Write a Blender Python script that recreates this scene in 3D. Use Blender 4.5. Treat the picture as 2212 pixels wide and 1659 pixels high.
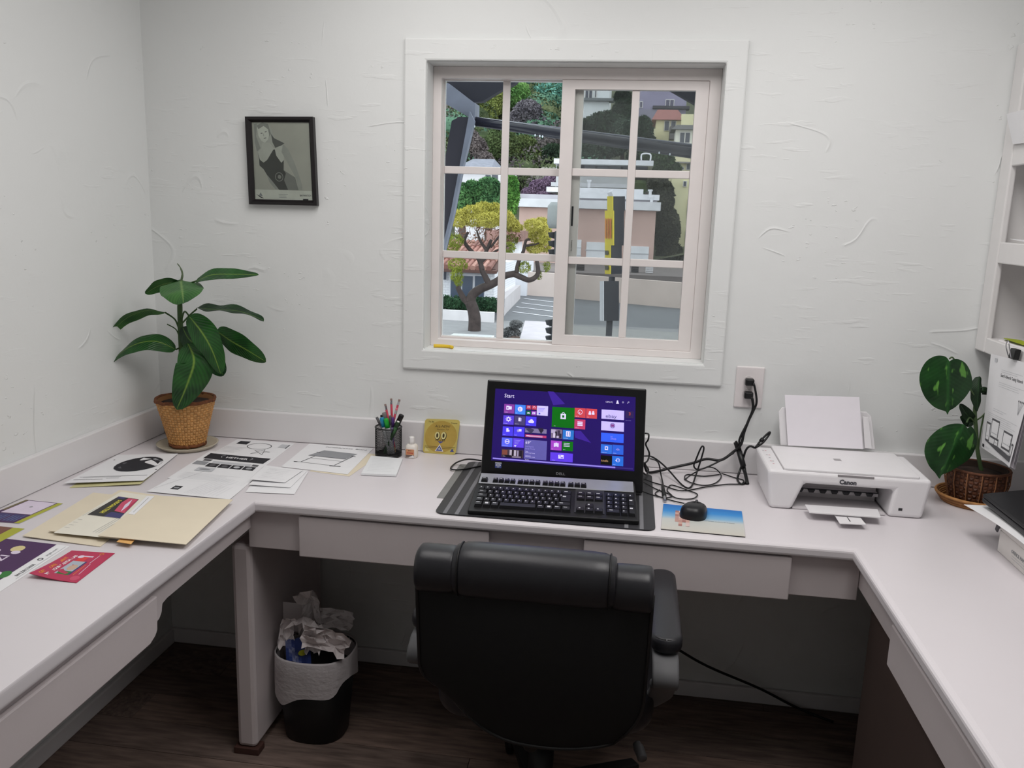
import bpy, math, random
import numpy as np
from mathutils import Matrix, Vector

for o in list(bpy.data.objects): bpy.data.objects.remove(o)
SC = bpy.context.scene
COL = SC.collection

# ------------------------------------------------------------------ camera
F_PX, YAW, PITCH, ROLL = 1820.046, 0.13556, -0.19999, 0.03184
CAM = np.array([0.2753, -2.58033, 1.53334])
cyw, syw, cp, sp, cr, sr = math.cos(YAW), math.sin(YAW), math.cos(PITCH), math.sin(PITCH), math.cos(ROLL), math.sin(ROLL)
_f = np.array([-syw*cp, cyw*cp, sp]); _r = np.array([cyw, syw, 0.0]); _u = np.cross(_r, _f)
RGT, UPV, FWD = cr*_r+sr*_u, -sr*_r+cr*_u, _f
cd = bpy.data.cameras.new('camera'); cam = bpy.data.objects.new('camera', cd); COL.objects.link(cam)
cd.sensor_width = 36.0; cd.lens = 36.0*F_PX/2212.0; cd.clip_start = 0.05; cd.clip_end = 600
cam.matrix_world = Matrix(((RGT[0], UPV[0], -FWD[0], CAM[0]), (RGT[1], UPV[1], -FWD[1], CAM[1]), (RGT[2], UPV[2], -FWD[2], CAM[2]), (0, 0, 0, 1)))
SC.camera = cam

# ------------------------------------------------------------------ sky, lamps, exposure
W = bpy.data.worlds.new('overcast_sky'); SC.world = W; W.use_nodes = True
bg = W.node_tree.nodes['Background']; bg.inputs[0].default_value = (0.88, 0.94, 1.0, 1); bg.inputs[1].default_value = 2.3
def area_lamp(name, loc, sx, sy, power, col, rot=(0, 0, 0)):
    l = bpy.data.lights.new(name, 'AREA'); l.shape = 'RECTANGLE'; l.size = sx; l.size_y = sy; l.energy = power; l.color = col
    o = bpy.data.objects.new(name, l); o.location = loc; o.rotation_euler = rot; COL.objects.link(o); return o
LAMPS = [(-0.3, -0.95), (0.7, -1.15)]
for i, (lx, ly) in enumerate(LAMPS):
    area_lamp('ceiling_tube_light', (lx, ly, 2.395), 0.55, 1.15, 8.7 if i == 0 else 13.6, (1.0, 0.975, 0.965))
SC.view_settings.view_transform = 'Standard'
SC.view_settings.look = 'None'
SC.view_settings.exposure = 0.0
SC.view_settings.gamma = 1.0
SC.view_settings.use_curve_mapping = False

# ------------------------------------------------------------------ helpers
def ray(u, v):
    return (u-1106.0)/F_PX*RGT - (v-829.5)/F_PX*UPV + FWD
def PZ(u, v, z=0.77):
    d = ray(u, v); return CAM + (z-CAM[2])/d[2]*d
def PY(u, v, y=0.0):
    d = ray(u, v); return CAM + (y-CAM[1])/d[1]*d
def PX(u, v, x):
    d = ray(u, v); return CAM + (x-CAM[0])/d[0]*d
def V3(*a): return np.array(a, float)
def nrm(a): return a/max(1e-9, np.linalg.norm(a))
def lin(c):
    if isinstance(c, str): c = tuple(int(c[i:i+2], 16) for i in (0, 2, 4))
    f = lambda x: (x/255/12.92) if x/255 <= .04045 else ((x/255+.055)/1.055)**2.4
    return tuple(f(x) for x in c)
MATS = {}
def mat(col, rough=.6, metal=0.0, noise=.05, nscale=25.0, bump=0.0, bscale=150.0, emit=0.0, spec=.4, name=None, coat=0.0, stretch=None):
    key = (str(col), rough, metal, noise, nscale, bump, bscale, emit, spec, coat, str(stretch))
    if key in MATS: return MATS[key]
    m = bpy.data.materials.new(name or 'material_%d' % len(MATS)); m.use_nodes = True
    nt = m.node_tree; b = nt.nodes['Principled BSDF']; L = nt.links
    c = lin(col)
    b.inputs['Roughness'].default_value = rough; b.inputs['Metallic'].default_value = metal
    b.inputs['Specular IOR Level'].default_value = spec; b.inputs['Coat Weight'].default_value = coat
    tc = nt.nodes.new('ShaderNodeTexCoord'); src = tc.outputs['Object']
    if stretch:
        mp = nt.nodes.new('ShaderNodeMapping'); mp.inputs['Scale'].default_value = stretch; L.new(src, mp.inputs[0]); src = mp.outputs[0]
    n = nt.nodes.new('ShaderNodeTexNoise'); n.inputs['Scale'].default_value = nscale; n.inputs['Detail'].default_value = 4; L.new(src, n.inputs['Vector'])
    r = nt.nodes.new('ShaderNodeValToRGB'); r.color_ramp.elements[0].position = .3; r.color_ramp.elements[1].position = .7
    r.color_ramp.elements[0].color = (*[max(0, x*(1-noise)) for x in c], 1); r.color_ramp.elements[1].color = (*[min(1, x*(1+noise)) for x in c], 1)
    L.new(n.outputs['Fac'], r.inputs[0]); L.new(r.outputs[0], b.inputs['Base Color'])
    if emit:
        L.new(r.outputs[0], b.inputs['Emission Color']); b.inputs['Emission Strength'].default_value = emit
    if bump:
        n2 = nt.nodes.new('ShaderNodeTexNoise'); n2.inputs['Scale'].default_value = bscale; n2.inputs['Detail'].default_value = 3; L.new(src, n2.inputs['Vector'])
        bp = nt.nodes.new('ShaderNodeBump'); bp.inputs['Strength'].default_value = bump; bp.inputs['Distance'].default_value = .002
        L.new(n2.outputs['Fac'], bp.inputs['Height']); L.new(bp.outputs[0], b.inputs['Normal'])
    MATS[key] = m; return m

def woff(o):
    v = V3(0, 0, 0)
    while o is not None: v = v+np.array(o.location); o = o.parent
    return v
class MB:
    def __init__(s, T=None): s.v = []; s.f = []; s.m = []; s.mi = 0; s.T = T
    def add(s, vs, fs):
        n = len(s.v)
        if s.T is not None: vs = [tuple(s.T @ Vector([float(q) for q in p])) for p in vs]
        s.v.extend([tuple(float(q) for q in p) for p in vs]); s.f.extend([tuple(i+n for i in f) for f in fs]); s.m.extend([s.mi]*len(fs)); return s
    def box(s, x0, x1, y0, y1, z0, z1):
        return s.hexa([(x0, y0, z0), (x1, y0, z0), (x1, y1, z0), (x0, y1, z0), (x0, y0, z1), (x1, y0, z1), (x1, y1, z1), (x0, y1, z1)])
    def hexa(s, p):
        return s.add(p, [(3, 2, 1, 0), (4, 5, 6, 7), (0, 1, 5, 4), (1, 2, 6, 5), (2, 3, 7, 6), (3, 0, 4, 7)])
    def prism(s, poly, off):
        n = len(poly); off = np.asarray(off, float); a = [np.asarray(p, float) for p in poly]; b = [p+off for p in a]
        return s.add(a+b, [tuple(range(n))[::-1], tuple(range(n, 2*n))]+[(i, (i+1) % n, n+(i+1) % n, n+i) for i in range(n)])
    def poly(s, pts): return s.add(pts, [tuple(range(len(pts)))])
    def tube(s, pts, r, n=8, cap=True):
        P = [np.asarray(p, float) for p in pts]; R = r if hasattr(r, '__len__') else [r]*len(P)
        vs = []; prev = None
        for i, p in enumerate(P):
            t = nrm(P[min(i+1, len(P)-1)]-P[max(i-1, 0)])
            if prev is None:
                a = V3(0, 0, 1) if abs(t[2]) < .9 else V3(1, 0, 0); prev = nrm(np.cross(t, a))
            prev = nrm(prev-t*np.dot(prev, t)); b = np.cross(t, prev)
            vs += [p+R[i]*(math.cos(2*math.pi*k/n)*prev+math.sin(2*math.pi*k/n)*b) for k in range(n)]
        m = len(P); fs = [(i*n+k, i*n+(k+1) % n, (i+1)*n+(k+1) % n, (i+1)*n+k) for i in range(m-1) for k in range(n)]
        if cap: fs += [tuple(range(n))[::-1], tuple(range((m-1)*n, m*n))]
        return s.add(vs, fs)
    def lathe(s, prof, n=24, c=(0, 0, 0), sx=1, sy=1, closed=True, se=1.0):
        vs = []
        for r, z in prof:
            for k in range(n):
                a = 2*math.pi*k/n; ca, sa = math.cos(a), math.sin(a)
                if se != 1.0: ca = math.copysign(abs(ca)**se, ca); sa = math.copysign(abs(sa)**se, sa)
                vs.append((c[0]+r*sx*ca, c[1]+r*sy*sa, c[2]+z))
        m = len(prof); fs = [(i*n+k, i*n+(k+1) % n, (i+1)*n+(k+1) % n, (i+1)*n+k) for i in range(m-1) for k in range(n)]
        if closed: fs += [tuple(range(n))[::-1], tuple(range((m-1)*n, m*n))]
        return s.add(vs, fs)
    def grid(s, fn, nu, nv):
        vs = [fn(i/nu, j/nv) for j in range(nv+1) for i in range(nu+1)]
        return s.add(vs, [(j*(nu+1)+i, j*(nu+1)+i+1, (j+1)*(nu+1)+i+1, (j+1)*(nu+1)+i) for j in range(nv) for i in range(nu)])
    def slab(s, fn, nu, nv, th):
        # closed sheet: fn(u,v,h)
        top = [fn(i/nu, j/nv, th) for j in range(nv+1) for i in range(nu+1)]; bot = [fn(i/nu, j/nv, 0) for j in range(nv+1) for i in range(nu+1)]
        q = lambda i, j: j*(nu+1)+i
        N = len(top); fs = []
        for j in range(nv):
            for i in range(nu):
                fs.append((q(i, j), q(i+1, j), q(i+1, j+1), q(i, j+1))); fs.append((N+q(i, j+1), N+q(i+1, j+1), N+q(i+1, j), N+q(i, j)))
        for i in range(nu):
            fs.append((q(i+1, 0), q(i, 0), N+q(i, 0), N+q(i+1, 0))); fs.append((q(i, nv), q(i+1, nv), N+q(i+1, nv), N+q(i, nv)))
        for j in range(nv):
            fs.append((q(0, j), q(0, j+1), N+q(0, j+1), N+q(0, j))); fs.append((q(nu, j+1), q(nu, j), N+q(nu, j), N+q(nu, j+1)))
        return s.add(top+bot, fs)
    def ell(s, c, rx, ry, rz, n=12, m=8, jit=0, rng=None):
        vs = [(c[0], c[1], c[2]-rz)]
        for j in range(1, m):
            a = -math.pi/2+math.pi*j/m
            for k in range(n):
                b = 2*math.pi*k/n; w = 1+(rng.uniform(-jit, jit) if jit else 0)
                vs.append((c[0]+rx*w*math.cos(a)*math.cos(b), c[1]+ry*w*math.cos(a)*math.sin(b), c[2]+rz*w*math.sin(a)))
        vs.append((c[0], c[1], c[2]+rz)); L = len(vs)-1
        fs = [(0, 1+(k+1) % n, 1+k) for k in range(n)]+[(1+j*n+k, 1+j*n+(k+1) % n, 1+(j+1)*n+(k+1) % n, 1+(j+1)*n+k) for j in range(m-2) for k in range(n)]
        fs += [(L, 1+(m-2)*n+k, 1+(m-2)*n+(k+1) % n) for k in range(n)]
        return s.add(vs, fs)
    def build(s, name, mats, parent=None, smooth=False, bevel=0, segs=2, label=None, sub=0, origin=None):
        if not isinstance(mats, (list, tuple)): mats = [mats]
        a = np.array(s.v)
        if parent is not None: off = woff(parent); loc = V3(0, 0, 0)
        else:
            off = np.array([(a[:, 0].min()+a[:, 0].max())/2, (a[:, 1].min()+a[:, 1].max())/2, a[:, 2].min()]) if origin is None else np.array(origin, float); loc = off
        me = bpy.data.meshes.new(name); me.from_pydata([tuple(p) for p in (a-off)], [], s.f)
        for m in mats: me.materials.append(m)
        if len(mats) > 1: me.polygons.foreach_set('material_index', s.m)
        if smooth: me.polygons.foreach_set('use_smooth', [True]*len(me.polygons))
        me.validate(); me.update()
        o = bpy.data.objects.new(name, me); COL.objects.link(o); o.parent = parent; o.location = loc
        if bevel:
            b = o.modifiers.new('bevel', 'BEVEL'); b.width = bevel; b.segments = segs; b.limit_method = 'ANGLE'; b.angle_limit = math.radians(40)
        if sub:
            b = o.modifiers.new('subdivision', 'SUBSURF'); b.levels = sub; b.render_levels = sub
        if label: o['label'] = label
        return o
def tag(o, label, cat, group=None):
    o['label'] = label; o['category'] = cat
    if group: o['group'] = group
    return o
def struct(o): o['kind'] = 'structure'; return o
def thing(name, label, cat, loc=(0, 0, 0), group=None):
    o = bpy.data.objects.new(name, None); COL.objects.link(o); o.location = [float(x) for x in loc]; o.empty_display_size = .05
    return tag(o, label, cat, group)
def dupmesh(o, dloc, parent=None):
    c = o.copy(); COL.objects.link(c); c.parent = parent if parent is not None else o.parent
    c.location = Vector(o.location)+Vector([float(x) for x in dloc]); return c
_TX = {}
def text_geo(s, bold=0.0):
    k = (s, bold)
    if k not in _TX:
        cu = bpy.data.curves.new('txt', 'FONT'); cu.body = s; cu.resolution_u = 2; cu.offset = bold
        ob = bpy.data.objects.new('txt', cu); COL.objects.link(ob)
        dg = bpy.context.evaluated_depsgraph_get(); me = bpy.data.meshes.new_from_object(ob.evaluated_get(dg))
        vs = [tuple(v.co[:2]) for v in me.vertices]; fs = [tuple(p.vertices) for p in me.polygons]
        bpy.data.objects.remove(ob); bpy.data.curves.remove(cu); bpy.data.meshes.remove(me)
        _TX[k] = (vs, fs)
    return _TX[k]
class Panel:
    """flat (or curled) printed surface given by its four corners bl, br, tr, tl in reading order; u, v in metres"""
    def __init__(s, bl, br, tr, tl, curl=None, base=0.0):
        s.c = [np.asarray(p, float) for p in (bl, br, tr, tl)]; s.w = np.linalg.norm(s.c[1]-s.c[0]); s.h = np.linalg.norm(s.c[3]-s.c[0])
        s.n = nrm(np.cross(s.c[1]-s.c[0], s.c[3]-s.c[0])); s.curl = curl; s.base = base; s.P = MB(); s.cols = []; s.layer = 0
    def at(s, u, v, h=0):
        p = (1-u)*(1-v)*s.c[0]+u*(1-v)*s.c[1]+u*v*s.c[2]+(1-u)*v*s.c[3]
        return p+s.n*(h+s.base+(s.curl(u, v) if s.curl else 0))
    def sheet(s, name, m, parent=None, th=.0003, nu=14, nv=14, **k):
        if not s.curl: nu = nv = 1
        mb = MB(); mb.slab(lambda u, v, h: s.at(u, v, h), nu, nv, th); s.th = th
        return mb.build(name, m, parent, smooth=False, **k)
    def _c(s, m):
        if m not in s.cols: s.cols.append(m)
        s.P.mi = s.cols.index(m); s.layer += 1
        return s.th+.00025+.00002*s.layer
    def poly(s, pts, m):
        h = s._c(m); s.P.poly([s.at(u, v, h) for u, v in pts]); return s
    def rect(s, u0, v0, u1, v1, m):
        if s.curl:
            h = s._c(m); s.P.grid(lambda a, b: s.at(u0+(u1-u0)*a, v0+(v1-v0)*b, h), 4, 3); return s
        return s.poly([(u0, v0), (u1, v0), (u1, v1), (u0, v1)], m)
    def disc(s, u, v, ru, rv, m, n=20, a0=0, a1=360):
        return s.poly([(u+ru*math.cos(math.radians(a0+(a1-a0)*k/(n-1 if a1-a0 < 360 else n))), v+rv*math.sin(math.radians(a0+(a1-a0)*k/(n-1 if a1-a0 < 360 else n)))) for k in range(n)], m)
    def ring(s, u, v, ru, rv, w, m, n=24):
        h = s._c(m); a = [2*math.pi*k/n for k in range(n)]
        vs = [s.at(u+ru*math.cos(x), v+rv*math.sin(x), h) for x in a]+[s.at(u+(ru-w)*math.cos(x), v+(rv-w*s.w/s.h)*math.sin(x), h) for x in a]
        s.P.add(vs, [(k, (k+1) % n, n+(k+1) % n, n+k) for k in range(n)]); return s
    def line(s, pts, w, m):
        for (a, b) in zip(pts[:-1], pts[1:]):
            A = V3(a[0]*s.w, a[1]*s.h, 0); B = V3(b[0]*s.w, b[1]*s.h, 0); d = nrm(B-A); q = V3(-d[1], d[0], 0)*w/2
            s.poly([((p[0])/s.w, p[1]/s.h) for p in (A-q, B-q, B+q, A+q)], m)
        return s
    def text(s, t, u, v, size, m, width=None, bold=0.0, align='l', skew=0):
        vs, fs = text_geo(t, bold)
        if not vs: return s
        a = np.array(vs); x0, x1 = a[:, 0].min(), a[:, 0].max(); k = size/.7   # size = cap height in metres
        kx = k if width is None else width/(x1-x0)
        h = s._c(m); o = u*s.w-(0 if align == 'l' else (x1-x0)*kx/2)
        s.P.add([s.at((o+(p[0]-x0)*kx+skew*p[1]*k)/s.w, v+p[1]*k/s.h, h) for p in vs], fs); return s
    def lines(s, u0, u1, v0, v1, n, m, w=.0008, ragged=.3, seed=1):
        rg = random.Random(seed)
        for i in range(n):
            v = v0+(v1-v0)*i/max(1, n-1); s.rect(u0, v-w/2/s.h, u1-(u1-u0)*rg.random()*ragged, v+w/2/s.h, m)
        return s
    def done(s, parent, name='print'):
        if s.cols: return s.P.build(name, s.cols, parent)
def smoothpath(pts, n=6):
    P = [np.asarray(p, float) for p in pts]; out = []
    for i in range(len(P)-1):
        a, b, c, d = P[max(i-1, 0)], P[i], P[i+1], P[min(i+2, len(P)-1)]
        for k in range(n):
            t = k/n; out.append(.5*((2*b)+(-a+c)*t+(2*a-5*b+4*c-d)*t*t+(-a+3*b-3*c+d)*t**3))
    out.append(P[-1]); return out

# ------------------------------------------------------------------ shared materials
def plaster(col):
    m = bpy.data.materials.new('troweled_plaster'); m.use_nodes = True; nt = m.node_tree; L = nt.links; b = nt.nodes['Principled BSDF']
    b.inputs['Roughness'].default_value = .55; b.inputs['Specular IOR Level'].default_value = .25
    N = nt.nodes.new; tc = N('ShaderNodeTexCoord')
    n0 = N('ShaderNodeTexNoise'); n0.inputs['Scale'].default_value = 1.7; n0.inputs['Detail'].default_value = 3; L.new(tc.outputs['Object'], n0.inputs['Vector'])
    r0 = N('ShaderNodeValToRGB'); c = lin(col); r0.color_ramp.elements[0].color = (*[x*.97 for x in c], 1); r0.color_ramp.elements[1].color = (*[min(1, x*1.02) for x in c], 1)
    L.new(n0.outputs['Fac'], r0.inputs[0]); L.new(r0.outputs[0], b.inputs['Base Color'])
    def noise(scale, detail, rot, msc, loc=(0, 0, 0)):
        mp = N('ShaderNodeMapping'); mp.inputs['Scale'].default_value = msc; mp.inputs['Rotation'].default_value = rot; mp.inputs['Location'].default_value = loc; L.new(tc.outputs['Object'], mp.inputs[0])
        n = N('ShaderNodeTexNoise'); n.inputs['Scale'].default_value = scale; n.inputs['Detail'].default_value = detail; L.new(mp.outputs[0], n.inputs['Vector']); return n.outputs['Fac']
    def ramp(src, stops):
        r = N('ShaderNodeValToRGB'); e = r.color_ramp.elements; e[0].position = stops[0][0]; e[0].color = (*[stops[0][1]]*3, 1); e[1].position = stops[-1][0]; e[1].color = (*[stops[-1][1]]*3, 1)
        for p_, v_ in stops[1:-1]: x = e.new(p_); x.color = (v_, v_, v_, 1)
        L.new(src, r.inputs[0]); return r.outputs[0]
    def mul(a, b_):
        m_ = N('ShaderNodeMath'); m_.operation = 'MULTIPLY'; L.new(a, m_.inputs[0])
        if isinstance(b_, float): m_.inputs[1].default_value = b_
        else: L.new(b_, m_.inputs[1])
        return m_.outputs[0]
    # long thin trowel ridges: pieces of the contour lines of smooth noises, kept in small scattered patches
    ra = mul(ramp(noise(1.7, 1.5, (.2, .35, .1), (.8, .8, 1.6)), [(.4955, 0), (.4985, 1), (.5045, 0)]), ramp(noise(5.5, 1, (0, 0, 0), (1, 1, 1), (3.1, 7.7, 1.3)), [(.57, 0), (.63, 1)]))
    rb = mul(ramp(noise(2.1, 1.5, (.1, -.7, .2), (1.4, 1.4, .7), (5, 2, 8)), [(.4955, 0), (.4985, 1), (.504, 0)]), ramp(noise(5.0, 1, (0, 0, 0), (1, 1, 1), (9.1, 1.7, 4.3)), [(.60, 0), (.65, 1)]))
    # short crumbs and brush strokes, mostly level
    rc = mul(mul(ramp(noise(26, 3, (.1, .12, 0), (.35, .35, 2.0)), [(.60, 0), (.68, 1)]), ramp(noise(2.6, 2, (0, 0, 0), (1, 1, 1), (2, 4, 6)), [(.47, 0), (.60, 1)])), .30)
    rd = mul(mul(ramp(noise(60, 2, (0, 0, 0), (.7, .7, 1.2)), [(.68, 0), (.72, 1)]), ramp(noise(4.2, 2, (0, 0, 0), (1, 1, 1), (7, 3, 1)), [(.58, 0), (.64, 1)])), .6)
    def add2(a, b_):
        m_ = N('ShaderNodeMath'); m_.operation = 'ADD'; L.new(a, m_.inputs[0]); L.new(b_, m_.inputs[1]); return m_.outputs[0]
    ridges = add2(add2(ra, rb), add2(rc, rd))
    n3 = N('ShaderNodeTexNoise'); n3.inputs['Scale'].default_value = 22; n3.inputs['Detail'].default_value = 5
    L.new(tc.outputs['Object'], n3.inputs['Vector'])
    n4 = N('ShaderNodeTexNoise'); n4.inputs['Scale'].default_value = 6; n4.inputs['Detail'].default_value = 2; L.new(tc.outputs['Object'], n4.inputs['Vector'])
    a1 = N('ShaderNodeMath'); a1.operation = 'MULTIPLY_ADD'; a1.inputs[1].default_value = .35; L.new(n3.outputs['Fac'], a1.inputs[0]); L.new(ridges, a1.inputs[2])
    a2 = N('ShaderNodeMath'); a2.operation = 'MULTIPLY_ADD'; a2.inputs[1].default_value = 1.2; L.new(n4.outputs['Fac'], a2.inputs[0]); L.new(a1.outputs[0], a2.inputs[2])
    bp = N('ShaderNodeBump'); bp.inputs['Strength'].default_value = .55; bp.inputs['Distance'].default_value = .004
    L.new(a2.outputs[0], bp.inputs['Height']); L.new(bp.outputs[0], b.inputs['Normal'])
    return m
PLASTER = plaster((227, 229, 228))
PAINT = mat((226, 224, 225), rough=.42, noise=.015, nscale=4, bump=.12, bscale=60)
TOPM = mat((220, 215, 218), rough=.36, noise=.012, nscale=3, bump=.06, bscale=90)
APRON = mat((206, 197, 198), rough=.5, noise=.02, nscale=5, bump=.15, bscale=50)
VINYL = mat((228, 222, 220), rough=.35, noise=.015)
BLACK = mat((20, 20, 22), rough=.35)
BLACKM = mat((24, 24, 26), rough=.6)
WHITEP = mat((236, 236, 238), rough=.8, noise=.01)
INK = mat((38, 38, 44), rough=.8)
GREYINK = mat((150, 152, 156), rough=.8)
LGREY = mat((196, 198, 202), rough=.8)
DGREY = mat((92, 92, 96), rough=.7)
CHROME = mat((190, 190, 195), rough=.25, metal=1)
MANILA = mat((228, 217, 194), rough=.75, noise=.02, nscale=12)
SOIL = mat((48, 34, 26), rough=.95, noise=.5, nscale=60, bump=1, bscale=90)
def glassmat(tint, refl):
    m = bpy.data.materials.new('window_glass'); m.use_nodes = True; nt = m.node_tree; nt.nodes.remove(nt.nodes['Principled BSDF'])
    out = nt.nodes['Material Output']; t = nt.nodes.new('ShaderNodeBsdfTransparent'); t.inputs[0].default_value = (*tint, 1)
    g = nt.nodes.new('ShaderNodeBsdfGlossy'); g.inputs['Roughness'].default_value = .02; fr = nt.nodes.new('ShaderNodeFresnel'); fr.inputs[0].default_value = 1.3
    mu = nt.nodes.new('ShaderNodeMath'); mu.operation = 'MULTIPLY'; mu.inputs[1].default_value = refl; nt.links.new(fr.outputs[0], mu.inputs[0])
    mx = nt.nodes.new('ShaderNodeMixShader'); nt.links.new(mu.outputs[0], mx.inputs[0]); nt.links.new(t.outputs[0], mx.inputs[1]); nt.links.new(g.outputs[0], mx.inputs[2]); nt.links.new(mx.outputs[0], out.inputs[0])
    return m
GLASS = glassmat((.95, .97, .96), 1.0)

# ------------------------------------------------------------------ room shell
XL, XR, YB, ZC = -1.27, 1.52, -3.7, 2.45
OX0, OX1, OZ0, OZ1 = -.361, .506, 1.103, 1.967
w = MB()
for a in ((XL-.15, OX0, 0, .15, -.1, ZC), (OX1, XR+.15, 0, .15, -.1, ZC), (OX0, OX1, 0, .15, -.1, OZ0), (OX0, OX1, 0, .15, OZ1, ZC)): w.box(*a)
struct(w.build('wall_back', PLASTER))
struct(MB().box(XL-.15, XL, YB, 0, -.1, ZC).build('wall_left', PLASTER))
struct(MB().box(XR, XR+.15, YB, 0, -.1, ZC).build('wall_right', PLASTER))
struct(MB().box(XL-.15, XR+.15, YB-.15, YB, -.1, ZC).build('wall_front', PLASTER))
struct(MB().box(XL-.15, XR+.15, YB-.15, .15, ZC, ZC+.1).build('ceiling', mat((232, 232, 230), rough=.8, noise=.01, bump=.3, bscale=60)))
fl = struct(MB().box(XL-.15, XR+.15, YB-.15, 0, -.12, -.008).build('floor', mat((22, 15, 12), rough=.6)))
WOOD = [mat(c, rough=.6, noise=.35, nscale=9, spec=.2, bump=.15, bscale=40, stretch=(1, 8, 8)) for c in ((116, 100, 92), (110, 95, 88), (122, 104, 95))]
rg = random.Random(4); pw = .135; k = 0; y = YB
protos = []
for wm in WOOD: protos.append(MB().box(.001, 1.199, .001, pw-.001, -.008, 0).build('plank', wm, fl))
used = [0, 0, 0]
while y < -.01:
    x = XL-1.2*rg.random()
    while x < XR:
        x0, x1 = max(x, XL), min(x+1.2, XR)
        if x1-x0 > .03:
            i = rg.randrange(3); o = protos[i] if not used[i] else protos[i].copy()
            if used[i]: COL.objects.link(o)
            used[i] = 1; o.parent = fl; sx = (x1-x0)/1.2
            d = V3(x0, y, 0)-woff(fl)*0
            o.scale = (sx, min(1, (-y)/pw), 1); off = woff(fl)
            # mesh is stored relative to the floor's origin: keep its world place under the scale
            o.location = (x0-off[0]-sx*(-off[0]), y-off[1]-o.scale[1]*(-off[1]), 0)
        x += 1.2
    y += pw
def bboard(name, a): return struct(MB().box(*a).build(name, PAINT, bevel=.004))
bboard('baseboard_back', (XL, XR, -.015, 0, 0, .052)); bboard('baseboard_left', (XL, XL+.015, YB, -.015, 0, .052)); bboard('baseboard_right', (XR-.015, XR, YB, -.015, 0, .052))
def framering(mb, o, i, y0, y1):
    V = []
    for y in (y0, y1):
        for (x0, x1, z0, z1) in (o, i): V += [(x0, y, z0), (x1, y, z0), (x1, y, z1), (x0, y, z1)]
    F = []
    for k in range(4):
        a, b = k, (k+1) % 4; F += [(a, b, 4+b, 4+a), (8+b, 8+a, 12+a, 12+b), (a, 8+a, 8+b, b), (4+a, 4+b, 12+b, 12+a)]
    return mb.add(V, F)
# plastered casing round the window
TX0, TX1, TZ0, TZ1 = -.43, .566, 1.037, 2.032
t = framering(MB(), (TX0, TX1, TZ0, TZ1), (OX0-.001, OX1+.001, OZ0-.001, OZ1+.001), -.011, 0)
struct(t.build('trim_1', PLASTER, bevel=.006))
# splash boards along the worktop
struct(MB().box(XL, XR, -.02, 0, .771, .867).build('trim_2', PAINT, bevel=.003))
struct(MB().box(XL, XL+.02, -2.45, -.02, .771, .867).build('trim_3', PAINT, bevel=.003))
struct(MB().box(XR-.02, XR, -2.25, -.02, .771, .867).build('trim_4', PAINT, bevel=.003))
# ceiling lamp fixtures
for i, (lx, ly) in enumerate(LAMPS):
    c = thing('ceiling_light', ['white ceiling light fixture above the desk, nearest the window', 'white ceiling light fixture farther from the window'][i], 'light', (lx, ly, 2.40), 'ceiling lights')
    MB().box(lx-.3, lx+.3, ly-.6, ly+.6, 2.405, 2.45).build('housing', PAINT, c, bevel=.006)
    MB().box(lx-.28, lx+.28, ly-.58, ly+.58, 2.397, 2.405).build('diffuser', mat((255, 250, 246), rough=.5, emit=1.0, noise=0), c)

# ------------------------------------------------------------------ window
win = bpy.data.objects.new('window_1', None); COL.objects.link(win); win.location = ((OX0+OX1)/2, .1, OZ0); win['kind'] = 'structure'
win['label'] = 'white vinyl sliding window with grid bars over the desk'
def ring(mb, x0, x1, z0, z1, wl, wr, wb, wt, y0, y1):
    return framering(mb, (x0, x1, z0, z1), (x0+wl, x1-wr, z0+wb, z1-wt), y0, y1)
ring(MB(), OX0, OX1, OZ0, OZ1, .026, .034, .022, .034, .078, .145).build('window_frame', VINYL, win, bevel=.002)
LX0, LX1, LZ0, LZ1 = -.333, .034, 1.131, 1.931      # left glass opening
RX0, RX1, RZ0, RZ1 = .076, .433, 1.158, 1.905       # right glass opening
sl = ring(MB(), OX0+.026, .10, OZ0+.022, OZ1-.034, LX0-(OX0+.026), .10-LX1, LZ0-(OZ0+.022), (OZ1-.034)-LZ1, .112, .138).build('fixed_sash', VINYL, win, bevel=.0015)
sr_ = ring(MB(), .036, OX1-.034, OZ0+.022, OZ1-.034, RX0-.036, (OX1-.034)-RX1, RZ0-(OZ0+.022), (OZ1-.034)-RZ1, .084, .108).build('sliding_sash', VINYL, win, bevel=.0015)
def gridbars(sash, x0, x1, z0, z1, xm, zs, yc):
    hw = .0115
    def bar(pts, ax):
        return
    zz = [z0]+zs+[z1]
    for z in zs:
        for (a, b) in ((x0, xm-hw), (xm+hw, x1)):
            MB().hexa([(a, yc-.003, z-hw), (b, yc-.003, z-hw), (b, yc+.005, z-hw), (a, yc+.005, z-hw), (a, yc-.003, z+hw), (b, yc-.003, z+hw), (b, yc+.005, z+hw), (a, yc+.005, z+hw)]).build('muntin', VINYL, sash, bevel=.002)
    MB().box(xm-hw, xm+hw, yc-.004, yc+.006, z0, z1).build('muntin', VINYL, sash, bevel=.002)
    for (a, b) in ((x0, xm-hw), (xm+hw, x1)):
        for i in range(len(zz)-1):
            lo = zz[i]+(hw if i else 0); hi = zz[i+1]-(hw if i < len(zz)-2 else 0)
            MB().box(a, b, yc, yc+.003, lo, hi).build('pane', GLASS, sash)
gridbars(sl, LX0, LX1, LZ0, LZ1, -.139, [1.397, 1.662], .124)
gridbars(sr_, RX0, RX1, RZ0, RZ1, .258, [1.394, 1.663], .095)
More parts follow.
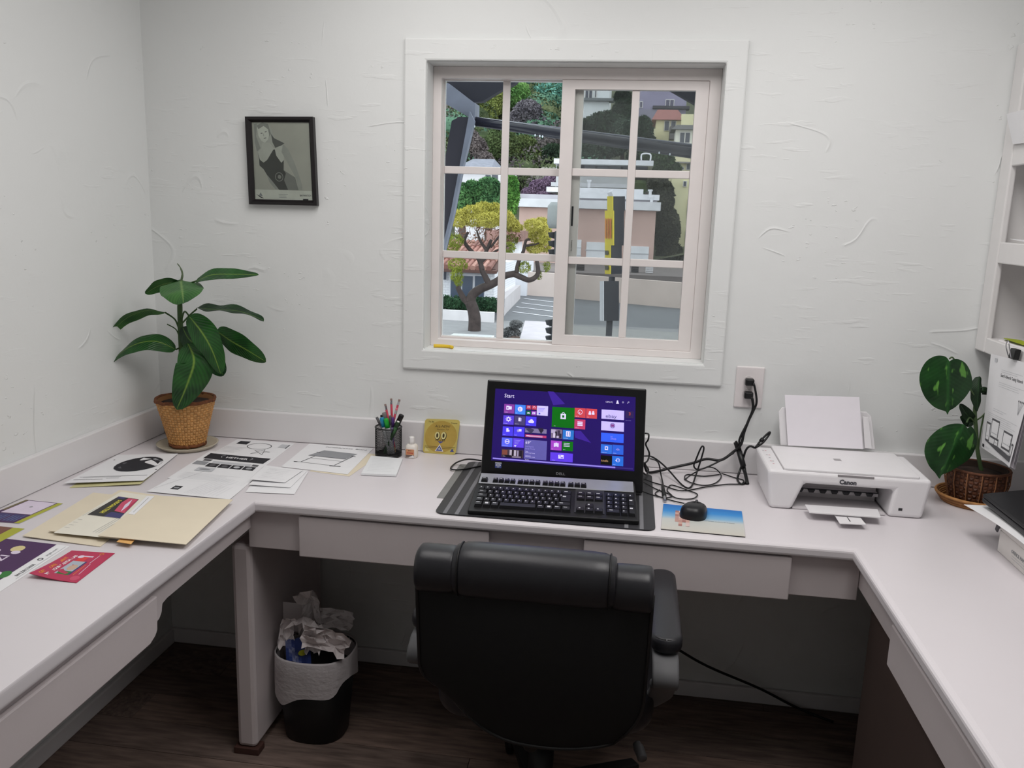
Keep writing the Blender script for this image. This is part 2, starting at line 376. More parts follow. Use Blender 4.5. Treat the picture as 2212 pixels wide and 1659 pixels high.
# insect screen outside the sliding half
m = bpy.data.materials.new('insect_screen'); m.use_nodes = True; nt = m.node_tree; b = nt.nodes['Principled BSDF']; b.inputs['Base Color'].default_value = (.16, .165, .17, 1); b.inputs['Roughness'].default_value = .9; b.inputs['Alpha'].default_value = .30
MB().box(.10, OX1-.034, .1405, .1412, OZ0+.022, OZ1-.034).build('insect_screen', m, win)
st = MB(); st.box(.079, .0845, .1105, .1115, 1.50, 1.56).build('sticker', INK, win)
P = Panel((.0865, .1112, 1.42), (.0865, .1112, 1.495), (.0805, .1112, 1.495), (.0805, .1112, 1.42)); P.th = 0; P.n = V3(0, -1, 0); P.text('ALUMINUM 6', .02, .2, .004, INK); P.done(win, 'sticker_lettering')
MB().tube(smoothpath([(-.338, .03, OZ0+.006), (-.31, .035, OZ0+.006), (-.285, .032, OZ0+.006), (-.275, .02, OZ0+.006)]), .0055, 8).build('window_wedge', mat((232, 196, 52), rough=.5), None, True)
tag(bpy.data.objects['window_wedge'], 'small yellow plastic stick lying on the window sill', 'stick')
# ------------------------------------------------------------------ built-in desk
ZD = .77; TH = .032
XLE, XRE, YF = -.669, .84, -.585
top = MB(); top.prism([(XL+.001, -.001, ZD-TH), (XL+.001, -2.45, ZD-TH), (XLE, -2.45, ZD-TH), (XLE, YF, ZD-TH), (XRE, YF, ZD-TH), (XRE, -2.25, ZD-TH), (XR-.001, -2.25, ZD-TH), (XR-.001, -.001, ZD-TH)][::-1], (0, 0, TH))
wt = top.build('worktop', TOPM, None, bevel=.014, segs=4)
wt.modifiers['bevel'].limit_method = 'WEIGHT'; wa = wt.data.attributes.new('bevel_weight_edge', 'FLOAT', 'EDGE')
for e_ in wt.data.edges:      # round nose in the middle and on the right, nearly square edge on the left
    p0, p1 = [np.array(wt.data.vertices[i].co)+np.array(wt.location) for i in e_.vertices]
    if abs(p0[2]-p1[2]) < .001: wa.data[e_.index].value = .16 if max(p0[0], p1[0]) < XLE+.01 else 1.0
tag(wt, 'white painted U-shaped built-in worktop running round three walls', 'desk')
ZA = ZD-TH
c = thing('drawer_unit', 'white apron with two drawers under the middle worktop below the window', 'drawers', (.08, -.56, .63))
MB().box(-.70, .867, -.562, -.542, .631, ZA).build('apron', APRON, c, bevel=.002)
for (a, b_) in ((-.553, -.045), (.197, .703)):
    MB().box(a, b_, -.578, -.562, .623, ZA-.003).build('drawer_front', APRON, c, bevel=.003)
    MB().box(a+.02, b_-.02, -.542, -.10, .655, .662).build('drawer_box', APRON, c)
c = thing('drawer_unit', 'long white apron with a wide drawer under the left worktop', 'drawers', (-.69, -1.5, .63))
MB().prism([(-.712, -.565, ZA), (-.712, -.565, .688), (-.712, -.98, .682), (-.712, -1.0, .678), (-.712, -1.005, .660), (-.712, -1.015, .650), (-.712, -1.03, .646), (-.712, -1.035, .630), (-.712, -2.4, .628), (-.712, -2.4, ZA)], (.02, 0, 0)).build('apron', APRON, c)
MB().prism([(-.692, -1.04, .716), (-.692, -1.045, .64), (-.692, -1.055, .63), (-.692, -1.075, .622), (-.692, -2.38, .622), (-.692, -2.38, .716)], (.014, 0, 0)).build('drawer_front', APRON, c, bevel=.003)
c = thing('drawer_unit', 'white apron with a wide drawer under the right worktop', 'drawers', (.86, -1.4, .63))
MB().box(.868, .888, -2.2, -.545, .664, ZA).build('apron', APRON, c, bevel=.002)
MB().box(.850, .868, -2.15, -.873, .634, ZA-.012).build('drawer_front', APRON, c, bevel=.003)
c = thing('desk_support', 'white upright support panel holding the desk beside the waste bin', 'panel', (-.73, -.3, 0))
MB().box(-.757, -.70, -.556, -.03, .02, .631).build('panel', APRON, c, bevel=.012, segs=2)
MB().box(-.766, -.692, -.562, -.52, 0, .02).build('plinth', mat((70, 46, 40), rough=.6), c, bevel=.002)
MB().prism([(-.81, -.553, .66), (-.757, -.553, .66), (-.757, -.553, .625), (-.765, -.553, .63)], (0, .02, 0)).build('corner_bracket', APRON, c)
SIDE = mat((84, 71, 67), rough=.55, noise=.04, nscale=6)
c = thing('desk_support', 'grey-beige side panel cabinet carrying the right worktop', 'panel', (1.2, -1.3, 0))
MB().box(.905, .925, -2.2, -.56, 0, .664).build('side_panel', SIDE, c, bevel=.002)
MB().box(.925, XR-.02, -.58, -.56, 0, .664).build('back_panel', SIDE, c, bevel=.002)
c = thing('desk_support', 'white end panel carrying the near end of the left worktop', 'panel', (-1.0, -2.4, 0))
MB().box(XL+.02, -.71, -2.40, -2.37, 0, .63).build('panel', APRON, c, bevel=.002)

# ------------------------------------------------------------------ picture on the wall
def picture():
    TLc, TRc, BRc, BLc = (-.930, 1.799), (-.712, 1.802), (-.703, 1.537), (-.925, 1.535)
    r = thing('picture_frame', 'black framed black-and-white photograph of a woman in a dark swimsuit on the wall', 'picture', (-.817, -.01, 1.536))
    def P3(u, v, y):
        x = (1-u)*(1-v)*BLc[0]+u*(1-v)*BRc[0]+u*v*TRc[0]+(1-u)*v*TLc[0]; z = (1-u)*(1-v)*BLc[1]+u*(1-v)*BRc[1]+u*v*TRc[1]+(1-u)*v*TLc[1]; return (x, y, z)
    FM = mat((24, 20, 22), rough=.4)
    for (a, b_, c_, d) in ((((0, 0)), (1, 0), (.925, .06), (.075, .06)), ((1, 0), (1, 1), (.925, .94), (.925, .06)), ((1, 1), (0, 1), (.075, .94), (.925, .94)), ((0, 1), (0, 0), (.075, .06), (.075, .94))):
        mid = lambda p, q, t: (p[0]+(q[0]-p[0])*t, p[1]+(q[1]-p[1])*t)
        m1, m2 = mid(a, d, .55), mid(b_, c_, .55)
        mb = MB(); V = [P3(*a, -.001), P3(*b_, -.001), P3(*b_, -.020), P3(*a, -.020), P3(*m1, -.022), P3(*m2, -.022), P3(*d, -.012), P3(*c_, -.012), P3(*d, -.001), P3(*c_, -.001)]
        mb.add(V, [(0, 1, 2, 3), (3, 2, 5, 4), (4, 5, 7, 6), (6, 7, 9, 8), (8, 9, 1, 0), (0, 3, 4, 6, 8), (1, 9, 7, 5, 2)]); mb.build('frame_rail', FM, r)
    pn = Panel(P3(.07, .055, -.008), P3(.93, .055, -.008), P3(.93, .945, -.008), P3(.07, .945, -.008)); pn.n = V3(0, -1, 0)
    G = lambda v: mat(tuple(int(min(250, q*1.14)) for q in (v, v, v*.96)), rough=.45, noise=.06, nscale=40)
    sh = pn.sheet('photograph', mat((198, 196, 186), rough=.4, noise=.08, nscale=9), r)
    X = lambda x, y: ((x-395-(y-280)*.045)/780, 1-(y-280)/1080)
    def pp(pts, g): pn.poly([X(*p) for p in pts], G(g))
    pp([(425, 300), (500, 275), (590, 290), (650, 340), (690, 470), (760, 560), (700, 620), (640, 560), (560, 600), (520, 680), (470, 700), (430, 600)], 178)     # hair mass
    pp([(430, 310), (470, 300), (460, 480), (520, 640), (470, 690), (440, 560)], 150)
    pp([(660, 440), (700, 500), (840, 570), (800, 600), (720, 640), (680, 560)], 92)
    pp([(540, 560), (640, 560), (700, 640), (830, 590), (900, 700), (830, 700), (835, 830), (700, 830), (500, 830), (480, 700), (530, 640)], 186)               # shoulders and chest
    pp([(820, 580), (890, 650), (960, 800), (1020, 960), (1080, 1150), (1080, 1215), (1030, 1215), (1000, 1060), (930, 930), (850, 780), (800, 690)], 160)       # arm
    pp([(830, 940), (985, 1040), (1030, 1215), (860, 1215), (800, 1080)], 128)      # hip
    pp([(600, 1000), (650, 1040), (770, 1210), (720, 1210), (640, 1110)], 150)
    pp([(480, 690), (510, 800), (560, 840), (610, 800), (690, 660), (712, 655), (730, 740), (800, 840), (832, 800), (830, 940), (860, 985), (835, 1080), (890, 1215), (770, 1215), (690, 1110), (600, 1000), (560, 930), (505, 880), (500, 800)], 66)   # swimsuit
    pp([(470, 360), (540, 320), (610, 350), (640, 430), (620, 520), (580, 565), (530, 540), (490, 470)], 204)    # face
    pp([(520, 432), (545, 428), (545, 440), (522, 444)], 110); pp([(575, 415), (600, 405), (602, 416), (578, 424)], 110); pp([(560, 500), (595, 492), (598, 503), (566, 512)], 120); pp([(553, 440), (562, 438), (570, 474), (556, 478)], 176)
    pp([(470, 330), (540, 285), (620, 310), (660, 440), (640, 480), (620, 380), (560, 335), (490, 380)], 140)
    pn.ring(*X(770, 1035), .07, .058, .009, G(150)); pn.disc(*X(775, 1035), .03, .026, G(140))
    pp([(440, 1215), (1215, 1222), (1222, 1362), (440, 1352)], 205)
    pn.lines(.42, .58, .075, .035, 3, GREYINK, w=.0012, ragged=.25); pn.text('BAYWATCH', .78, .055, .005, INK, width=.036, bold=.02); pn.rect(.83, .005, .92, .022, INK)
    pn.poly([X(460, 1280), X(520, 1330), X(570, 1340), X(500, 1300)], INK); pn.poly([X(500, 1300), X(520, 1255), X(550, 1310)], GREYINK)
    pn.done(sh)
    MB().box(-.912, -.722, -.0105, -.0100, 1.552, 1.785).build('glazing', GLASS, r)
picture()

# ------------------------------------------------------------------ wall outlet and plugs
o = thing('wall_outlet', 'white double wall outlet plate between the window and the printer', 'outlet', (.648, 0, .976))
MB().box(.607, .690, -.007, 0, .976, 1.103).build('cover_plate', mat((226, 220, 220), rough=.35, noise=.01), o, bevel=.004)
for z in (1.058, 1.018): MB().lathe([(.001, 0), (.017, 0), (.0165, .003), (.001, .003)], 20).v and None
for z in (1.058, 1.018):
    mb = MB(Matrix.Translation((.645, -.007, z)) @ Matrix.Rotation(math.pi/2, 4, 'X')); mb.lathe([(.0165, 0), (.0165, .002), (.001, .002)], 20); mb.build('socket', mat((214, 208, 208), rough=.4), o)
def plug(name, label, c, pts, r=.0034):
    g = thing(name, label, 'cable', c)
    mb = MB(); x, y, z = c; mb.prism([(x-.012, y+.0, z-.010), (x+.014, y+.0, z-.010), (x+.014, y+.0, z+.011), (x-.012, y+.0, z+.011)], (0, -.022, 0)); mb.build('plug', BLACK, g, bevel=.004)
    MB().tube(smoothpath(pts), r, 7).build('cable', BLACK, g, True); return g
W_ = lambda cx, cy, y=-.05: PY(1370+cx/3.206, 760+cy/3.206, y)
def D_(cx, cy, lift=.004):
    u, v = 1370+cx/3.206, 760+cy/3.206
    p = PZ(u, v, .77+lift)
    return p if p[1] < -.05 else PY(u, v, -.05)
plug('power_cord', 'black power cord plugged into the upper wall socket', (.645, -.0095, 1.058), [(.655, -.026, 1.056), W_(832, 235, -.035), W_(848, 340, -.03), W_(830, 400, -.03), W_(780, 500, -.04), W_(735, 590, -.05), W_(728, 640), W_(745, 720), W_(765, 800, -.055), D_(775, 900), D_(740, 915), D_(715, 880), W_(740, 800, -.06), W_(770, 690, -.06), W_(800, 655, -.06), W_(835, 665, -.06)])
plug('power_cord', 'black power cord plugged into the lower wall socket', (.645, -.0095, 1.018), [(.652, -.026, 1.014), W_(818, 330, -.03), W_(822, 400, -.035), W_(790, 480, -.035), W_(760, 560, -.045), W_(740, 640, -.055), W_(690, 690, -.055), W_(600, 750, -.06), W_(500, 742, -.06), W_(400, 772, -.06), W_(250, 805, -.07), W_(150, 830, -.08), W_(90, 830, -.10), W_(70, 770, -.12)], .0042)
b_ = thing('cable_bundle', 'folded black cable bundle tied together and leaning on the splash board', 'cable', D_(775, 905))
for k, (dx, dz) in enumerate(((0, 0), (7, 4), (-7, 5), (3, -6))):
    MB().tube(smoothpath([W_(702+dx, 622+dz, -.045), W_(722+dx, 690, -.05), W_(745+dx, 770, -.06), W_(765+dx*.7, 840, -.075)+V3(0, 0, .004), D_(785+dx*.5, 912+dz*.4)]), .0036, 7).build('cable_loop', BLACK, b_, True)
MB().tube([W_(728, 690, -.058), W_(750, 772, -.068), W_(756, 795, -.07)], .0085, 8).build('cable_tie', BLACK, b_, True)
g = thing('cable_bundle', 'short folded black cable end sticking up behind the printer', 'cable', W_(870, 650))
MB().tube(smoothpath([W_(835, 668, -.06), W_(880, 610, -.05), W_(925, 565, -.045), W_(940, 557, -.045), W_(930, 580, -.045), W_(890, 630, -.055), W_(845, 660, -.065)]), .0032, 7).build('cable_loop', BLACK, g, True)
MB().tube([W_(876, 622, -.052), W_(893, 602, -.05)], .007, 8).build('cable_tie', BLACK, g, True)
def cable(label, pts, r=.0022):
    return tag(MB().tube(smoothpath(pts), r, 7).build('loose_cable', BLACK, None, True), label, 'cable', 'loose cables beside the monitor')
cable('black cable making a tall loop between the monitor and the splash board', [D_(70, 722), W_(130, 730, -.10), W_(220, 800, -.10), D_(330, 920), D_(390, 938), W_(430, 845, -.10), W_(470, 720, -.09), W_(482, 665, -.085), W_(465, 660, -.085), W_(430, 740, -.085), W_(413, 790, -.085), W_(440, 815, -.085), W_(500, 800, -.08), W_(600, 752, -.07), W_(690, 700, -.068)], .0026)
cable('thin black cable lying in a round coil on the desk', [D_(350, 885), W_(400, 848, -.07), W_(500, 800, -.075), D_(565, 812), D_(603, 862), D_(560, 910), D_(480, 925), D_(390, 905), D_(350, 875), W_(370, 850, -.075), D_(480, 862), D_(590, 850)], .0019)
cable('thin black cable trailing along the desk to the tied bundle', [D_(66, 880), D_(130, 905), D_(200, 925), D_(330, 962), D_(500, 935), D_(640, 918), D_(735, 915), D_(757, 890), D_(690, 870), D_(605, 842)], .0019)
cable('thin black cable curling in a flat loop above the mouse pad', [D_(60, 900), D_(150, 950), D_(240, 985), D_(300, 1015), D_(400, 1018), D_(438, 988), D_(380, 962), D_(290, 930), D_(250, 925), D_(228, 960), D_(262, 1000), D_(200, 1010), D_(145, 985), D_(175, 955)], .0018)
cable('black cable bulging out behind the right edge of the monitor', [W_(78, 565, -.20), W_(100, 572, -.18), W_(96, 610, -.16), W_(80, 640, -.16), W_(104, 700, -.15), W_(95, 750, -.16), W_(75, 775, -.18), W_(98, 815, -.15), W_(85, 850, -.17), W_(66, 840, -.19)], .0026)
u = thing('usb_cable', 'loose USB cable with metal connector lying left of the mouse pad', 'cable', D_(205, 1000))
MB().tube(smoothpath([D_(110, 740), W_(165, 765, -.12), W_(185, 850, -.13), D_(200, 920, .006), D_(205, 960, .006)]), .0022, 7).build('cable', BLACK, u, True)
MB().tube([D_(197, 925, .006), D_(209, 1000, .006)], [.004, .0062], 8).build('connector_grip', BLACKM, u, True)
MB().tube([D_(209, 1002, .006), D_(213, 1032, .006)], .0045, 6).build('connector_tip', CHROME, u)
tag(MB().tube(smoothpath([PY(1380, 1350, -.20), PY(1460, 1400, -.14), PY(1530, 1440, -.10), PY(1640, 1487, -.05), PY(1720, 1528, -.035), PZ(1800, 1560, .004)]), .0042, 7).build('floor_cord', BLACKM, None, True), 'black cord hanging under the desk down to the floor, right of the chair', 'cable')
tag(MB().tube(smoothpath([PY(1040, 995, -.2), PY(1010, 992, -.19), PZ(985, 1000, .776), PZ(974, 1013, .776), PZ(1000, 1014, .776), PZ(1040, 1006, .776)]), .0024, 7).build('loose_cable', BLACK, None, True), 'black cable looping out left of the monitor', 'cable', 'loose cables beside the monitor')

# ------------------------------------------------------------------ desk mat, folder under it
def roundrect(x0, x1, y0, y1, r, n=5):
    pts = []
    for (cx, cy, a) in ((x1-r, y0+r, -90), (x1-r, y1-r, 0), (x0+r, y1-r, 90), (x0+r, y0+r, 180)):
        pts += [(cx+r*math.cos(math.radians(a+90*k/n)), cy+r*math.sin(math.radians(a+90*k/n))) for k in range(n+1)]
    return pts
tag(MB().prism([(*p, .7702) for p in roundrect(-.212, .05, -.45, -.13, .004)], (0, 0, .0012)).build('folder', mat((132, 132, 130), rough=.6), None), 'grey plastic folder peeking out under the left edge of the black desk mat', 'folder')
mt = thing('desk_mat', 'charcoal desk mat with pale edge stripes under the keyboard and monitor', 'desk mat', (.09, -.36, .7715))
MB().prism([(*p, .7716) for p in roundrect(-.19, .372, -.572, -.10, .025)], (0, 0, .0022)).build('mat', mat((52, 52, 55), rough=.45, noise=.06, bump=.15, bscale=400), mt)
for x in (-.163, -.132, .300, .338): MB().box(x-.005, x+.005, -.571, -.101, .7738, .7742).build('stripe', mat((120, 120, 124), rough=.5), mt)

# ------------------------------------------------------------------ all-in-one computer
def monitor():
    r = thing('computer', 'black all-in-one computer showing a purple tiled start screen', 'computer', (.11, -.25, .774))
    a, b_, c, d = V3(-.117, -.315, .785), V3(.342, -.318, .783), V3(.336, -.255, 1.066), V3(-.113, -.252, 1.066)
    n = nrm(np.cross(b_-a, d-a)); bk = -n*.035
    MB().hexa([a, b_, b_+bk, a+bk, d, c, c+bk, d+bk]).build('housing', mat((16, 16, 18), rough=.3), r, bevel=.004)
    mb = MB(); mb.box(.02, .20, -.30, -.13, .774, .782); mb.build('foot', BLACK, r, bevel=.003)
    MB().hexa([V3(.06, -.20, .78), V3(.16, -.20, .78), V3(.16, -.18, .78), V3(.06, -.18, .78), V3(.06, -.245, .90), V3(.16, -.245, .90), V3(.16, -.235, .90), V3(.06, -.235, .90)]).build('stand', BLACK, r)
    E_ = lambda col, s=.62: mat(col, rough=.25, emit=s, noise=.03, nscale=60, spec=.3)
    f = Panel(a, b_, c, d)
    s0 = Panel(f.at(.061, .205), f.at(.945, .205), f.at(.935, .915), f.at(.055, .915)); s0.n = n; s0.base = .0003
    # colours are those of the glowing display itself
    scr = s0.sheet('screen', E_((34, 18, 92)), r, th=.0002)
    WT = E_((214, 206, 240)); DW = E_((150, 140, 210))
    Sx = lambda x: (x-60)/2100.0
    # pixel frame of the screen picture (sheared by the photo): x along, y down measured at the left edge
    def uv(px, py):
        # crop of the photograph 1070..1390 x 830..1050 at 6.9125x -> panel coordinates through a bilinear inverse
        X_, Y_ = 1070+px/6.9125, 830+py/6.9125
        d_ = ray(X_, Y_); p0 = s0.c[0]; t = np.dot(p0-CAM, n)/np.dot(d_, n); q = CAM+t*d_-p0
        ex, ey = s0.c[1]-s0.c[0], s0.c[3]-s0.c[0]
        M_ = np.array([[ex@ex, ex@ey], [ex@ey, ey@ey]]); return tuple(np.linalg.solve(M_, np.array([q@ex, q@ey])))
    def tile(x0, y0, x1, y1, col):
        u0, v0 = uv(x0, y0); u1, v1 = uv(x1, y1); u0 += .0012; u1 -= .0022; v1 += .003; v0 -= .003; s0.rect(u0, v1, u1, v0, E_(col)); return (u0, v1, u1, v0)
    def T(t_, x, y, hgt, m=WT, width=None, bold=0):
        u, v = uv(x, y); s0.text(t_, u, v, hgt, m, width, bold)
    s0.poly([uv(800, 110), uv(890, 115), uv(1060, 300), uv(880, 315)], E_((58, 34, 140))); s0.poly([uv(1190, 700), uv(1290, 700), uv(1440, 880), uv(1200, 800)], E_((58, 34, 140)))
    T('Start', 140, 195, .0105)
    BL, BL2, PU, RD, GN, CY = (72, 60, 226), (82, 96, 232), (130, 62, 160), (186, 66, 80), (16, 106, 26), (46, 104, 210)
    tiles = [(135, 290, 290, 445, (126, 58, 150)), (300, 300, 458, 460, (62, 124, 226)), (472, 310, 545, 383, (170, 58, 84)), (552, 315, 630, 388, (180, 62, 84)), (468, 392, 541, 466, (20, 96, 60)), (548, 396, 622, 472, (140, 66, 176)), (632, 318, 798, 480, (196, 186, 240)),
             (122, 458, 280, 612, (84, 62, 206)), (290, 466, 450, 622, (70, 62, 110)), (460, 476, 620, 632, BL), (112, 624, 270, 780, BL), (280, 630, 440, 790, BL), (98, 790, 258, 942, BL2), (268, 800, 430, 955, (92, 64, 222)),
             (450, 650, 776, 745, (120, 112, 150)), (450, 745, 772, 812, (176, 58, 110)), (442, 822, 766, 1140, (92, 88, 160)), (95, 960, 420, 1112, (64, 52, 64)),
             (865, 335, 1195, 665, (12, 100, 20)), (1205, 352, 1370, 512, (192, 66, 76)), (1378, 362, 1542, 525, (192, 66, 76)), (1198, 520, 1360, 682, (178, 58, 100)), (842, 665, 1008, 818, (118, 106, 130)), (1018, 678, 1182, 838, (42, 110, 190)), (835, 836, 996, 996, (156, 64, 186)), (1008, 848, 1166, 1008, (14, 104, 22)), (824, 1010, 1160, 1172, (92, 60, 222)),
             (1612, 378, 1952, 545, (190, 178, 240)), (1602, 552, 1944, 718, (190, 178, 240)), (1594, 722, 1934, 885, (52, 92, 232)), (1586, 892, 1752, 1048, (46, 104, 206)), (1758, 900, 1924, 1062, (44, 92, 206)), (1578, 1056, 1745, 1212, (12, 12, 14)), (1750, 1066, 1916, 1230, (40, 104, 206)), (1975, 400, 2100, 520, (44, 32, 80))]
    B = [tile(*q) for q in tiles]
    def ic(i, fu, fv, du, dv, m=WT):    # small rectangle inside tile i
        u0, v0, u1, v1 = B[i]; s0.rect(u0+(u1-u0)*(fu-du), v0+(v1-v0)*(fv-dv), u0+(u1-u0)*(fu+du), v0+(v1-v0)*(fv+dv), m)
    def dc(i, fu, fv, r_, m=WT, ringw=None):
        u0, v0, u1, v1 = B[i]; cu, cv = u0+(u1-u0)*fu, v0+(v1-v0)*fv; ru = r_*(v1-v0)*s0.h/s0.w
        if ringw: s0.ring(cu, cv, ru, r_*(v1-v0), ringw*ru, m)
        else: s0.disc(cu, cv, ru, r_*(v1-v0), m)
    KEY = lambda i: E_(tiles[i][4])
    ic(0, .36, .60, .14, .22); ic(0, .62, .60, .12, .17); ic(0, .36, .6, .05, .1, KEY(0)); dc(1, .5, .55, .26); T('S', 362, 392, .006, KEY(1), bold=.03)
    ic(2, .5, .55, .25, .2); ic(2, .5, .55, .16, .12, KEY(2)); dc(3, .5, .5, .3, WT, .3); ic(3, .5, .25, .3, .1, KEY(3)); dc(4, .35, .45, .16); dc(4, .65, .45, .16); ic(4, .5, .5, .15, .14); ic(5, .5, .5, .3, .22); dc(5, .5, .5, .12, KEY(5))
    for k in range(3): ic(6, .42-.03*k, .74-.13*k, .3-.04*k, .025, E_((150, 140, 220)))
    ic(6, .25, .2, .07, .07, E_((60, 60, 190)))
    dc(7, .5, .6, .24); dc(7, .5, .6, .11, KEY(7))
    for k in range(8):
        u0, v0, u1, v1 = B[7]; a_ = k*math.pi/4; cu, cv = u0+(u1-u0)*(.5+.27*math.cos(a_)), v0+(v1-v0)*(.6+.27*math.sin(a_)); s0.disc(cu, cv, .0028, .0046, WT, 6)
    ic(8, .48, .62, .1, .2); ic(8, .62, .6, .05, .18, DW); dc(9, .38, .45, .14); dc(9, .55, .55, .18); dc(9, .7, .45, .12); ic(9, .54, .38, .2, .08)
    ic(10, .45, .64, .1, .2); ic(10, .6, .56, .06, .1); dc(11, .42, .6, .15, DW); ic(11, .6, .66, .12, .12, WT); dc(12, .52, .58, .25, WT, .3); ic(12, .55, .58, .2, .05); dc(12, .5, .58, .31, DW, .1)
    for k in range(4): ic(13, .4-.03*k, .78-.13*k, .28-.04*k, .022, DW)
    ic(13, .22, .2, .1, .05); ic(13, .22, .13, .04, .08)
    s0.poly([uv(455, 660), uv(540, 740), uv(590, 680), uv(520, 655)], E_((58, 54, 84))); s0.poly([uv(640, 655), uv(690, 740), uv(730, 690), uv(720, 658)], E_((40, 34, 56)))
    for k in range(2): ic(15, .5, .65-.35*k, .32, .07)
    ic(15, .12, .5, .07, .2); T('69°', 455, 890, .0085); T('Los Angeles', 455, 935, .0035, DW); T('Partly Cloudy', 452, 968, .0035, DW)
    for k, yy in enumerate((1000, 1020, 1062, 1078)): T(['Today', '74/57 Partly Cloudy', 'Tomorrow', '68/55 Partly Cloudy'][k], 448, yy+8, .0024)
    T('Weather', 442, 1128, .0024)
    for (fu, fv, du, dv, g) in ((.15, .6, .12, .3, (120, 70, 60)), (.42, .6, .05, .35, (170, 160, 180)), (.52, .55, .03, .4, (30, 24, 34)), (.62, .6, .05, .35, (176, 166, 186)), (.75, .55, .03, .38, (150, 140, 170)), (.88, .5, .06, .45, (34, 26, 40)), (.3, .15, .15, .14, (22, 18, 30)), (.7, .12, .2, .1, (120, 110, 130))): ic(17, fu, fv, du, dv, E_(g))
    ic(18, .5, .55, .12, .13); ic(18, .5, .55, .05, .06, KEY(18)); dc(18, .5, .69, .07, WT, .3)
    dc(19, .5, .58, .25, WT, .18); T('?', 1272, 448, .0055, WT, bold=.03); dc(20, .35, .66, .1); ic(20, .35, .48, .12, .1); dc(20, .65, .68, .1); ic(20, .65, .5, .12, .1)
    for k in range(3): ic(21, .52, .72-.16*k, .24, .055)
    for (fu, fv, du, dv, g) in ((.2, .75, .2, .2, (170, 160, 190)), (.45, .4, .08, .35, (30, 26, 40)), (.7, .6, .12, .3, (60, 52, 72)), (.3, .3, .1, .25, (200, 190, 215)), (.85, .3, .1, .25, (44, 38, 56)), (.6, .15, .1, .12, (180, 170, 200))): ic(22, fu, fv, du, dv, E_(g))
    ic(23, .5, .6, .2, .28); ic(23, .42, .6, .03, .2, KEY(23)); ic(23, .6, .6, .03, .2, KEY(23))
    for k in range(3): ic(24, .36+.15*k, .56+(.05 if k == 1 else 0), .07, .2)
    for k in range(3): ic(25, .42, .8-.15*k, .28, .03)
    ic(26, .48, .55, .12, .22); ic(26, .44, .66, .03, .05, KEY(26)); ic(26, .52, .45, .05, .05, KEY(26))
    T('ebay', 1672, 500, .0092, E_((70, 64, 110)), width=.031); dc(28, .5, .6, .27, E_((70, 40, 110)), .16); ic(28, .5, .6, .07, .14, E_((120, 60, 130)))
    T('Dell', 1735, 790, .0026, DW); T('Shop', 1735, 828, .0058, DW); ic(30, .5, .6, .14, .2); ic(30, .5, .6, .07, .1, KEY(30)); dc(31, .5, .55, .12, DW, .2); ic(31, .5, .5, .16, .03, DW)
    T('kindle', 1588, 1152, .0058, E_((190, 150, 110)), width=.0185); dc(33, .52, .6, .2, WT, .2); ic(33, .52, .66, .015, .07); ic(33, .56, .6, .05, .02); s0.poly([uv(1655+140, 1140), uv(1680+140, 1120), uv(1680+140, 1160)], WT)
    ic(34, .5, .6, .1, .2, E_((170, 70, 60))); ic(34, .45, .6, .06, .12, KEY(34))
    caps = {0: 'OneNote', 1: 'Skype', 7: 'PC settings', 8: 'Documents', 9: 'OneDrive', 10: 'People', 11: 'This PC', 12: 'Internet Explorer', 17: 'Photos', 18: 'Store', 19: 'Help+Tips', 20: 'People', 21: 'Reading List', 23: 'Food & Drink', 24: 'Maps', 25: 'Sports', 26: 'Calendar', 30: 'Getting Started', 31: 'SkyDrive', 33: 'Backup'}
    for i, t_ in caps.items():
        u0, v0, u1, v1 = B[i]; s0.text(t_, u0+(u1-u0)*.1, v0+(v1-v0)*(.1 if v1-v0 < .2 else .05), .0016, WT)
    T('Microsoft Office', 1975, 550, .0016, DW)
    T('USPS-PC', 1680, 280, .0042, WT, width=.020); s0.disc(*uv(1860, 262), .006, .0105, WT, 12); s0.poly([uv(1836, 298), uv(1882, 300), uv(1872, 275), uv(1846, 274)], WT); s0.ring(*uv(1942, 278), .006, .0105, .0015, WT, 12); s0.ring(*uv(2028, 276), .005, .009, .0013, WT, 12); s0.line([uv(2008, 295), uv(2020, 284)], .001, WT)
    u0, v0 = uv(0, 1225); u1, v1 = uv(1815, 1345)
    s0.rect(.012, .022, .87, .042, E_((140, 126, 222))); s0.rect(.87, .022, .99, .042, E_((52, 40, 110)))
    s0.done(scr, 'screen_picture')
    f.th = .0004; f.text('DELL', .47, .115, .0065, mat((150, 150, 155), rough=.4, metal=.5), width=.026, bold=.03); f.done(r, 'maker_lettering')
    fs = Panel(f.at(.088, .135), f.at(.128, .135), f.at(.128, .19), f.at(.088, .19)); fs.n = n
    st_ = fs.sheet('sticker', mat((70, 84, 150), rough=.3), r, th=.0006); fs.rect(0, .8, 1, 1, LGREY); fs.ring(.5, .5, .42, .22, .06, WHITEP, 16); fs.text('intel', .22, .43, .0035, WHITEP, width=.010); fs.rect(.3, .1, .7, .16, LGREY); fs.done(st_)
monitor()

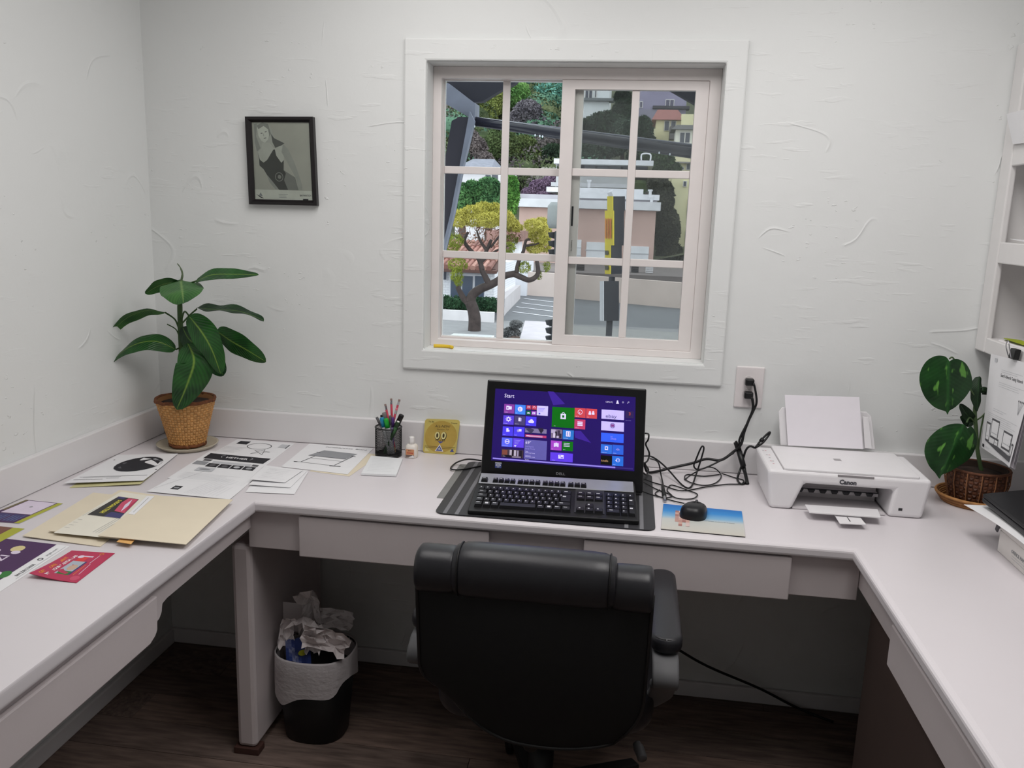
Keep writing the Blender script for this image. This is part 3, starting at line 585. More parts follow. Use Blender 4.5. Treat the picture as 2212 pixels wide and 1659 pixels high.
# ------------------------------------------------------------------ keyboard
def keyboard():
    o0 = V3(-.1, -.566, .7742); ex = nrm(V3(.317, -.546, .775)-V3(-.099, -.566, .775)); 
    bkp = V3(-.113, -.352, .808); ey = nrm(bkp-o0-ex*np.dot(bkp-o0, ex)); ez = np.cross(ex, ey)
    T_ = Matrix(((ex[0], ey[0], ez[0], o0[0]), (ex[1], ey[1], ez[1], o0[1]), (ex[2], ey[2], ez[2], o0[2]), (0, 0, 0, 1)))
    Wd, Dp = .428, .212
    r = thing('keyboard', 'black wired keyboard with a silver top strip in front of the monitor', 'keyboard', tuple(o0))
    KB = mat((22, 22, 24), rough=.45)
    mb = MB(T_); mb.hexa([(-.004, 0, 0), (Wd+.004, 0, 0), (Wd, Dp, -.004), (0, Dp, -.004), (-.004, 0, .012), (Wd+.004, 0, .012), (Wd, Dp, .012), (0, Dp, .012)]); mb.build('base', KB, r, bevel=.003)
    for x in (.03, Wd-.06): mb = MB(T_); mb.box(x, x+.03, Dp-.03, Dp-.02, -.024, -.003); mb.build('foot', KB, r)
    mb = MB(T_); mb.box(.004, Wd-.004, .150, Dp-.001, .0122, .0152); mb.build('silver_strip', mat((168, 170, 176), rough=.35, metal=.3), r, bevel=.0015)
    mb = MB(T_); mb.box(.268, .345, .022, .150, .0122, .0135); mb.build('navigation_plate', mat((50, 50, 54), rough=.5), r)
    KM = mat((30, 30, 33), rough=.4); LG = mat((205, 205, 210), rough=.5)
    u = .0186; v = .0215; y0 = .020
    cache = {}
    def key(x, y, w_=1, h_=1, legend=None, zb=.0125, hh=.0075, uu=u, vv=v):
        k = (w_, h_, hh, uu)
        ww, dd = w_*uu-.0012, h_*vv-.0014; ins = .0022
        mb = MB(T_); mb.hexa([(x, y, zb), (x+ww, y, zb), (x+ww, y+dd, zb), (x, y+dd, zb), (x+ins, y+ins, zb+hh), (x+ww-ins, y+ins, zb+hh), (x+ww-ins, y+dd-ins*.7, zb+hh), (x+ins, y+dd-ins*.7, zb+hh)])
        ob = mb.build('key', KM, r)
        if legend is not None:
            for (fx, fy, fw, fh) in ([(.3, .55, .2, .22)] if legend == 1 else [(.22, .62, .45, .14)] if legend == 2 else [(.3, .4, .4, .4)]):
                mb = MB(T_); mb.box(x+ww*fx, x+ww*fx+min(ww*fw, .009), y+dd*fy, y+dd*fy+dd*fh, zb+hh, zb+hh+.0001); mb.build('legend', LG, ob)
    for row, (keys) in enumerate(([1.25, 1.25, 1.25, 5.6, 1.25, 1.25, 1.25, 1.4], [1.25, 1]+[1]*10+[2.25], [1.75]+[1]*11+[1.75], [1.5]+[1]*12+[1], [1]*13+[1.5])):
        x = .010; tot = sum(keys); sc = 13.4/tot
        for i, kw in enumerate(keys):
            leg = None if (row == 0 and i == 3) else (3 if row == 0 and i in (1, 5) else 2 if kw > 1.1 else 1)
            if row == 2 and i == 12: key(x, y0+row*v, kw*sc, 2, 2)
            elif row == 3 and i == 13: pass
            else: key(x, y0+row*v, kw*sc, 1, leg)
            x += kw*sc*u
    key(.010, y0+5*v+.028, 1.05, .9, 2, .0155)
    for gx in (.042, .110, .178): 
        for i in range(4): key(gx+i*.0158, y0+5*v+.028-(.0), .85, .9, 2, .0155)
    for i in range(3): key(.247+i*.0172, y0+5*v+.028, .9, .9, 2, .0155)
    for row in (3, 4):
        for i in range(3): key(.272+i*.0235, y0+row*v, 1.24, 1, 2)
    key(.2955, y0+v*1.05, 1.24, 1, 1); 
    for i in range(3): key(.272+i*.0235, y0+.002, 1.24, 1, 1)
    for row in range(5):
        for i in range(4):
            if row == 0 and i == 1: continue
            if i == 3 and row in (1, 3): continue
            if row == 0 and i == 0: key(.349, y0, 1.96, 1, 2); continue
            if i == 3 and row in (0, 2): key(.349+3*.0189, y0+row*v, .98, 2, 2); continue
            key(.349+i*.0189, y0+row*v, .98, 1, 1)
keyboard()

# ------------------------------------------------------------------ mouse pad and mouse
def mousepad():
    m = bpy.data.materials.new('printed_mouse_pad'); m.use_nodes = True; nt = m.node_tree; L = nt.links; b = nt.nodes['Principled BSDF']; b.inputs['Roughness'].default_value = .6
    tc = nt.nodes.new('ShaderNodeTexCoord'); sp_ = nt.nodes.new('ShaderNodeSeparateXYZ'); L.new(tc.outputs['Object'], sp_.inputs[0])
    mr = nt.nodes.new('ShaderNodeMapRange'); mr.inputs[1].default_value = -.095; mr.inputs[2].default_value = .095; L.new(sp_.outputs['Y'], mr.inputs[0])
    rp = nt.nodes.new('ShaderNodeValToRGB'); e = rp.color_ramp.elements; e[0].position = .0; e[0].color = (*lin((200, 196, 186)), 1); e[1].position = 1; e[1].color = (*lin((28, 110, 190)), 1)
    for p_, c_ in ((.42, (196, 200, 196)), (.55, (130, 180, 214)), (.75, (52, 140, 210))): x = e.new(p_); x.color = (*lin(c_), 1)
    L.new(mr.outputs[0], rp.inputs[0]); L.new(rp.outputs[0], b.inputs['Base Color'])
    c = [V3(.386, -.554, .7705), V3(.590, -.562, .7705), V3(.604, -.376, .7705), V3(.398, -.364, .7705)]
    r = thing('mouse_pad', 'rectangular mouse pad with a blue and sandy beach print under the mouse', 'mouse pad', tuple(sum(c)/4))
    MB().prism(c, (0, 0, .002)).build('rubber_base', BLACKM, r)
    p = Panel(*[q+V3(0, 0, .002) for q in c]); mb = p.sheet('printed_face', m, r, th=.001)
    SK = [mat(x, rough=.6) for x in ((190, 150, 140), (206, 168, 156), (170, 120, 112), (214, 190, 184))]
    rg = random.Random(2)
    for i in range(4):
        for j in range(8):
            if j < 2 and i in (0, 2): continue
            p.rect(.16+i*.045, .16+j*.075, .16+(i+1)*.045, .16+(j+1)*.075, SK[rg.randrange(4)])
    p.done(mb, 'figure_print')
    p = Panel(*[q+V3(0, 0, .002) for q in c]); p.th = .001; p.text('www.island.com', .52, .44, .005, mat((70, 90, 110), rough=.7), width=.075); p.done(mb, 'lettering')
    g = thing('mouse', 'black contoured computer mouse lying on the mouse pad', 'mouse', (.476, -.43, .7737))
    mm = mat((20, 21, 25), rough=.38)
    def body(uu, vv):
        a = uu*2*math.pi; t_ = vv
        prof = math.sin(math.pi*t_*.5)**.8
        rad = max(0, math.cos(t_*math.pi/2))**.5
        ca_, sa_ = math.cos(a), math.sin(a); ca_ = math.copysign(abs(ca_)**.75, ca_); sa_ = math.copysign(abs(sa_)**.75, sa_)
        x = .033*rad*ca_*(1-.16*sa_); yv = .055*rad*sa_; z = .030*prof*(1-.30*sa_*rad)
        ca, sa = math.cos(-.25), math.sin(-.25)
        return (.476+x*ca-yv*sa, -.428+x*sa+yv*ca, .7738+z)
    MB().grid(body, 28, 10).build('shell', mm, g, True)
    for s in (-1, 1):
        ca, sa = math.cos(-.25), math.sin(-.25)
        def bt(uu, vv):
            x = s*(.003+.019*uu); yv = .012+.034*vv; z = .0270-.014*max(0, vv-.1)**1.4-.007*uu**2+.001
            return (.476+x*ca-yv*sa, -.428+x*sa+yv*ca, .7738+z)
        MB().slab(lambda a_, b_, h: tuple(np.array(bt(a_, b_))+V3(0, 0, h)), 4, 6, .0015).build('button', mm, g, True)
    mb = MB(Matrix.Translation((.482, -.400, .7955)) @ Matrix.Rotation(-.25, 4, 'Z') @ Matrix.Rotation(math.pi/2, 4, 'Y')); mb.lathe([(.008, -.003), (.0085, 0), (.008, .003)], 16); mb.build('scroll_wheel', mat((60, 60, 64), rough=.5), g)
    for k in range(2): mb = MB(Matrix.Translation((.452, -.412+.004-k*.012,   .7925)) @ Matrix.Rotation(-.25, 4, 'Z')); mb.box(-.002, .002, -.004, .004, -.001, .001); mb.build('side_light', LGREY, g)
    MB().tube(smoothpath([D_(60, 968), D_(120, 990), D_(190, 1008), D_(280, 1035), (.474, -.37, .778), (.486, -.385, .782)]), .0018, 7).build('cable', BLACK, g, True)
mousepad()
# ------------------------------------------------------------------ papers on the left worktop
def pq(pts, z): return [PZ(u, v, z) for u, v in pts]
def paper(name, label, cat, pts, z, m, draw=None, curl=None, th=.0003, group=None, nu=14, nv=14):
    p = Panel(*pq(pts, z), curl=curl); o = tag(p.sheet(name, m, None, th=th, nu=nu, nv=nv), label, cat, group)
    if draw: draw(p); p.done(o)
    return o
def Wq(*xy): return [(x, y) for x, y in xy]
def wpaper(name, label, cat, c, z, m, draw=None, curl=None, th=.0003, group=None):
    p = Panel(*[(PZ(x, y, z) if x > 3 else V3(x, y, z)) for x, y in c], curl=curl); o = tag(p.sheet(name, m, None, th=th), label, cat, group)
    if draw: draw(p); p.done(o)
    return o
YG = mat((176, 178, 60), rough=.6); PURP = mat((70, 30, 84), rough=.5); GRN = mat((44, 120, 50), rough=.5); RED = mat((186, 44, 84), rough=.45); ORG = mat((226, 138, 48), rough=.5); PINK = mat((206, 78, 110), rough=.5); YEL = mat((222, 214, 60), rough=.5); LIL = mat((226, 214, 232), rough=.6); NAVY = mat((60, 58, 110), rough=.5); TEAL = mat((70, 110, 104), rough=.5)
# pair of sheets with the round print, on a manila folder
wpaper('manila_folder', 'manila folder with yellow edge under the sheet with the round black print', 'folder', [(-1.19, -.597), (-1.022, -.535), (-1.06, -.37), (-1.22, -.42)], .7703, mat((206, 200, 150), rough=.7), curl=lambda u, v: .004*(1-v)**2*u)
def d_globe(p):
    p.disc(.60, .62, .33, .27, INK); p.poly([(.52, .86), (.70, .80), (.93, .70), (.92, .55), (.72, .48), (.60, .50), (.50, .62)], WHITEP); p.poly([(.7, .8), (.9, .66), (.91, .69), (.72, .84)], GREYINK); p.ring(.60, .62, .335, .275, .006, GREYINK, 32); p.disc(.42, .52, .06, .05, DGREY, 8); p.disc(.36, .66, .03, .03, DGREY, 8)
    p.rect(.06, .19, .95, .20, DGREY); p.rect(.12, .165, .62, .171, GREYINK); p.rect(.05, .095, .42, .105, DGREY); p.rect(.45, .12, .62, .127, GREYINK)
    p.disc(.10, .80, .012, .012, INK, 6); p.disc(.97, .40, .015, .015, INK, 6)
wpaper('printed_sheet', 'white sheet with a large round black print beside the left splash board', 'paper', [(-1.215, -.585), (-1.025, -.515), (-1.075, -.245), (-1.24, -.30)], .7748, WHITEP, d_globe, curl=lambda u, v: .003*(1-v)**3)
def d_circ(p):
    p.rect(.10, .80, .28, .93, INK); p.ring(.52, .77, .20, .13, .016, DGREY, 24); p.line([(.55, .46), (.68, .66), (.74, .45), (.54, .60), (.80, .58), (.55, .46)], .0018, DGREY)
    for i in range(7): p.rect(.02, .66-.05*i, .36-.02*i, .665-.05*i, LGREY)
    p.rect(.0, .28, .36, .30, mat((150, 190, 200), rough=.8)); p.text('4000 sq', .46, .34, .008, DGREY, width=.035); p.text('nook', .70, .34, .007, DGREY, width=.018); p.rect(.82, .78, .97, .92, LGREY); p.rect(.95, .76, .97, .92, DGREY); p.lines(.46, .72, .22, .16, 2, GREYINK)
wpaper('printed_sheet', 'white sheet with a hand-drawn circle and star near the back splash board', 'paper', [(-.985, -.30), (-.772, -.305), (-.785, -.035), (-.985, -.028)], .7703, WHITEP, d_circ)
def d_lines(p):
    p.rect(.20, .13, .30, .24, INK); p.rect(.22, .16, .28, .2, GREYINK)
    for k in range(6): p.line([(.42+.04*k, .05), (.60+.05*k, .62-.02*k)], .0007, LGREY)
    for k in range(4): p.line([(.66+.05*k, .05), (.72+.05*k, .34)], .0006, LGREY)
    p.line([(.02, .1), (.3, .8)], .0007, GREYINK)
wpaper('printed_sheet', 'white text sheet at the front of the pile with a tiny black square print', 'paper', [(-.975, -.583), (-.735, -.592), (-.76, -.312), (-.98, -.304)], .7706, WHITEP, d_lines, curl=lambda u, v: .002*(1-v)**4)
def d_banner(p):
    p.poly([(.06, .72), (.96, .72), (.99, .92), (.06, .92)], INK); p.text('HETHER', .36, .80, .014, WHITEP, width=.075, bold=.02); p.line([(.30, .80), (.27, .85), (.31, .89)], .0016, LGREY); p.line([(.72, .80), (.75, .85), (.71, .89)], .0016, LGREY)
    p.rect(.10, .64, .22, .705, DGREY)
    for k in range(5): p.rect(.26+.13*k, .665, .37+.13*k, .705, WHITEP)
    p.rect(.26, .60, .82, .655, LGREY); p.rect(.84, .60, .93, .66, DGREY); p.rect(.03, .50, .22, .62, GREYINK)
    for k in range(4): p.rect(.24+.175*k, .46, .40+.175*k, .58, INK); p.disc(.32+.175*k, .52, .045, .035, [DGREY, DGREY, LGREY, GREYINK][k], 10)
    p.rect(.18, .30, .42, .42, LGREY); p.disc(.3, .36, .08, .03, GREYINK, 12)
    p.lines(.10, .9, .22, .05, 6, LGREY)
wpaper('flyer', 'white flyer with a black banner and a row of four small photos', 'paper', [(-.985, -.462), (-.755, -.474), (-.787, -.195), (-1.003, -.182)], .7711, WHITEP, d_banner)
def d_note(p): p.lines(.15, .9, .85, .2, 7, LGREY, seed=5); p.lines(.2, .4, .8, .3, 3, GREYINK, w=.0006)
wpaper('notepad_sheet', 'bottom sheet of the little note pile by the desk corner', 'paper', [(-.722, -.525), (-.590, -.512), (-.628, -.315), (-.772, -.305)], .7718, WHITEP, d_note)
wpaper('notepad_sheet', 'middle folded sheet of the little note pile by the desk corner', 'paper', [(-.735, -.478), (-.620, -.468), (-.632, -.310), (-.765, -.30)], .7734, WHITEP, d_note, curl=lambda u, v: .003*(1-v)**2*(1-u))
wpaper('notepad_sheet', 'top folded sheet of the little note pile, covered with faint handwriting', 'paper', [(-.745, -.45), (-.648, -.438), (-.643, -.318), (-.768, -.298)], .7762, WHITEP, d_note, curl=lambda u, v: .006*(1-v)**2*(1-u))
# sketch of a table and the folder below it
wpaper('manila_folder', 'manila folder under the sheet with the table drawing', 'folder', [(-.628, -.305), (-.500, -.325), (-.478, -.09), (-.60, -.075)], .7703, MANILA)
def d_table(p):
    p.poly([(.19, .52), (.33, .76), (.86, .72), (.77, .50)], GREYINK); p.poly([(.19, .52), (.77, .50), (.77, .485), (.19, .505)], DGREY)
    p.line([(.29, .50), (.19, .25)], .0034, DGREY); p.line([(.83, .62), (.70, .24)], .0034, DGREY); p.line([(.27, .42), (.77, .40)], .002, DGREY); p.line([(.08, .24), (.78, .22)], .0026, DGREY); p.line([(.09, .23), (.14, .235)], .006, INK); p.line([(.64, .205), (.80, .225)], .005, INK); p.line([(.25, .66), (.31, .66)], .004, INK); p.line([(.80, .63), (.87, .61)], .004, INK)
    p.text('Portable/white  Board', .30, .885, .0085, INK, width=.135, skew=.2)
wpaper('drawing_sheet', 'white sheet with a grey drawing of a folding table', 'paper', [(-.724, -.286), (-.510, -.310), (-.520, -.027), (-.738, -.024)], .7712, WHITEP, d_table)
wpaper('notepad', 'thin white writing pad with faint lines left of the keyboard', 'notepad', [(-.469, -.31), (-.367, -.298), (-.393, -.135), (-.496, -.13)], .7716, mat((232, 234, 236), rough=.8, noise=.01), lambda p: p.lines(.12, .88, .85, .15, 9, LGREY, seed=3), th=.006)
# manila folders on the left
wpaper('manila_folder', 'lowest manila folder sticking out beneath the sheet with the lips card', 'folder', [(-1.069, -.932), (-.868, -.945), (-.915, -.63), (-1.105, -.62)], .7705, MANILA, curl=lambda u, v: .003*(1-u)*(1-v), th=.0012)
wpaper('manila_folder', 'second manila folder just under the sheet with the lips card', 'folder', [(106, 1151), (288, 1172), (372, 1075), (258, 1059)], .7745, MANILA, curl=lambda u, v: .004*(1-v)**3, th=.0012)
def d_label(p): p.lines(.03, .12, .30, .12, 4, GREYINK, ragged=.1); p.line([(.55, .08), (.66, .42)], .001, GREYINK); p.line([(.60, .08), (.71, .42)], .001, GREYINK); p.line([(.65, .08), (.74, .36)], .001, GREYINK); p.line([(.02, .38), (.06, .62)], .0008, GREYINK)
wpaper('letter_sheet', 'cream letter sheet lying under the lips card', 'paper', [(116, 1151), (250, 1164), (345, 1075), (262, 1062)], .7798, mat((232, 228, 214), rough=.8, noise=.01), d_label)
def d_holly(p):
    K = mat((34, 30, 28), rough=.4); p.rect(.0, .0, 1, 1, K); p.text("HOLLYWOOD'S", .14, .62, .013, YEL, width=.095, bold=.03)
    p.poly([(.25, .02), (.98, .02), (.98, .48), (.72, .52), (.30, .40)], PINK); p.poly([(.30, .18), (.62, .14), (.95, .26), (.64, .30)], LIL); p.poly([(.3, .05), (.6, .0), (.98, .02), (.6, .14)], RED); p.poly([(0, .0), (.22, .0), (.24, .45), (0, .5)], NAVY); p.rect(.9, .62, 1, .95, NAVY)
wpaper('photo_card', 'dark glossy card with big pink lips and yellow lettering', 'card', [(259, 1120), (300, 1079), (256, 1073), (189, 1112)], .7806, WHITEP, d_holly, th=.0005)
def d_fold(p): p.rect(0, .28, .05, .80, LIL); p.text('Jerry Books', .02, .90, .006, GREYINK, width=.05)
wpaper('manila_folder', 'topmost cream manila folder at the edge of the left worktop', 'folder', [(212, 1161), (402, 1177), (503, 1080), (326, 1071)], .7822, MANILA, curl=lambda u, v: .003*(1-v)**3*(1-u), th=.0014)
wpaper('sticky_tab', 'white label strip on the edge of the topmost manila folder', 'label', [(277, 1110), (290, 1112), (334, 1072), (318, 1071)], .7842, WHITEP, lambda p: p.line([(.5, .1), (.45, .9)], .0012, GREYINK))
tag(MB().prism([PZ(u_, v_, .7795) for u_, v_ in ((252, 1171), (283, 1176), (292, 1166), (262, 1163))], (0, 0, .0012)).build('paper_strip', mat((232, 180, 110), rough=.7), None), 'orange paper tabs poking out below the topmost manila folder', 'paper')
# cards at the left edge
def d_mag(p):
    p.rect(0, 0, 1, 1, PURP); p.rect(.40, .16, .98, .90, LIL); p.rect(.0, .0, 1, .13, YG); p.rect(.06, .2, .36, .5, NAVY); p.rect(.06, .55, .36, .92, NAVY); p.lines(.08, .34, .88, .22, 9, mat((150, 170, 220), rough=.6)); p.rect(.5, .92, 1, 1, mat((120, 110, 80))); p.disc(.72, .52, .03, .04, GREYINK, 8)
wpaper('postcard', 'purple and yellow-green postcard farthest up on the left worktop', 'card', [(-1.135, -.858), (-1.126, -.712), (-1.233, -.708), (-1.247, -.862)], .7705, WHITEP, d_mag, th=.0005)
wpaper('postcard', 'brown and yellow-green postcard half cut off at the left picture edge', 'card', [(-1.095, -1.03), (-1.10, -.885), (-1.20, -.883), (-1.20, -1.03)], .7705, WHITEP, lambda p: (p.rect(0, 0, 1, .3, YG), p.rect(0, .3, 1, 1, mat((120, 76, 60), rough=.5))), th=.0005)
def d_purple(p):
    p.rect(0, .16, 1, 1, PURP); p.text('28', .66, .62, .034, LIL, width=.05, bold=.03); p.text('ZI', .64, .44, .022, LIL, width=.03, bold=.02); p.disc(.86, .48, .055, .07, mat((222, 206, 150), rough=.5), 14); p.disc(.80, .44, .03, .05, LIL, 10)
    p.text('844-ZIRCONIA', .46, .055, .0085, DGREY, width=.06, bold=.01); p.rect(.42, .03, .98, .034, GREYINK); p.ring(.74, .09, .022, .03, .01, DGREY, 14); p.text('argen.com', .80, .07, .008, GREYINK, width=.04); p.disc(.46, .2, .06, .06, GRN, 12); p.disc(.44, .27, .05, .04, LIL, 12)
wpaper('flyer', 'dark purple flyer with large white digits and a tooth at the left edge', 'flyer', [(-.915, -1.26), (-.935, -.955), (-1.145, -.945), (-1.135, -1.25)], .7704, WHITEP, d_purple, th=.0004)
def d_red(p):
    p.rect(0, 0, 1, 1, RED); p.text('GET MORE CLIENTS', .10, .83, .0088, ORG, width=.105, bold=.03); p.text('FOR YOUR DENTAL LAB', .10, .70, .0078, WHITEP, width=.112, bold=.03)
    p.rect(.18, .34, .64, .64, mat((176, 184, 196), rough=.5)); p.rect(.18, .34, .30, .6, GRN); p.disc(.42, .46, .10, .09, mat((200, 170, 150), rough=.6), 14); p.rect(.2, .32, .64, .36, NAVY); p.rect(.64, .42, .80, .60, mat((220, 60, 60), rough=.5)); p.rect(.80, .34, .84, .62, LIL); p.disc(.80, .60, .05, .07, LIL, 12)
    p.disc(.12, .14, .07, .09, PINK, 18); p.line([(.24, .16), (.58, .2)], .0012, LIL); p.line([(.2, .25), (.55, .27)], .0014, ORG); p.line([(.6, .24), (.88, .24)], .0014, LIL); p.ring(.93, .24, .035, .05, .012, ORG, 16)
wpaper('postcard', 'red postcard with orange and white slogan on the left worktop', 'card', [(-.802, -1.123), (-.816, -.971), (-.915, -.977), (-.908, -1.121)], .7705, RED, d_red, curl=lambda u, v: .010*(1-u)**2*v**2, th=.0005)

# ------------------------------------------------------------------ pencil cup with pens
CX, CY, CR = -.452, -.088, .041
cup = thing('pencil_cup', 'black wire mesh pencil cup beside the white glue bottle', 'pencil cup', (CX, CY, .77))
mb = MB(); n = 56; rows = 22
vs = [(CX+CR*math.cos(2*math.pi*(k+.5*(j % 2))/n), CY+CR*math.sin(2*math.pi*(k+.5*(j % 2))/n), .778+.084*j/rows) for j in range(rows+1) for k in range(n)]
ed = []
me = MB(); me.v = [tuple(v) for v in vs]
for j in range(rows):
    for k in range(n):
        me.f.append((j*n+k, j*n+(k+1) % n, (j+1)*n+(k+1) % n, (j+1)*n+k)); me.m.append(0)
wire = me.build('mesh_wall', BLACKM, cup); wf = wire.modifiers.new('wire', 'WIREFRAME'); wf.thickness = .0013; wf.use_even_offset = False
MB().lathe([(CR+.001, 0), (CR+.001, .009), (CR-.002, .009), (CR-.002, .003), (.001, .003)], 32, (CX, CY, .7703)).build('base_ring', BLACK, cup, True)
MB().tube([(CX+CR*math.cos(a), CY+CR*math.sin(a), .863) for a in [2*math.pi*k/32 for k in range(33)]], .0024, 8).build('rim', BLACK, cup, True)
def stick(name, label, cat, topuv, ytop, foot, r, m, tip=None, hexa=False, capm=None, caplen=0, endm=None, group='pens and pencils in the wire cup'):
    a = V3(CX+foot[0], CY+foot[1], .776+r); b_ = PY(*topuv, ytop)
    g = thing(name, label, cat, tuple(a), group); d = nrm(b_-a); L_ = np.linalg.norm(b_-a)
    k = 6 if hexa else 10
    if name == 'pencil':
        MB().tube([a, a+d*.018], [.0006, r], 6).build('point', mat((214, 178, 130)), g); MB().tube([a+d*.018, b_-d*.018], r, 6).build('shaft', m, g)
        fr = MB()
        for i in range(4): fr.tube([b_-d*(.018-.0028*i), b_-d*(.018-.0028*i-.002)], r*1.08, 8)
        MB().tube([b_-d*.018, b_-d*.006], [r*1.02]*2, 8).build('ferrule', CHROME, g)
        MB().tube([b_-d*.006, b_], r*.98, 8).build('eraser', mat((150, 130, 124) if endm is None else endm, rough=.8), g)
    else:
        q = b_-d*caplen
        MB().tube([a, q], r*.92, k).build('barrel', m, g, True)
        MB().tube([q, b_-d*.002, b_], [r, r, r*.8], k).build('cap', capm or m, g, True)
        if endm: MB().tube([b_, b_+d*.001], r*.7, k).build('end_plug', endm, g)
    return g
PKP = mat((214, 84, 104), rough=.5)
stick('pencil', 'tallest red pencil in the cup, left of centre', 'pencil', (845, 861), -.075, (.010, .018), .0037, PKP)
stick('pencil', 'short red pencil leaning left in the cup', 'pencil', (832, 873), -.085, (.022, .004), .0037, PKP)
stick('pencil', 'tall red pencil leaning right in the cup', 'pencil', (863, 863), -.075, (-.018, .016), .0037, PKP)
stick('pencil', 'red pencil with a pink eraser, shortest on the right of the cup', 'pencil', (857, 882), -.10, (-.004, -.014), .0037, PKP, endm=(226, 120, 140))
stick('pen', 'slim grey pen at the left rim of the cup', 'pen', (813.5, 901), -.085, (.020, -.004), .0045, mat((110, 110, 112)), capm=mat((96, 96, 98)), caplen=.03)
stick('marker', 'blue capped marker in the cup', 'marker', (824.5, 902), -.112, (.010, -.022), .0072, mat((170, 172, 174)), capm=mat((30, 130, 170), rough=.4), caplen=.03)
stick('marker', 'green capped marker in the cup', 'marker', (833.5, 904), -.118, (.020, -.020), .0075, mat((170, 172, 174)), capm=mat((30, 160, 50), rough=.4), caplen=.03)
stick('marker', 'thick grey marker behind the blue and green ones', 'marker', (830, 891), -.085, (.010, .006), .0075, mat((130, 130, 128)), capm=mat((120, 120, 118)), caplen=.03)
stick('marker', 'black marker cap behind the blue marker', 'marker', (825, 896), -.07, (.004, .018), .0065, mat((60, 60, 64)), capm=BLACK, caplen=.03)
stick('pen', 'purple pen in the middle of the cup', 'pen', (848.5, 902), -.108, (.016, -.012), .0055, mat((120, 100, 150)), capm=mat((84, 50, 120), rough=.4), caplen=.03)
stick('pen', 'dark grey pen between the green marker and the purple pen', 'pen', (843, 898), -.113, (.012, -.008), .0042, mat((80, 84, 84)), capm=mat((92, 96, 96)), caplen=.03)
stick('pen', 'pen with a white round end and green stripe at the right of the cup', 'pen', (860, 911), -.118, (-.006, -.020), .0065, mat((40, 80, 40)), capm=mat((34, 62, 34)), caplen=.018, endm=mat((230, 232, 228)))
stick('marker', 'thick black marker with a grooved cap at the right of the cup', 'marker', (868, 896), -.085, (-.012, .006), .0085, BLACK, capm=BLACK, caplen=.035)

# ------------------------------------------------------------------ glue bottle and promo disc sleeve
g = thing('glue_bottle', 'small white correction fluid bottle with an orange label', 'bottle', (-.377, -.088, .77))
bx, by = -.377, -.088
MB().lathe([(.0185, .0), (.0195, .003), (.0195, .034), (.016, .040), (.0095, .043)], 20, (bx, by, .7703), se=.7).build('body', mat((232, 226, 218), rough=.4), g, True)
MB().lathe([(.0092, .042), (.0088, .052), (.0085, .062), (.0075, .066), (.001, .0665)], 18, (bx, by, .7703)).build('cap', mat((236, 234, 232), rough=.35), g, True)
p = Panel((bx-.013, by-.0199, .774), (bx+.013, by-.0199, .774), (bx+.013, by-.0199, .800), (bx-.013, by-.0199, .800)); p.n = V3(0, -1, 0)
lb = p.sheet('label_sticker', mat((214, 150, 110), rough=.5), g, th=.0003); p.rect(0, 0, 1, .3, mat((120, 104, 100))); p.text('BIC', .3, .78, .0035, mat((60, 40, 40)), width=.010); p.rect(.1, .5, .9, .6, mat((180, 70, 60))); p.poly([(.3, .0), (.9, .3), (1, .15), (1, 0)], WHITEP); p.done(lb)
def sleeve():
    c = [(-.354, -.034, .7705), (-.247, -.032, .7705), (-.236, -.022, .884), (-.350, -.024, .881)]
    p = Panel(*c); r = thing('disc_sleeve', 'gold square promotional disc sleeve leaning on the splash board', 'disc sleeve', (-.30, -.03, .7705))
    pts = roundrect(0, 1, 0, 1, .09)
    mb = MB(); mb.prism([p.at(u, v, 0) for u, v in pts], p.n*.0016); sh = mb.build('card', mat((216, 198, 112), rough=.4, metal=.25, noise=.05), r); p.th = .0016
    GD = mat((204, 174, 88), rough=.3, metal=.4, noise=.12, nscale=18); DK = mat((66, 56, 34), rough=.6); BLU = mat((76, 84, 150), rough=.5)
    p.disc(.5, .49, .47, .46, GD, 40); p.text('ALL-NEW!', .30, .765, .0072, DK, width=.046, bold=.01, skew=.2); p.text('Version 7.0', .36, .685, .005, DK, width=.036, skew=.2); p.text('To Be', .1, .90, .0045, DK, width=.018, skew=.2); p.text('Yours', .74, .88, .0045, DK, width=.020, skew=.2)
    WG = mat((226, 216, 150), rough=.5)
    for x in (.40, .585): p.disc(x, .52, .085, .12, DK, 20); p.disc(x-.008, .53, .072, .105, WG, 20); p.disc(x-.008, .53, .03, .065, DK, 16)
    p.text('HOURS', .36, .37, .0045, DK, width=.03, bold=.02); p.poly([(.42, .36), (.5, .3), (.6, .36)], BLU)
    for z in (.20, .16): p.rect(.05, z, .95, z+.008, DK)
    p.poly([(.36, .07), (.62, .07), (.49, .28)], WHITEP); p.poly([(.39, .085), (.59, .085), (.49, .245)], BLU); p.poly([(.44, .12), (.54, .12), (.49, .19)], LGREY); p.poly([(.82, .08), (.94, .08), (.88, .17)], BLU); p.poly([(.05, .05), (.2, .05), (.07, .18)], WG)
    p.done(sh)
sleeve()

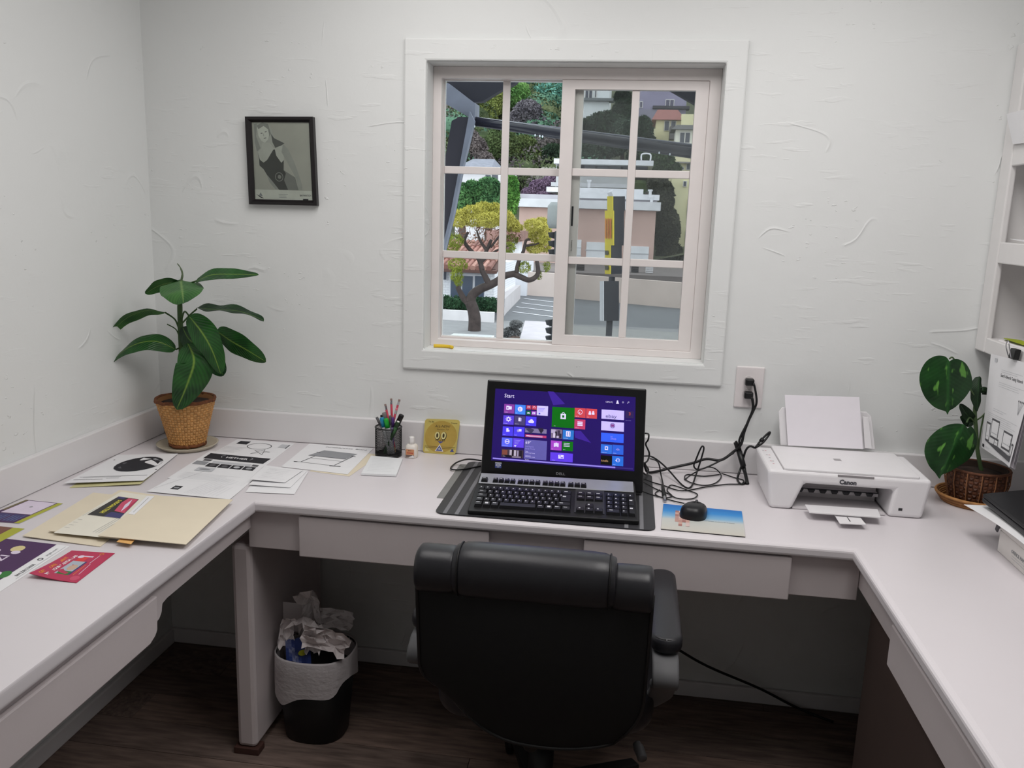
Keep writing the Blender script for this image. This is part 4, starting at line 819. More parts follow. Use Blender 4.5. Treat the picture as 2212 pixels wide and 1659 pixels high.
# ------------------------------------------------------------------ printer
def printer():
    PW = mat((232, 230, 232), rough=.42, noise=.01, bump=.05, bscale=300); PD = mat((214, 210, 212), rough=.5, noise=.01); DK = mat((46, 46, 50), rough=.5); SEAM = mat((176, 172, 174), rough=.6)
    X0, X1, Y0, Y1, Z0, Z1 = .672, 1.092, -.322, -.085, .7702, .884
    r = thing('printer', 'white inkjet printer and scanner on the desk right of the outlet', 'printer', (.88, -.2, .7702))
    b1 = .008
    def block(x0, x1, zb, zt, y0=Y0, y1=Y1, name='body', m=PW, tl=0, tr=0, bev=.007):
        mb = MB(); mb.hexa([(x0+tl, y0+.012, zb), (x1-tr, y0+.012, zb), (x1-tr, y1, zb), (x0+tl, y1, zb), (x0, y0, zt), (x1, y0, zt), (x1, y1, zt), (x0, y1, zt)]); return mb.build(name, m, r, bevel=bev, segs=3)
    MB().prism([(X0+.012, Y0, Z0), (.742, Y0, Z0), (.769, Y0, .845), (.999, Y0, .845), (.990, Y0, Z0), (X1-.014, Y0, Z0), (X1, Y0, .862), (X1, Y0, Z1-.006), (X0, Y0, Z1-.006), (X0, Y0, .862)], (0, Y1-Y0, 0)).build('body', PW, r, bevel=.010, segs=4)
    MB().box(.750, .985, Y0+.11, Y1-.01, .776, .840).build('inner_wall', PD, r)
    MB().box(.745, .985, Y0+.006, Y1, .7715, .776).build('bay_floor', PD, r)
    MB().box(.748, .985, Y0+.085, Y0+.11, .796, .806).build('roller_bar', PD, r)
    for k in range(7): MB().prism([(.765+k*.031, Y0+.083, .806), (.785+k*.031, Y0+.083, .806), (.781+k*.031, Y0+.083, .798), (.769+k*.031, Y0+.083, .798)], (0, -.006, 0)).build('roller_clip', DK, r)
    MB().box(.75, .985, Y0+.082, Y0+.086, .806, .808).build('slot_shadow_strip', DK, r)  # solid dark strip along the roller bar, standing in for shade in the slot
    ln = MB(); ln.prism([(*q, Z1-.007) for q in roundrect(X0+.042, X1-.03, Y0+.006, Y1, .006)], (0, 0, .007)); lid = ln.build('scanner_lid', PW, r, bevel=.002)
    MB().box(X0+.0405, X0+.0415, Y0+.008, Y1, Z1-.006, Z1-.0045).build('lid_seam', SEAM, r)
    MB().box(.852, .945, Y0-.001, Y0+.003, Z1-.012, Z1-.007).build('lid_grip', mat((140, 136, 138), rough=.6), r, bevel=.001)
    pf = Panel((.84, Y0-.0005, .848), (.92, Y0-.0005, .848), (.92, Y0-.0005, .87), (.84, Y0-.0005, .87)); pf.n = V3(0, -1, 0); pf.th = .0002; pf.text('Canon', .22, .18, .012, mat((70, 70, 76), rough=.5), width=.044, bold=.05); pf.done(r, 'maker_lettering')
    pt = Panel((X0+.004, Y0+.02, Z1-.006), (X0+.038, Y0+.02, Z1-.006), (X0+.038, Y1-.01, Z1-.006), (X0+.004, Y1-.01, Z1-.006)); pt.th = .0002
    for k, (u_, v_) in enumerate(((.3, .85), (.5, .85), (.4, .62), (.6, .62), (.5, .48), (.45, .32), (.62, .32), (.55, .2))): pt.rect(u_-.07, v_-.012, u_+.07, v_+.012, [SEAM, mat((206, 150, 160))][k % 2])
    pt.done(r, 'button_marks')
    pl = Panel((.865, -.21, Z1), (.89, -.21, Z1), (.89, -.185, Z1), (.865, -.185, Z1)); pl.th = .0002
    for k in range(4): pl.rect(.1, .1+.22*k, .9, .2+.22*k, SEAM)
    pl.done(r, 'lid_emblem')
    MB().box(1.015, 1.025, Y0-.0006, Y0+.001, .790, .797).build('small_mark', DK, r)
    mb = MB(); mb.hexa([(.772, -.338, .789), (.960, -.332, .789), (.950, -.398, .790), (.772, -.400, .790), (.772, -.338, .793), (.960, -.332, .793), (.950, -.398, .794), (.772, -.400, .794)]); mb.build('output_tray', PW, r, bevel=.001)
    mb = MB(); mb.hexa([(.838, -.36, .785), (.900, -.36, .785), (.904, -.440, .783), (.838, -.446, .783), (.838, -.36, .788), (.900, -.36, .788), (.904, -.440, .786), (.838, -.446, .786)]); mb.build('tray_extension', PW, r, bevel=.001)
    MB().box(.866, .868, -.43, -.40, .7865, .7875).build('tray_notch', DK, r)
    # rear paper support
    mb = MB(); pts = [PY(1686, 962, -.075), PY(1682, 890, -.06), PY(1690, 880, -.06), PY(1872, 890, -.06), PY(1883, 900, -.06), PY(1891, 972, -.075)]
    mb.prism(pts, (0, .006, 0)); mb.build('paper_support', PW, r, bevel=.002)
    MB().tube([PY(1872, 935, -.0655), PY(1874, 948, -.067)], .005, 8).build('paper_guide_hole', SEAM, r)
    MB().prism([PY(1868, 968, -.082), PY(1864, 900, -.072), PY(1876, 902, -.072), PY(1884, 970, -.082)], (0, .004, 0)).build('paper_guide', PW, r, bevel=.001)
    ps = Panel(PY(1702, 962, -.084), PY(1864, 970, -.084), PY(1856, 858, -.066), PY(1695, 853, -.066)); ps.n = nrm(V3(0, -1, -.1))
    ps.base = .0
    tag(ps.sheet('printer_paper', mat((240, 236, 242), rough=.8, noise=.01), None, th=.001), 'blank white paper standing in the rear feed of the printer', 'paper')
printer()
# ------------------------------------------------------------------ plants
def leaf_mat(dark, light, rib, shine=.35, var=None, vein=.07):
    m = bpy.data.materials.new('leaf'); m.use_nodes = True; nt = m.node_tree; L = nt.links; b = nt.nodes['Principled BSDF']; b.inputs['Roughness'].default_value = shine; b.inputs['Specular IOR Level'].default_value = .35
    uv = nt.nodes.new('ShaderNodeUVMap'); uv.uv_map = 'leaf'; sp_ = nt.nodes.new('ShaderNodeSeparateXYZ'); L.new(uv.outputs[0], sp_.inputs[0])
    # veins slanting off the midrib: bands of (v - |u|)
    s1 = nt.nodes.new('ShaderNodeMath'); s1.operation = 'SUBTRACT'; s1.inputs[1].default_value = .5; L.new(sp_.outputs['X'], s1.inputs[0])
    ab = nt.nodes.new('ShaderNodeMath'); ab.operation = 'ABSOLUTE'; L.new(s1.outputs[0], ab.inputs[0])
    r0 = nt.nodes.new('ShaderNodeValToRGB'); e = r0.color_ramp.elements; e[0].position = 0; e[0].color = (1, 1, 1, 1); e[1].position = .045; e[1].color = (0, 0, 0, 1); L.new(ab.outputs[0], r0.inputs[0])
    mm = nt.nodes.new('ShaderNodeMath'); mm.operation = 'MULTIPLY_ADD'; mm.inputs[1].default_value = -.55; L.new(ab.outputs[0], mm.inputs[0]); L.new(sp_.outputs['Y'], mm.inputs[2])
    mu = nt.nodes.new('ShaderNodeMath'); mu.operation = 'MULTIPLY'; mu.inputs[1].default_value = 95; L.new(mm.outputs[0], mu.inputs[0])
    sn = nt.nodes.new('ShaderNodeMath'); sn.operation = 'SINE'; L.new(mu.outputs[0], sn.inputs[0])
    tc = nt.nodes.new('ShaderNodeTexCoord'); n = nt.nodes.new('ShaderNodeTexNoise'); n.inputs['Scale'].default_value = 18; L.new(tc.outputs['Object'], n.inputs['Vector'])
    ad = nt.nodes.new('ShaderNodeMath'); ad.operation = 'MULTIPLY_ADD'; ad.inputs[1].default_value = vein; L.new(sn.outputs[0], ad.inputs[0]); L.new(n.outputs['Fac'], ad.inputs[2])
    r1 = nt.nodes.new('ShaderNodeValToRGB'); r1.color_ramp.elements[0].position = .3; r1.color_ramp.elements[0].color = (*lin(dark), 1); r1.color_ramp.elements[1].position = .75; r1.color_ramp.elements[1].color = (*lin(light), 1); L.new(ad.outputs[0], r1.inputs[0])
    col = r1.outputs[0]
    if var:
        w = nt.nodes.new('ShaderNodeTexNoise'); w.inputs['Scale'].default_value = 1.7; w.inputs['Detail'].default_value = 2
        mp = nt.nodes.new('ShaderNodeMapping'); mp.inputs['Scale'].default_value = (4.2, 1.6, 1); L.new(uv.outputs[0], mp.inputs[0]); L.new(mp.outputs[0], w.inputs['Vector'])
        r2 = nt.nodes.new('ShaderNodeValToRGB'); r2.color_ramp.elements[0].position = .60; r2.color_ramp.elements[1].position = .66
        acc = w.outputs['Fac']
        for (cu, cv, amp) in ((.60, .84, .20), (.78, .33, .13), (.5, .30, .06)):      # pale flecks gather by the tip and beside the notch
            ds = nt.nodes.new('ShaderNodeVectorMath'); ds.operation = 'DISTANCE'; ds.inputs[1].default_value = (cu, cv, 0); L.new(uv.outputs[0], ds.inputs[0])
            mr = nt.nodes.new('ShaderNodeMapRange'); mr.inputs[1].default_value = .02; mr.inputs[2].default_value = .17; mr.inputs[3].default_value = amp; mr.inputs[4].default_value = 0; L.new(ds.outputs['Value'], mr.inputs[0])
            a_ = nt.nodes.new('ShaderNodeMath'); a_.operation = 'ADD'; L.new(acc, a_.inputs[0]); L.new(mr.outputs[0], a_.inputs[1]); acc = a_.outputs[0]
        L.new(acc, r2.inputs[0])
        mx = nt.nodes.new('ShaderNodeMixRGB'); L.new(r2.outputs[0], mx.inputs[0]); L.new(col, mx.inputs[1]); mx.inputs[2].default_value = (*lin(var), 1); col = mx.outputs[0]
    mx = nt.nodes.new('ShaderNodeMixRGB'); L.new(r0.outputs[0], mx.inputs[0]); L.new(col, mx.inputs[1]); mx.inputs[2].default_value = (*lin(rib), 1); L.new(mx.outputs[0], b.inputs['Base Color'])
    bp = nt.nodes.new('ShaderNodeBump'); bp.inputs['Strength'].default_value = .25 if vein > .03 else .06; bp.inputs['Distance'].default_value = .002; L.new(sn.outputs[0], bp.inputs['Height']); L.new(bp.outputs[0], b.inputs['Normal'])
    return m
def leaf(parent, m, pts, halfw, side, fold=.12, wave=.0, heart=False, prof=None, nlen=18, droop=0):
    """pts: base, mid(s), tip in 3D; side: direction across the blade; a closed thin blade"""
    C_ = smoothpath(pts, 8); N_ = len(C_)-1; vs = []; uvs = []; nw = 6
    rg = random.Random(int(abs(pts[0][0]*1000))+N_)
    ph = rg.random()*6
    for lay in (0, 1):
        for i, c in enumerate(C_):
            t = i/N_; tg = nrm(C_[min(i+1, N_)]-C_[max(i-1, 0)]); s_ = nrm(np.asarray(side, float)-tg*np.dot(side, tg)); nn = np.cross(tg, s_)
            if heart: wdt = halfw*(max(0, math.sin(math.pi*min(1, (t*.93+.07))**.62)))**.75
            else: wdt = halfw*max(.0, math.sin(math.pi*t**.85))**.62*(1-.15*t)
            for k in range(nw+1):
                q = (k/nw-.5)*2
                back = 0
                if heart: back = -halfw*.55*max(0, 1-t*4)*(1-abs(abs(q)-.55)/.55)*1.0
                p = c+s_*q*wdt+nn*(-fold*wdt*(abs(q)**1.3)*-1+wave*halfw*math.sin(t*17+ph+q)*abs(q)-lay*.0006)+tg*back
                vs.append(p); uvs.append((k/nw, t))
    mb = MB(); W1 = nw+1; M_ = (N_+1)*W1; fs = []
    for i in range(N_):
        for k in range(nw):
            a = i*W1+k; fs.append((a, a+1, a+W1+1, a+W1)); fs.append((M_+a+W1, M_+a+W1+1, M_+a+1, M_+a))
    mb.add(vs, fs); o = mb.build('leaf', m, parent, True)
    ul = o.data.uv_layers.new(name='leaf')
    for lp in o.data.loops: ul.data[lp.index].uv = uvs[lp.vertex_index]
    return o
def heart_leaf(parent, m, P3, outline, ctr, tip, bulge=.02):
    O = smoothpath([V3(*q, 0) for q in outline+outline[:1]], 3)[:-1]; n = len(O); R_ = 5; C0 = V3(*ctr, 0); T0 = V3(*tip, 0)-C0; L_ = np.linalg.norm(T0); ty = T0/L_; tx = V3(ty[1], -ty[0], 0)
    ext = max(abs(np.dot(q-C0, tx)) for q in O); vs = []; uvs = []
    for lay in (0, 1):
        for i in range(R_+1):
            f = i/R_
            for q in O:
                p = C0+(q-C0)*f; a = np.dot(p-C0, tx)/ext; b = np.dot(p-C0, ty)/L_
                vs.append(P3(p[0], p[1], -.07-bulge*(1-a*a)*(1-.5*b*b)+.03*abs(a)*.5+lay*.0006)); uvs.append((.5+.5*a, .5+.5*b))
    mb = MB(); fs = []; N = (R_+1)*n
    for i in range(R_):
        for k in range(n):
            q4 = (i*n+k, i*n+(k+1) % n, (i+1)*n+(k+1) % n, (i+1)*n+k); fs.append(q4); fs.append(tuple(N+x for x in q4[::-1]))
    mb.add(vs, fs); o = mb.build('leaf', m, parent, True); ul = o.data.uv_layers.new(name='leaf')
    vm = {}
    for lp in o.data.loops: ul.data[lp.index].uv = uvs[lp.vertex_index] if lp.vertex_index < len(uvs) else (0, 0)
    return o
def woven(name, parent, prof, c, n, rows, col, col2):
    """basket wall of interlaced strips: alternate cells pushed in and out"""
    m = mat(col, rough=.6, noise=.22, nscale=45); m2 = mat(col2, rough=.6, noise=.2, nscale=45)
    mb = MB()
    for j in range(rows):
        t0, t1 = j/rows, (j+1)/rows
        f = lambda t: tuple(np.interp(t, [q[2] for q in prof], [q[i] for q in prof]) for i in (0, 1))
        (r0, z0), (r1, z1) = f(t0), f(t1)
        for k in range(n):
            a0, a1 = 2*math.pi*k/n, 2*math.pi*(k+1)/n; am = (a0+a1)/2; o = .0022 if (k+j) % 2 else -.0006
            g = .025*(a1-a0); zg = .025*(z1-z0)
            P = []
            for (a, r_, z) in ((a0+g, r0, z0+zg), (a1-g, r0, z0+zg), (a1-g, r1, z1-zg), (a0+g, r1, z1-zg)): P.append((c[0]+(r_)*math.cos(a), c[1]+r_*math.sin(a), c[2]+z))
            P.append((c[0]+((r0+r1)/2+o+.002)*math.cos(am), c[1]+((r0+r1)/2+o+.002)*math.sin(am), c[2]+(z0+z1)/2))
            mb.mi = (k+j) % 2; mb.add(P, [(0, 1, 4), (1, 2, 4), (2, 3, 4), (3, 0, 4)])
    o = mb.build(name, [m, m2], parent); o['kind'] = 'stuff'; return o
def plant_left():
    px, py = -1.095, -.150
    tag(MB().lathe([(.055, 0), (.080, .001), (.092, .012), (.094, .015), (.088, .0135), (.076, .006), (.001, .005)], 40, (px, py, .7702)).build('plant_saucer', mat((196, 188, 168), rough=.25, noise=.05), None, True), 'pale glazed saucer under the tan wicker plant pot', 'saucer')
    r = thing('potted_plant', 'leafy green houseplant in a tan woven pot in the left desk corner', 'plant', (px, py, .7765))
    z0 = .7765
    MB().lathe([(.049, 0), (.069, .085), (.085, .150), (.082, .152), (.065, .085), (.044, .006)], 32, (px, py, z0)).build('pot_lining', mat((132, 90, 52), rough=.8), r, True)
    woven('woven_wall', r, [(.0512, .002, 0), (.0712, .085, .55), (.0875, .148, 1)], (px, py, z0), 48, 17, (206, 156, 98), (190, 138, 80))
    rg = random.Random(3)
    for dz, rr in ((.150, .0875), (.006, .0525)): MB().tube([(px+(rr+rg.uniform(-.002, .002))*math.cos(a), py+(rr+rg.uniform(-.002, .002))*math.sin(a), z0+dz+rg.uniform(-.002, .002)) for a in [2*math.pi*k/36 for k in range(37)]], .0055, 7).build('rim_braid' if dz > .1 else 'foot_braid', mat((112, 66, 38), rough=.8, noise=.4, nscale=80), r, True)
    so = MB(); so.lathe([(.082, 0), (.05, .006), (.001, .008)], 24, (px, py, z0+.138)); so.build('soil', SOIL, r, True)
    PP = lambda cx, cy, dy=0: PY(200+cx/3.607, 540+cy/3.607, py+dy)
    ST = mat((56, 84, 40), rough=.5, noise=.15)
    MB().tube(smoothpath([(px+.005, py, z0+.14), PP(700, 900), PP(690, 720), PP(683, 560), PP(680, 420), PP(688, 300), PP(690, 245)]), [.009]*6+[.0085]*12+[.008]*6+[.0075]*6+[.007]*6+[.004], 10).build('stem', ST, r, True)
    MB().tube(smoothpath([PP(688, 250), PP(700, 190), PP(685, 140), PP(660, 105)]), [.0035]*6+[.0028]*6+[.0018]*6+[.0008], 7).build('shoot', mat((96, 110, 84), rough=.6), r, True)
    LM = leaf_mat((20, 58, 22), (42, 98, 38), (120, 152, 62)); LD = leaf_mat((14, 42, 22), (30, 72, 32), (96, 132, 56)); LG_ = leaf_mat((40, 84, 40), (72, 122, 58), (116, 148, 84), .5)
    X_, Y_, Z_ = V3(1, 0, 0), V3(0, 1, 0), V3(0, 0, 1)
    def pet(*q, rr=.0026): MB().tube(smoothpath(q), rr, 7).build('petiole', ST, r, True)
    pet(PP(690, 330), PP(740, 270, -.01), PP(805, 242, -.02)); leaf(r, LM, [PP(805, 245, -.02), PP(930, 195, -.03), PP(1100, 190, -.05), PP(1295, 195, -.06)], .026, V3(0, -.75, -.65), fold=-.1, wave=.05)
    leaf(r, LG_, [PP(690, 232, .01), PP(690, 265, -.06), PP(700, 330, -.13), PP(708, 418, -.16)], .066, X_, fold=-.18, wave=.05)
    leaf(r, LG_, [PP(685, 250, .0), PP(600, 255, .0), PP(500, 285, .0), PP(410, 340, -.01)], .030, V3(.1, -.65, .75), fold=-.25, wave=.03)
    pet(PP(670, 610), PP(640, 540, -.01), PP(565, 487, -.02)); leaf(r, LG_, [PP(567, 485, -.02), PP(420, 470, -.04), PP(250, 540, -.06), PP(80, 715, -.08)], .034, V3(0, -.92, .38), fold=-.2, wave=.05)
    pet(PP(685, 760), PP(650, 775, -.02)); leaf(r, LM, [PP(650, 775, -.02), PP(480, 710, -.05), PP(280, 760, -.07), PP(75, 935, -.09)], .034, V3(-.1, -.75, -.66), fold=-.15, wave=.05)
    pet(PP(678, 690), PP(650, 620, -.01), PP(580, 578, -.02), rr=.0018)
    leaf(r, LM, [PP(740, 725, -.05), PP(790, 860, -.11), PP(740, 1040, -.12), PP(655, 1245, -.10)], .062, V3(1, .1, .15), fold=-.16, wave=.02)
    pet(PP(690, 560), PP(715, 480, -.03), PP(750, 512, -.05)); leaf(r, LM, [PP(748, 512, -.05), PP(850, 640, -.10), PP(930, 780, -.12), PP(1000, 968, -.11)], .046, V3(.85, .0, .5), fold=-.14, wave=.03)
    pet(PP(690, 580), PP(760, 505, 0), PP(812, 460, .0)); leaf(r, LD, [PP(810, 452, .0), PP(950, 465, .01), PP(1150, 480, .02), PP(1335, 550, .02)], .034, V3(.05, -.98, -.22), fold=-.2, wave=.10)
    pet(PP(690, 740), PP(850, 690, .01), PP(975, 650, .01)); leaf(r, LM, [PP(965, 630, .01), PP(1080, 710, -.01), PP(1220, 790, -.01), PP(1352, 872, -.01)], .040, V3(.45, -.2, .87), fold=-.12, wave=.04)
    leaf(r, LD, [PP(760, 700, -.02), PP(880, 790, -.03), PP(960, 890, -.04), PP(1022, 978, -.05)], .042, V3(.8, .1, .6), fold=-.1, wave=.04)
    leaf(r, LD, [PP(700, 600, -.01), PP(740, 680, -.03), PP(800, 740, -.04), PP(900, 830, -.05)], .030, V3(.8, .2, .6), fold=-.1, wave=.04)
plant_left()
def plant_right():
    px, py = 1.275, -.135
    rt = thing('wicker_tray', 'tan coiled wicker tray under the brown basket plant', 'tray', (px, py, .7702))
    for k in range(5): MB().tube([(px+(.085+.0035*k)*math.cos(a), py+(.085+.0035*k)*math.sin(a), .776+.0045*k) for a in [2*math.pi*i/40 for i in range(41)]], .0042, 7).build('coil', mat([(176, 126, 76), (150, 100, 58)][k % 2], rough=.7, noise=.25, nscale=70), rt, True)
    MB().lathe([(.086, 0), (.086, .004), (.001, .004)], 32, (px, py, .7703)).build('tray_floor', mat((140, 96, 56), rough=.8), rt)
    r = thing('potted_plant', 'heart-leaved variegated plant in a brown wicker basket under the shelf', 'plant', (px, py, .775))
    z0 = .7752
    MB().lathe([(.062, 0), (.074, .07), (.076, .098), (.072, .098), (.058, .006)], 28, (px, py, z0)).build('pot_lining', mat((44, 30, 22), rough=.9), r, True)
    woven('woven_wall', r, [(.065, .004, 0), (.078, .06, .6), (.079, .094, 1)], (px, py, z0), 40, 9, (104, 64, 42), (80, 48, 32))
    for k in range(14):
        a = 2*math.pi*k/14; MB().tube([(px+.068*math.cos(a), py+.068*math.sin(a), z0+.004), (px+.082*math.cos(a), py+.082*math.sin(a), z0+.06), (px+.082*math.cos(a), py+.082*math.sin(a), z0+.095)], .0016, 5).build('stake', mat((150, 104, 70), rough=.7), r)
    MB().tube([(px+.080*math.cos(a), py+.080*math.sin(a), z0+.097) for a in [2*math.pi*i/36 for i in range(37)]], .004, 7).build('rim_braid', mat((100, 62, 42), rough=.8, noise=.3, nscale=90), r, True)
    MB().lathe([(.072, 0), (.04, .006), (.001, .008)], 24, (px, py, z0+.082)).build('soil', SOIL, r, True)
    PP = lambda cx, cy, dy=0: PY(1960+cx/2.964, 700+cy/2.964, py+dy)
    ST = mat((74, 96, 60), rough=.5, noise=.15)
    HM = leaf_mat((10, 44, 14), (26, 76, 26), (34, 84, 34), .4, (92, 148, 62), .02); HD = leaf_mat((14, 36, 20), (34, 60, 34), (50, 84, 46), .5)
    MB().tube(smoothpath([(px+.01, py, z0+.085), PP(448, 800), PP(440, 680), PP(432, 560), PP(450, 450), PP(462, 400)]), .0055, 9).build('stem', ST, r, True)
    for q in ([PP(440, 640), PP(400, 600, -.02), PP(380, 630, -.05)], [PP(445, 480), PP(380, 380, -.02), PP(300, 225, -.03), PP(270, 222, -.04)], [PP(436, 620), PP(480, 590, .01), PP(520, 545, .01)], [PP(455, 800), PP(470, 680, .01), PP(490, 580, .02)]):
        MB().tube(smoothpath(q), .0022, 7).build('petiole', ST, r, True)
    heart_leaf(r, HM, PP, [(270, 240), (250, 212), (215, 202), (170, 208), (120, 240), (85, 300), (77, 360), (90, 420), (120, 480), (170, 530), (215, 550), (245, 560), (258, 580), (270, 555), (310, 530), (370, 470), (408, 410), (416, 365), (402, 300), (372, 250), (330, 226), (290, 226)], (262, 380), (258, 580))
    heart_leaf(r, HM, PP, [(385, 668), (365, 645), (320, 637), (260, 645), (190, 680), (130, 740), (110, 800), (115, 850), (140, 910), (180, 955), (205, 990), (222, 965), (265, 948), (330, 910), (400, 860), (438, 790), (446, 740), (435, 690), (410, 655)], (290, 800), (205, 990))
    leaf(r, HD, [PP(462, 335), PP(455, 400, -.01), PP(452, 480, -.01), PP(450, 560, -.01)], .018, V3(.95, .2, 0), fold=-.6, wave=.12)
    leaf(r, HD, [PP(425, 612), PP(390, 590, -.01), PP(360, 550, -.015), PP(335, 510, -.02)], .016, V3(.6, .1, .7), fold=-.4, wave=.05)
    leaf(r, HD, [PP(430, 640, .02), PP(400, 625, .03), PP(370, 610, .03), PP(340, 590, .03)], .018, V3(.2, .1, .9), fold=-.4, wave=.1)
    leaf(r, HD, [PP(470, 430, .02), PP(490, 428, .02), PP(520, 435, .03), PP(545, 450, .03)], .012, V3(.2, .1, .9), fold=-.4)
plant_right()

# ------------------------------------------------------------------ wall shelf on the right
def shelf():
    SM = mat((224, 222, 221), rough=.45, noise=.012, bump=.1, bscale=60)
    X0 = 1.27; Y1, Y0 = -.004, -1.55
    r = thing('wall_shelf', 'white built-in wall shelf unit above the right worktop', 'shelf', (1.39, -.8, 1.19))
    MB().box(X0, X0+.018, Y1-.066, Y1, 1.19, 2.02).build('stile', SM, r, bevel=.004)
    MB().box(X0, X0+.018, Y0, Y0+.066, 1.19, 2.02).build('stile', SM, r, bevel=.004)
    MB().box(X0+.018, XR-.001, Y1-.02, Y1, 1.19, 2.02).build('side_panel', SM, r)
    MB().box(X0+.018, XR-.001, Y0, Y0+.02, 1.19, 2.02).build('side_panel', SM, r)
    MB().box(XR-.008, XR-.001, Y0, Y1, 1.19, 2.02).build('back_panel', SM, r)
    for k, (z0, z1) in enumerate(((1.19, 1.232), (1.440, 1.497), (1.700, 1.754), (1.985, 2.02))):
        MB().box(X0+.002, X0+.018, Y0+.066, Y1-.066, z0, z1).build('rail', SM, r, bevel=.003)
        MB().box(X0+.018, XR-.008, Y0+.02, Y1-.02, z1-.022, z1-.002).build('shelf_board', SM, r)
    # papers on and around the shelf
    for i, (z, y0, a) in enumerate(((1.4965, -.17, .02), (1.4995, -.16, -.03))):
        c = [V3(1.275+.006*i, y0-.24, z), V3(1.48, y0-.24+a, z), V3(1.48, y0, z), V3(1.275-.004*i, y0-a, z)]
        p = Panel(*c, curl=lambda u, v: .008*(v)**3*(1-u)); tag(p.sheet('loose_sheet', WHITEP, None), ['lower loose white sheet on the middle shelf board', 'upper loose white sheet on the middle shelf board, corner turned up'][i], 'paper')
    # card hanging out over the upper rail
    c = [PX(2188, 312, 1.262), PX(2216, 308, 1.262), PX(2216, 236, 1.240), PX(2174, 246, 1.240)]
    c2 = c[0]+(c[1]-c[0])*6; c3 = c[3]+(c[2]-c[3])*4
    p = Panel(c[0], c2, c3, c[3]); p.n = V3(-1, 0, 0); o = tag(p.sheet('hanging_card', WHITEP, None, th=.0006), 'white card leaning out over the top shelf rail', 'card')
    p.rect(.22, .35, .30, .6, mat((190, 90, 100))); p.done(o)
    # things on the bottom board
    zb = 1.231
    p = Panel(V3(1.285, -.45, zb), V3(1.50, -.45, zb), V3(1.50, -.12, zb), V3(1.285, -.12, zb)); tag(p.sheet('loose_sheet', mat((236, 232, 236), rough=.8, noise=.01), None, th=.004), 'white paper stack on the lowest shelf board', 'paper')
    lf = MB()
    def lfn(u, v, h):
        w_ = .017*math.sin(math.pi*min(.999, max(.001, u)))**.7; return (1.30+(v-.5)*2*w_, -.115-.16*u, zb+.007+.004*math.sin(math.pi*u)+h)
    lf.slab(lfn, 14, 4, .0012); tag(lf.build('paper_leaf', mat((158, 172, 30), rough=.6, noise=.12, nscale=30), None), 'yellow-green leaf-shaped piece on the lowest shelf board', 'leaf')
shelf()
# binder clip with hanging printed pages
def hanging():
    xs = 1.262
    def corners(x, dy=0, dz=0):
        return [PX(2120, 966, x)+V3(0, dy, dz), PX(2186, 1010, x)+V3(0, dy, dz), PX(2240, 790, x)+V3(0, dy, dz), PX(2141, 764, x)+V3(0, dy, dz)]
    def d(p):
        p.text('Search Adwords Testing Network', .30, .80, .0085, INK, width=.10, bold=.01)
        p.lines(.28, .92, .74, .70, 3, LGREY); p.lines(.3, .8, .87, .85, 2, LGREY); p.lines(.22, .6, .46, .44, 2, LGREY); p.lines(.10, .95, .40, .30, 6, LGREY)
        for (u0, v0, u1, v1) in ((.10, .10, .22, .30), (.24, .16, .46, .36), (.60, .12, .86, .30), (.38, .08, .50, .18), (.88, .08, .95, .22)):
            p.rect(u0, v0, u1, v1, DGREY); p.rect(u0+.015, v0+.02, u1-.015, v1-.02, WHITEP); p.rect(u0+.03, v0+.05, u1-.03, v0+.06, LGREY)
        p.poly([(.10, .10), (.50, .06), (.95, .04), (.95, .09), (.5, .11)], DGREY)
        p.rect(.04, .02, .10, .05, INK); p.lines(.14, .3, .04, .03, 2, LGREY)
        for k in range(4): p.line([(.86, .50), (.82+.04*k, .62)], .001, GREYINK); p.disc(.82+.04*k, .63, .012, .01, DGREY, 6)
        p.rect(.12, .93, .18, .97, LGREY)
    # the pages are bound at the top by the clip; the pile is slightly fanned
    for k in range(4):
        c = corners(xs+.004*(3-k), dy=-.006*(3-k)); n0 = V3(-1, 0, 0)
        p = Panel(*c, curl=(lambda u, v: .016*(max(0, u-.7)**2)*(1-v)*4) if k == 3 else None); p.n = n0
        o = tag(p.sheet('hanging_page', mat((234, 234, 236), rough=.8, noise=.01) if k == 3 else mat((226, 222, 228), rough=.8, noise=.01), None, th=.0006), ['rearmost hanging page of the clipped pile', 'third hanging page of the clipped pile', 'second hanging page of the clipped pile', 'front printed page with device pictures hanging from the shelf clip'][k], 'paper')
        if k == 3: d(p); p.done(o)
    a = PX(2190, 762, xs-.006)
    g = thing('binder_clip', 'black binder clip holding pages on the lowest shelf edge', 'clip', tuple(a))
    MB().prism([a+V3(-.006, .016, -.016), a+V3(-.006, -.016, -.016), a+V3(-.003, -.016, .010), a+V3(-.003, .016, .010)], (.014, 0, 0)).build('clip_body', BLACK, g, bevel=.002)
    for s in (-1, 1): MB().tube(smoothpath([a+V3(-.008, .008*s, -.012), a+V3(-.016, .010*s, .012), a+V3(-.018, .006*s, .026), a+V3(-.016, 0, .030)]), .0012, 6).build('wire_handle', CHROME, g, True)
hanging()
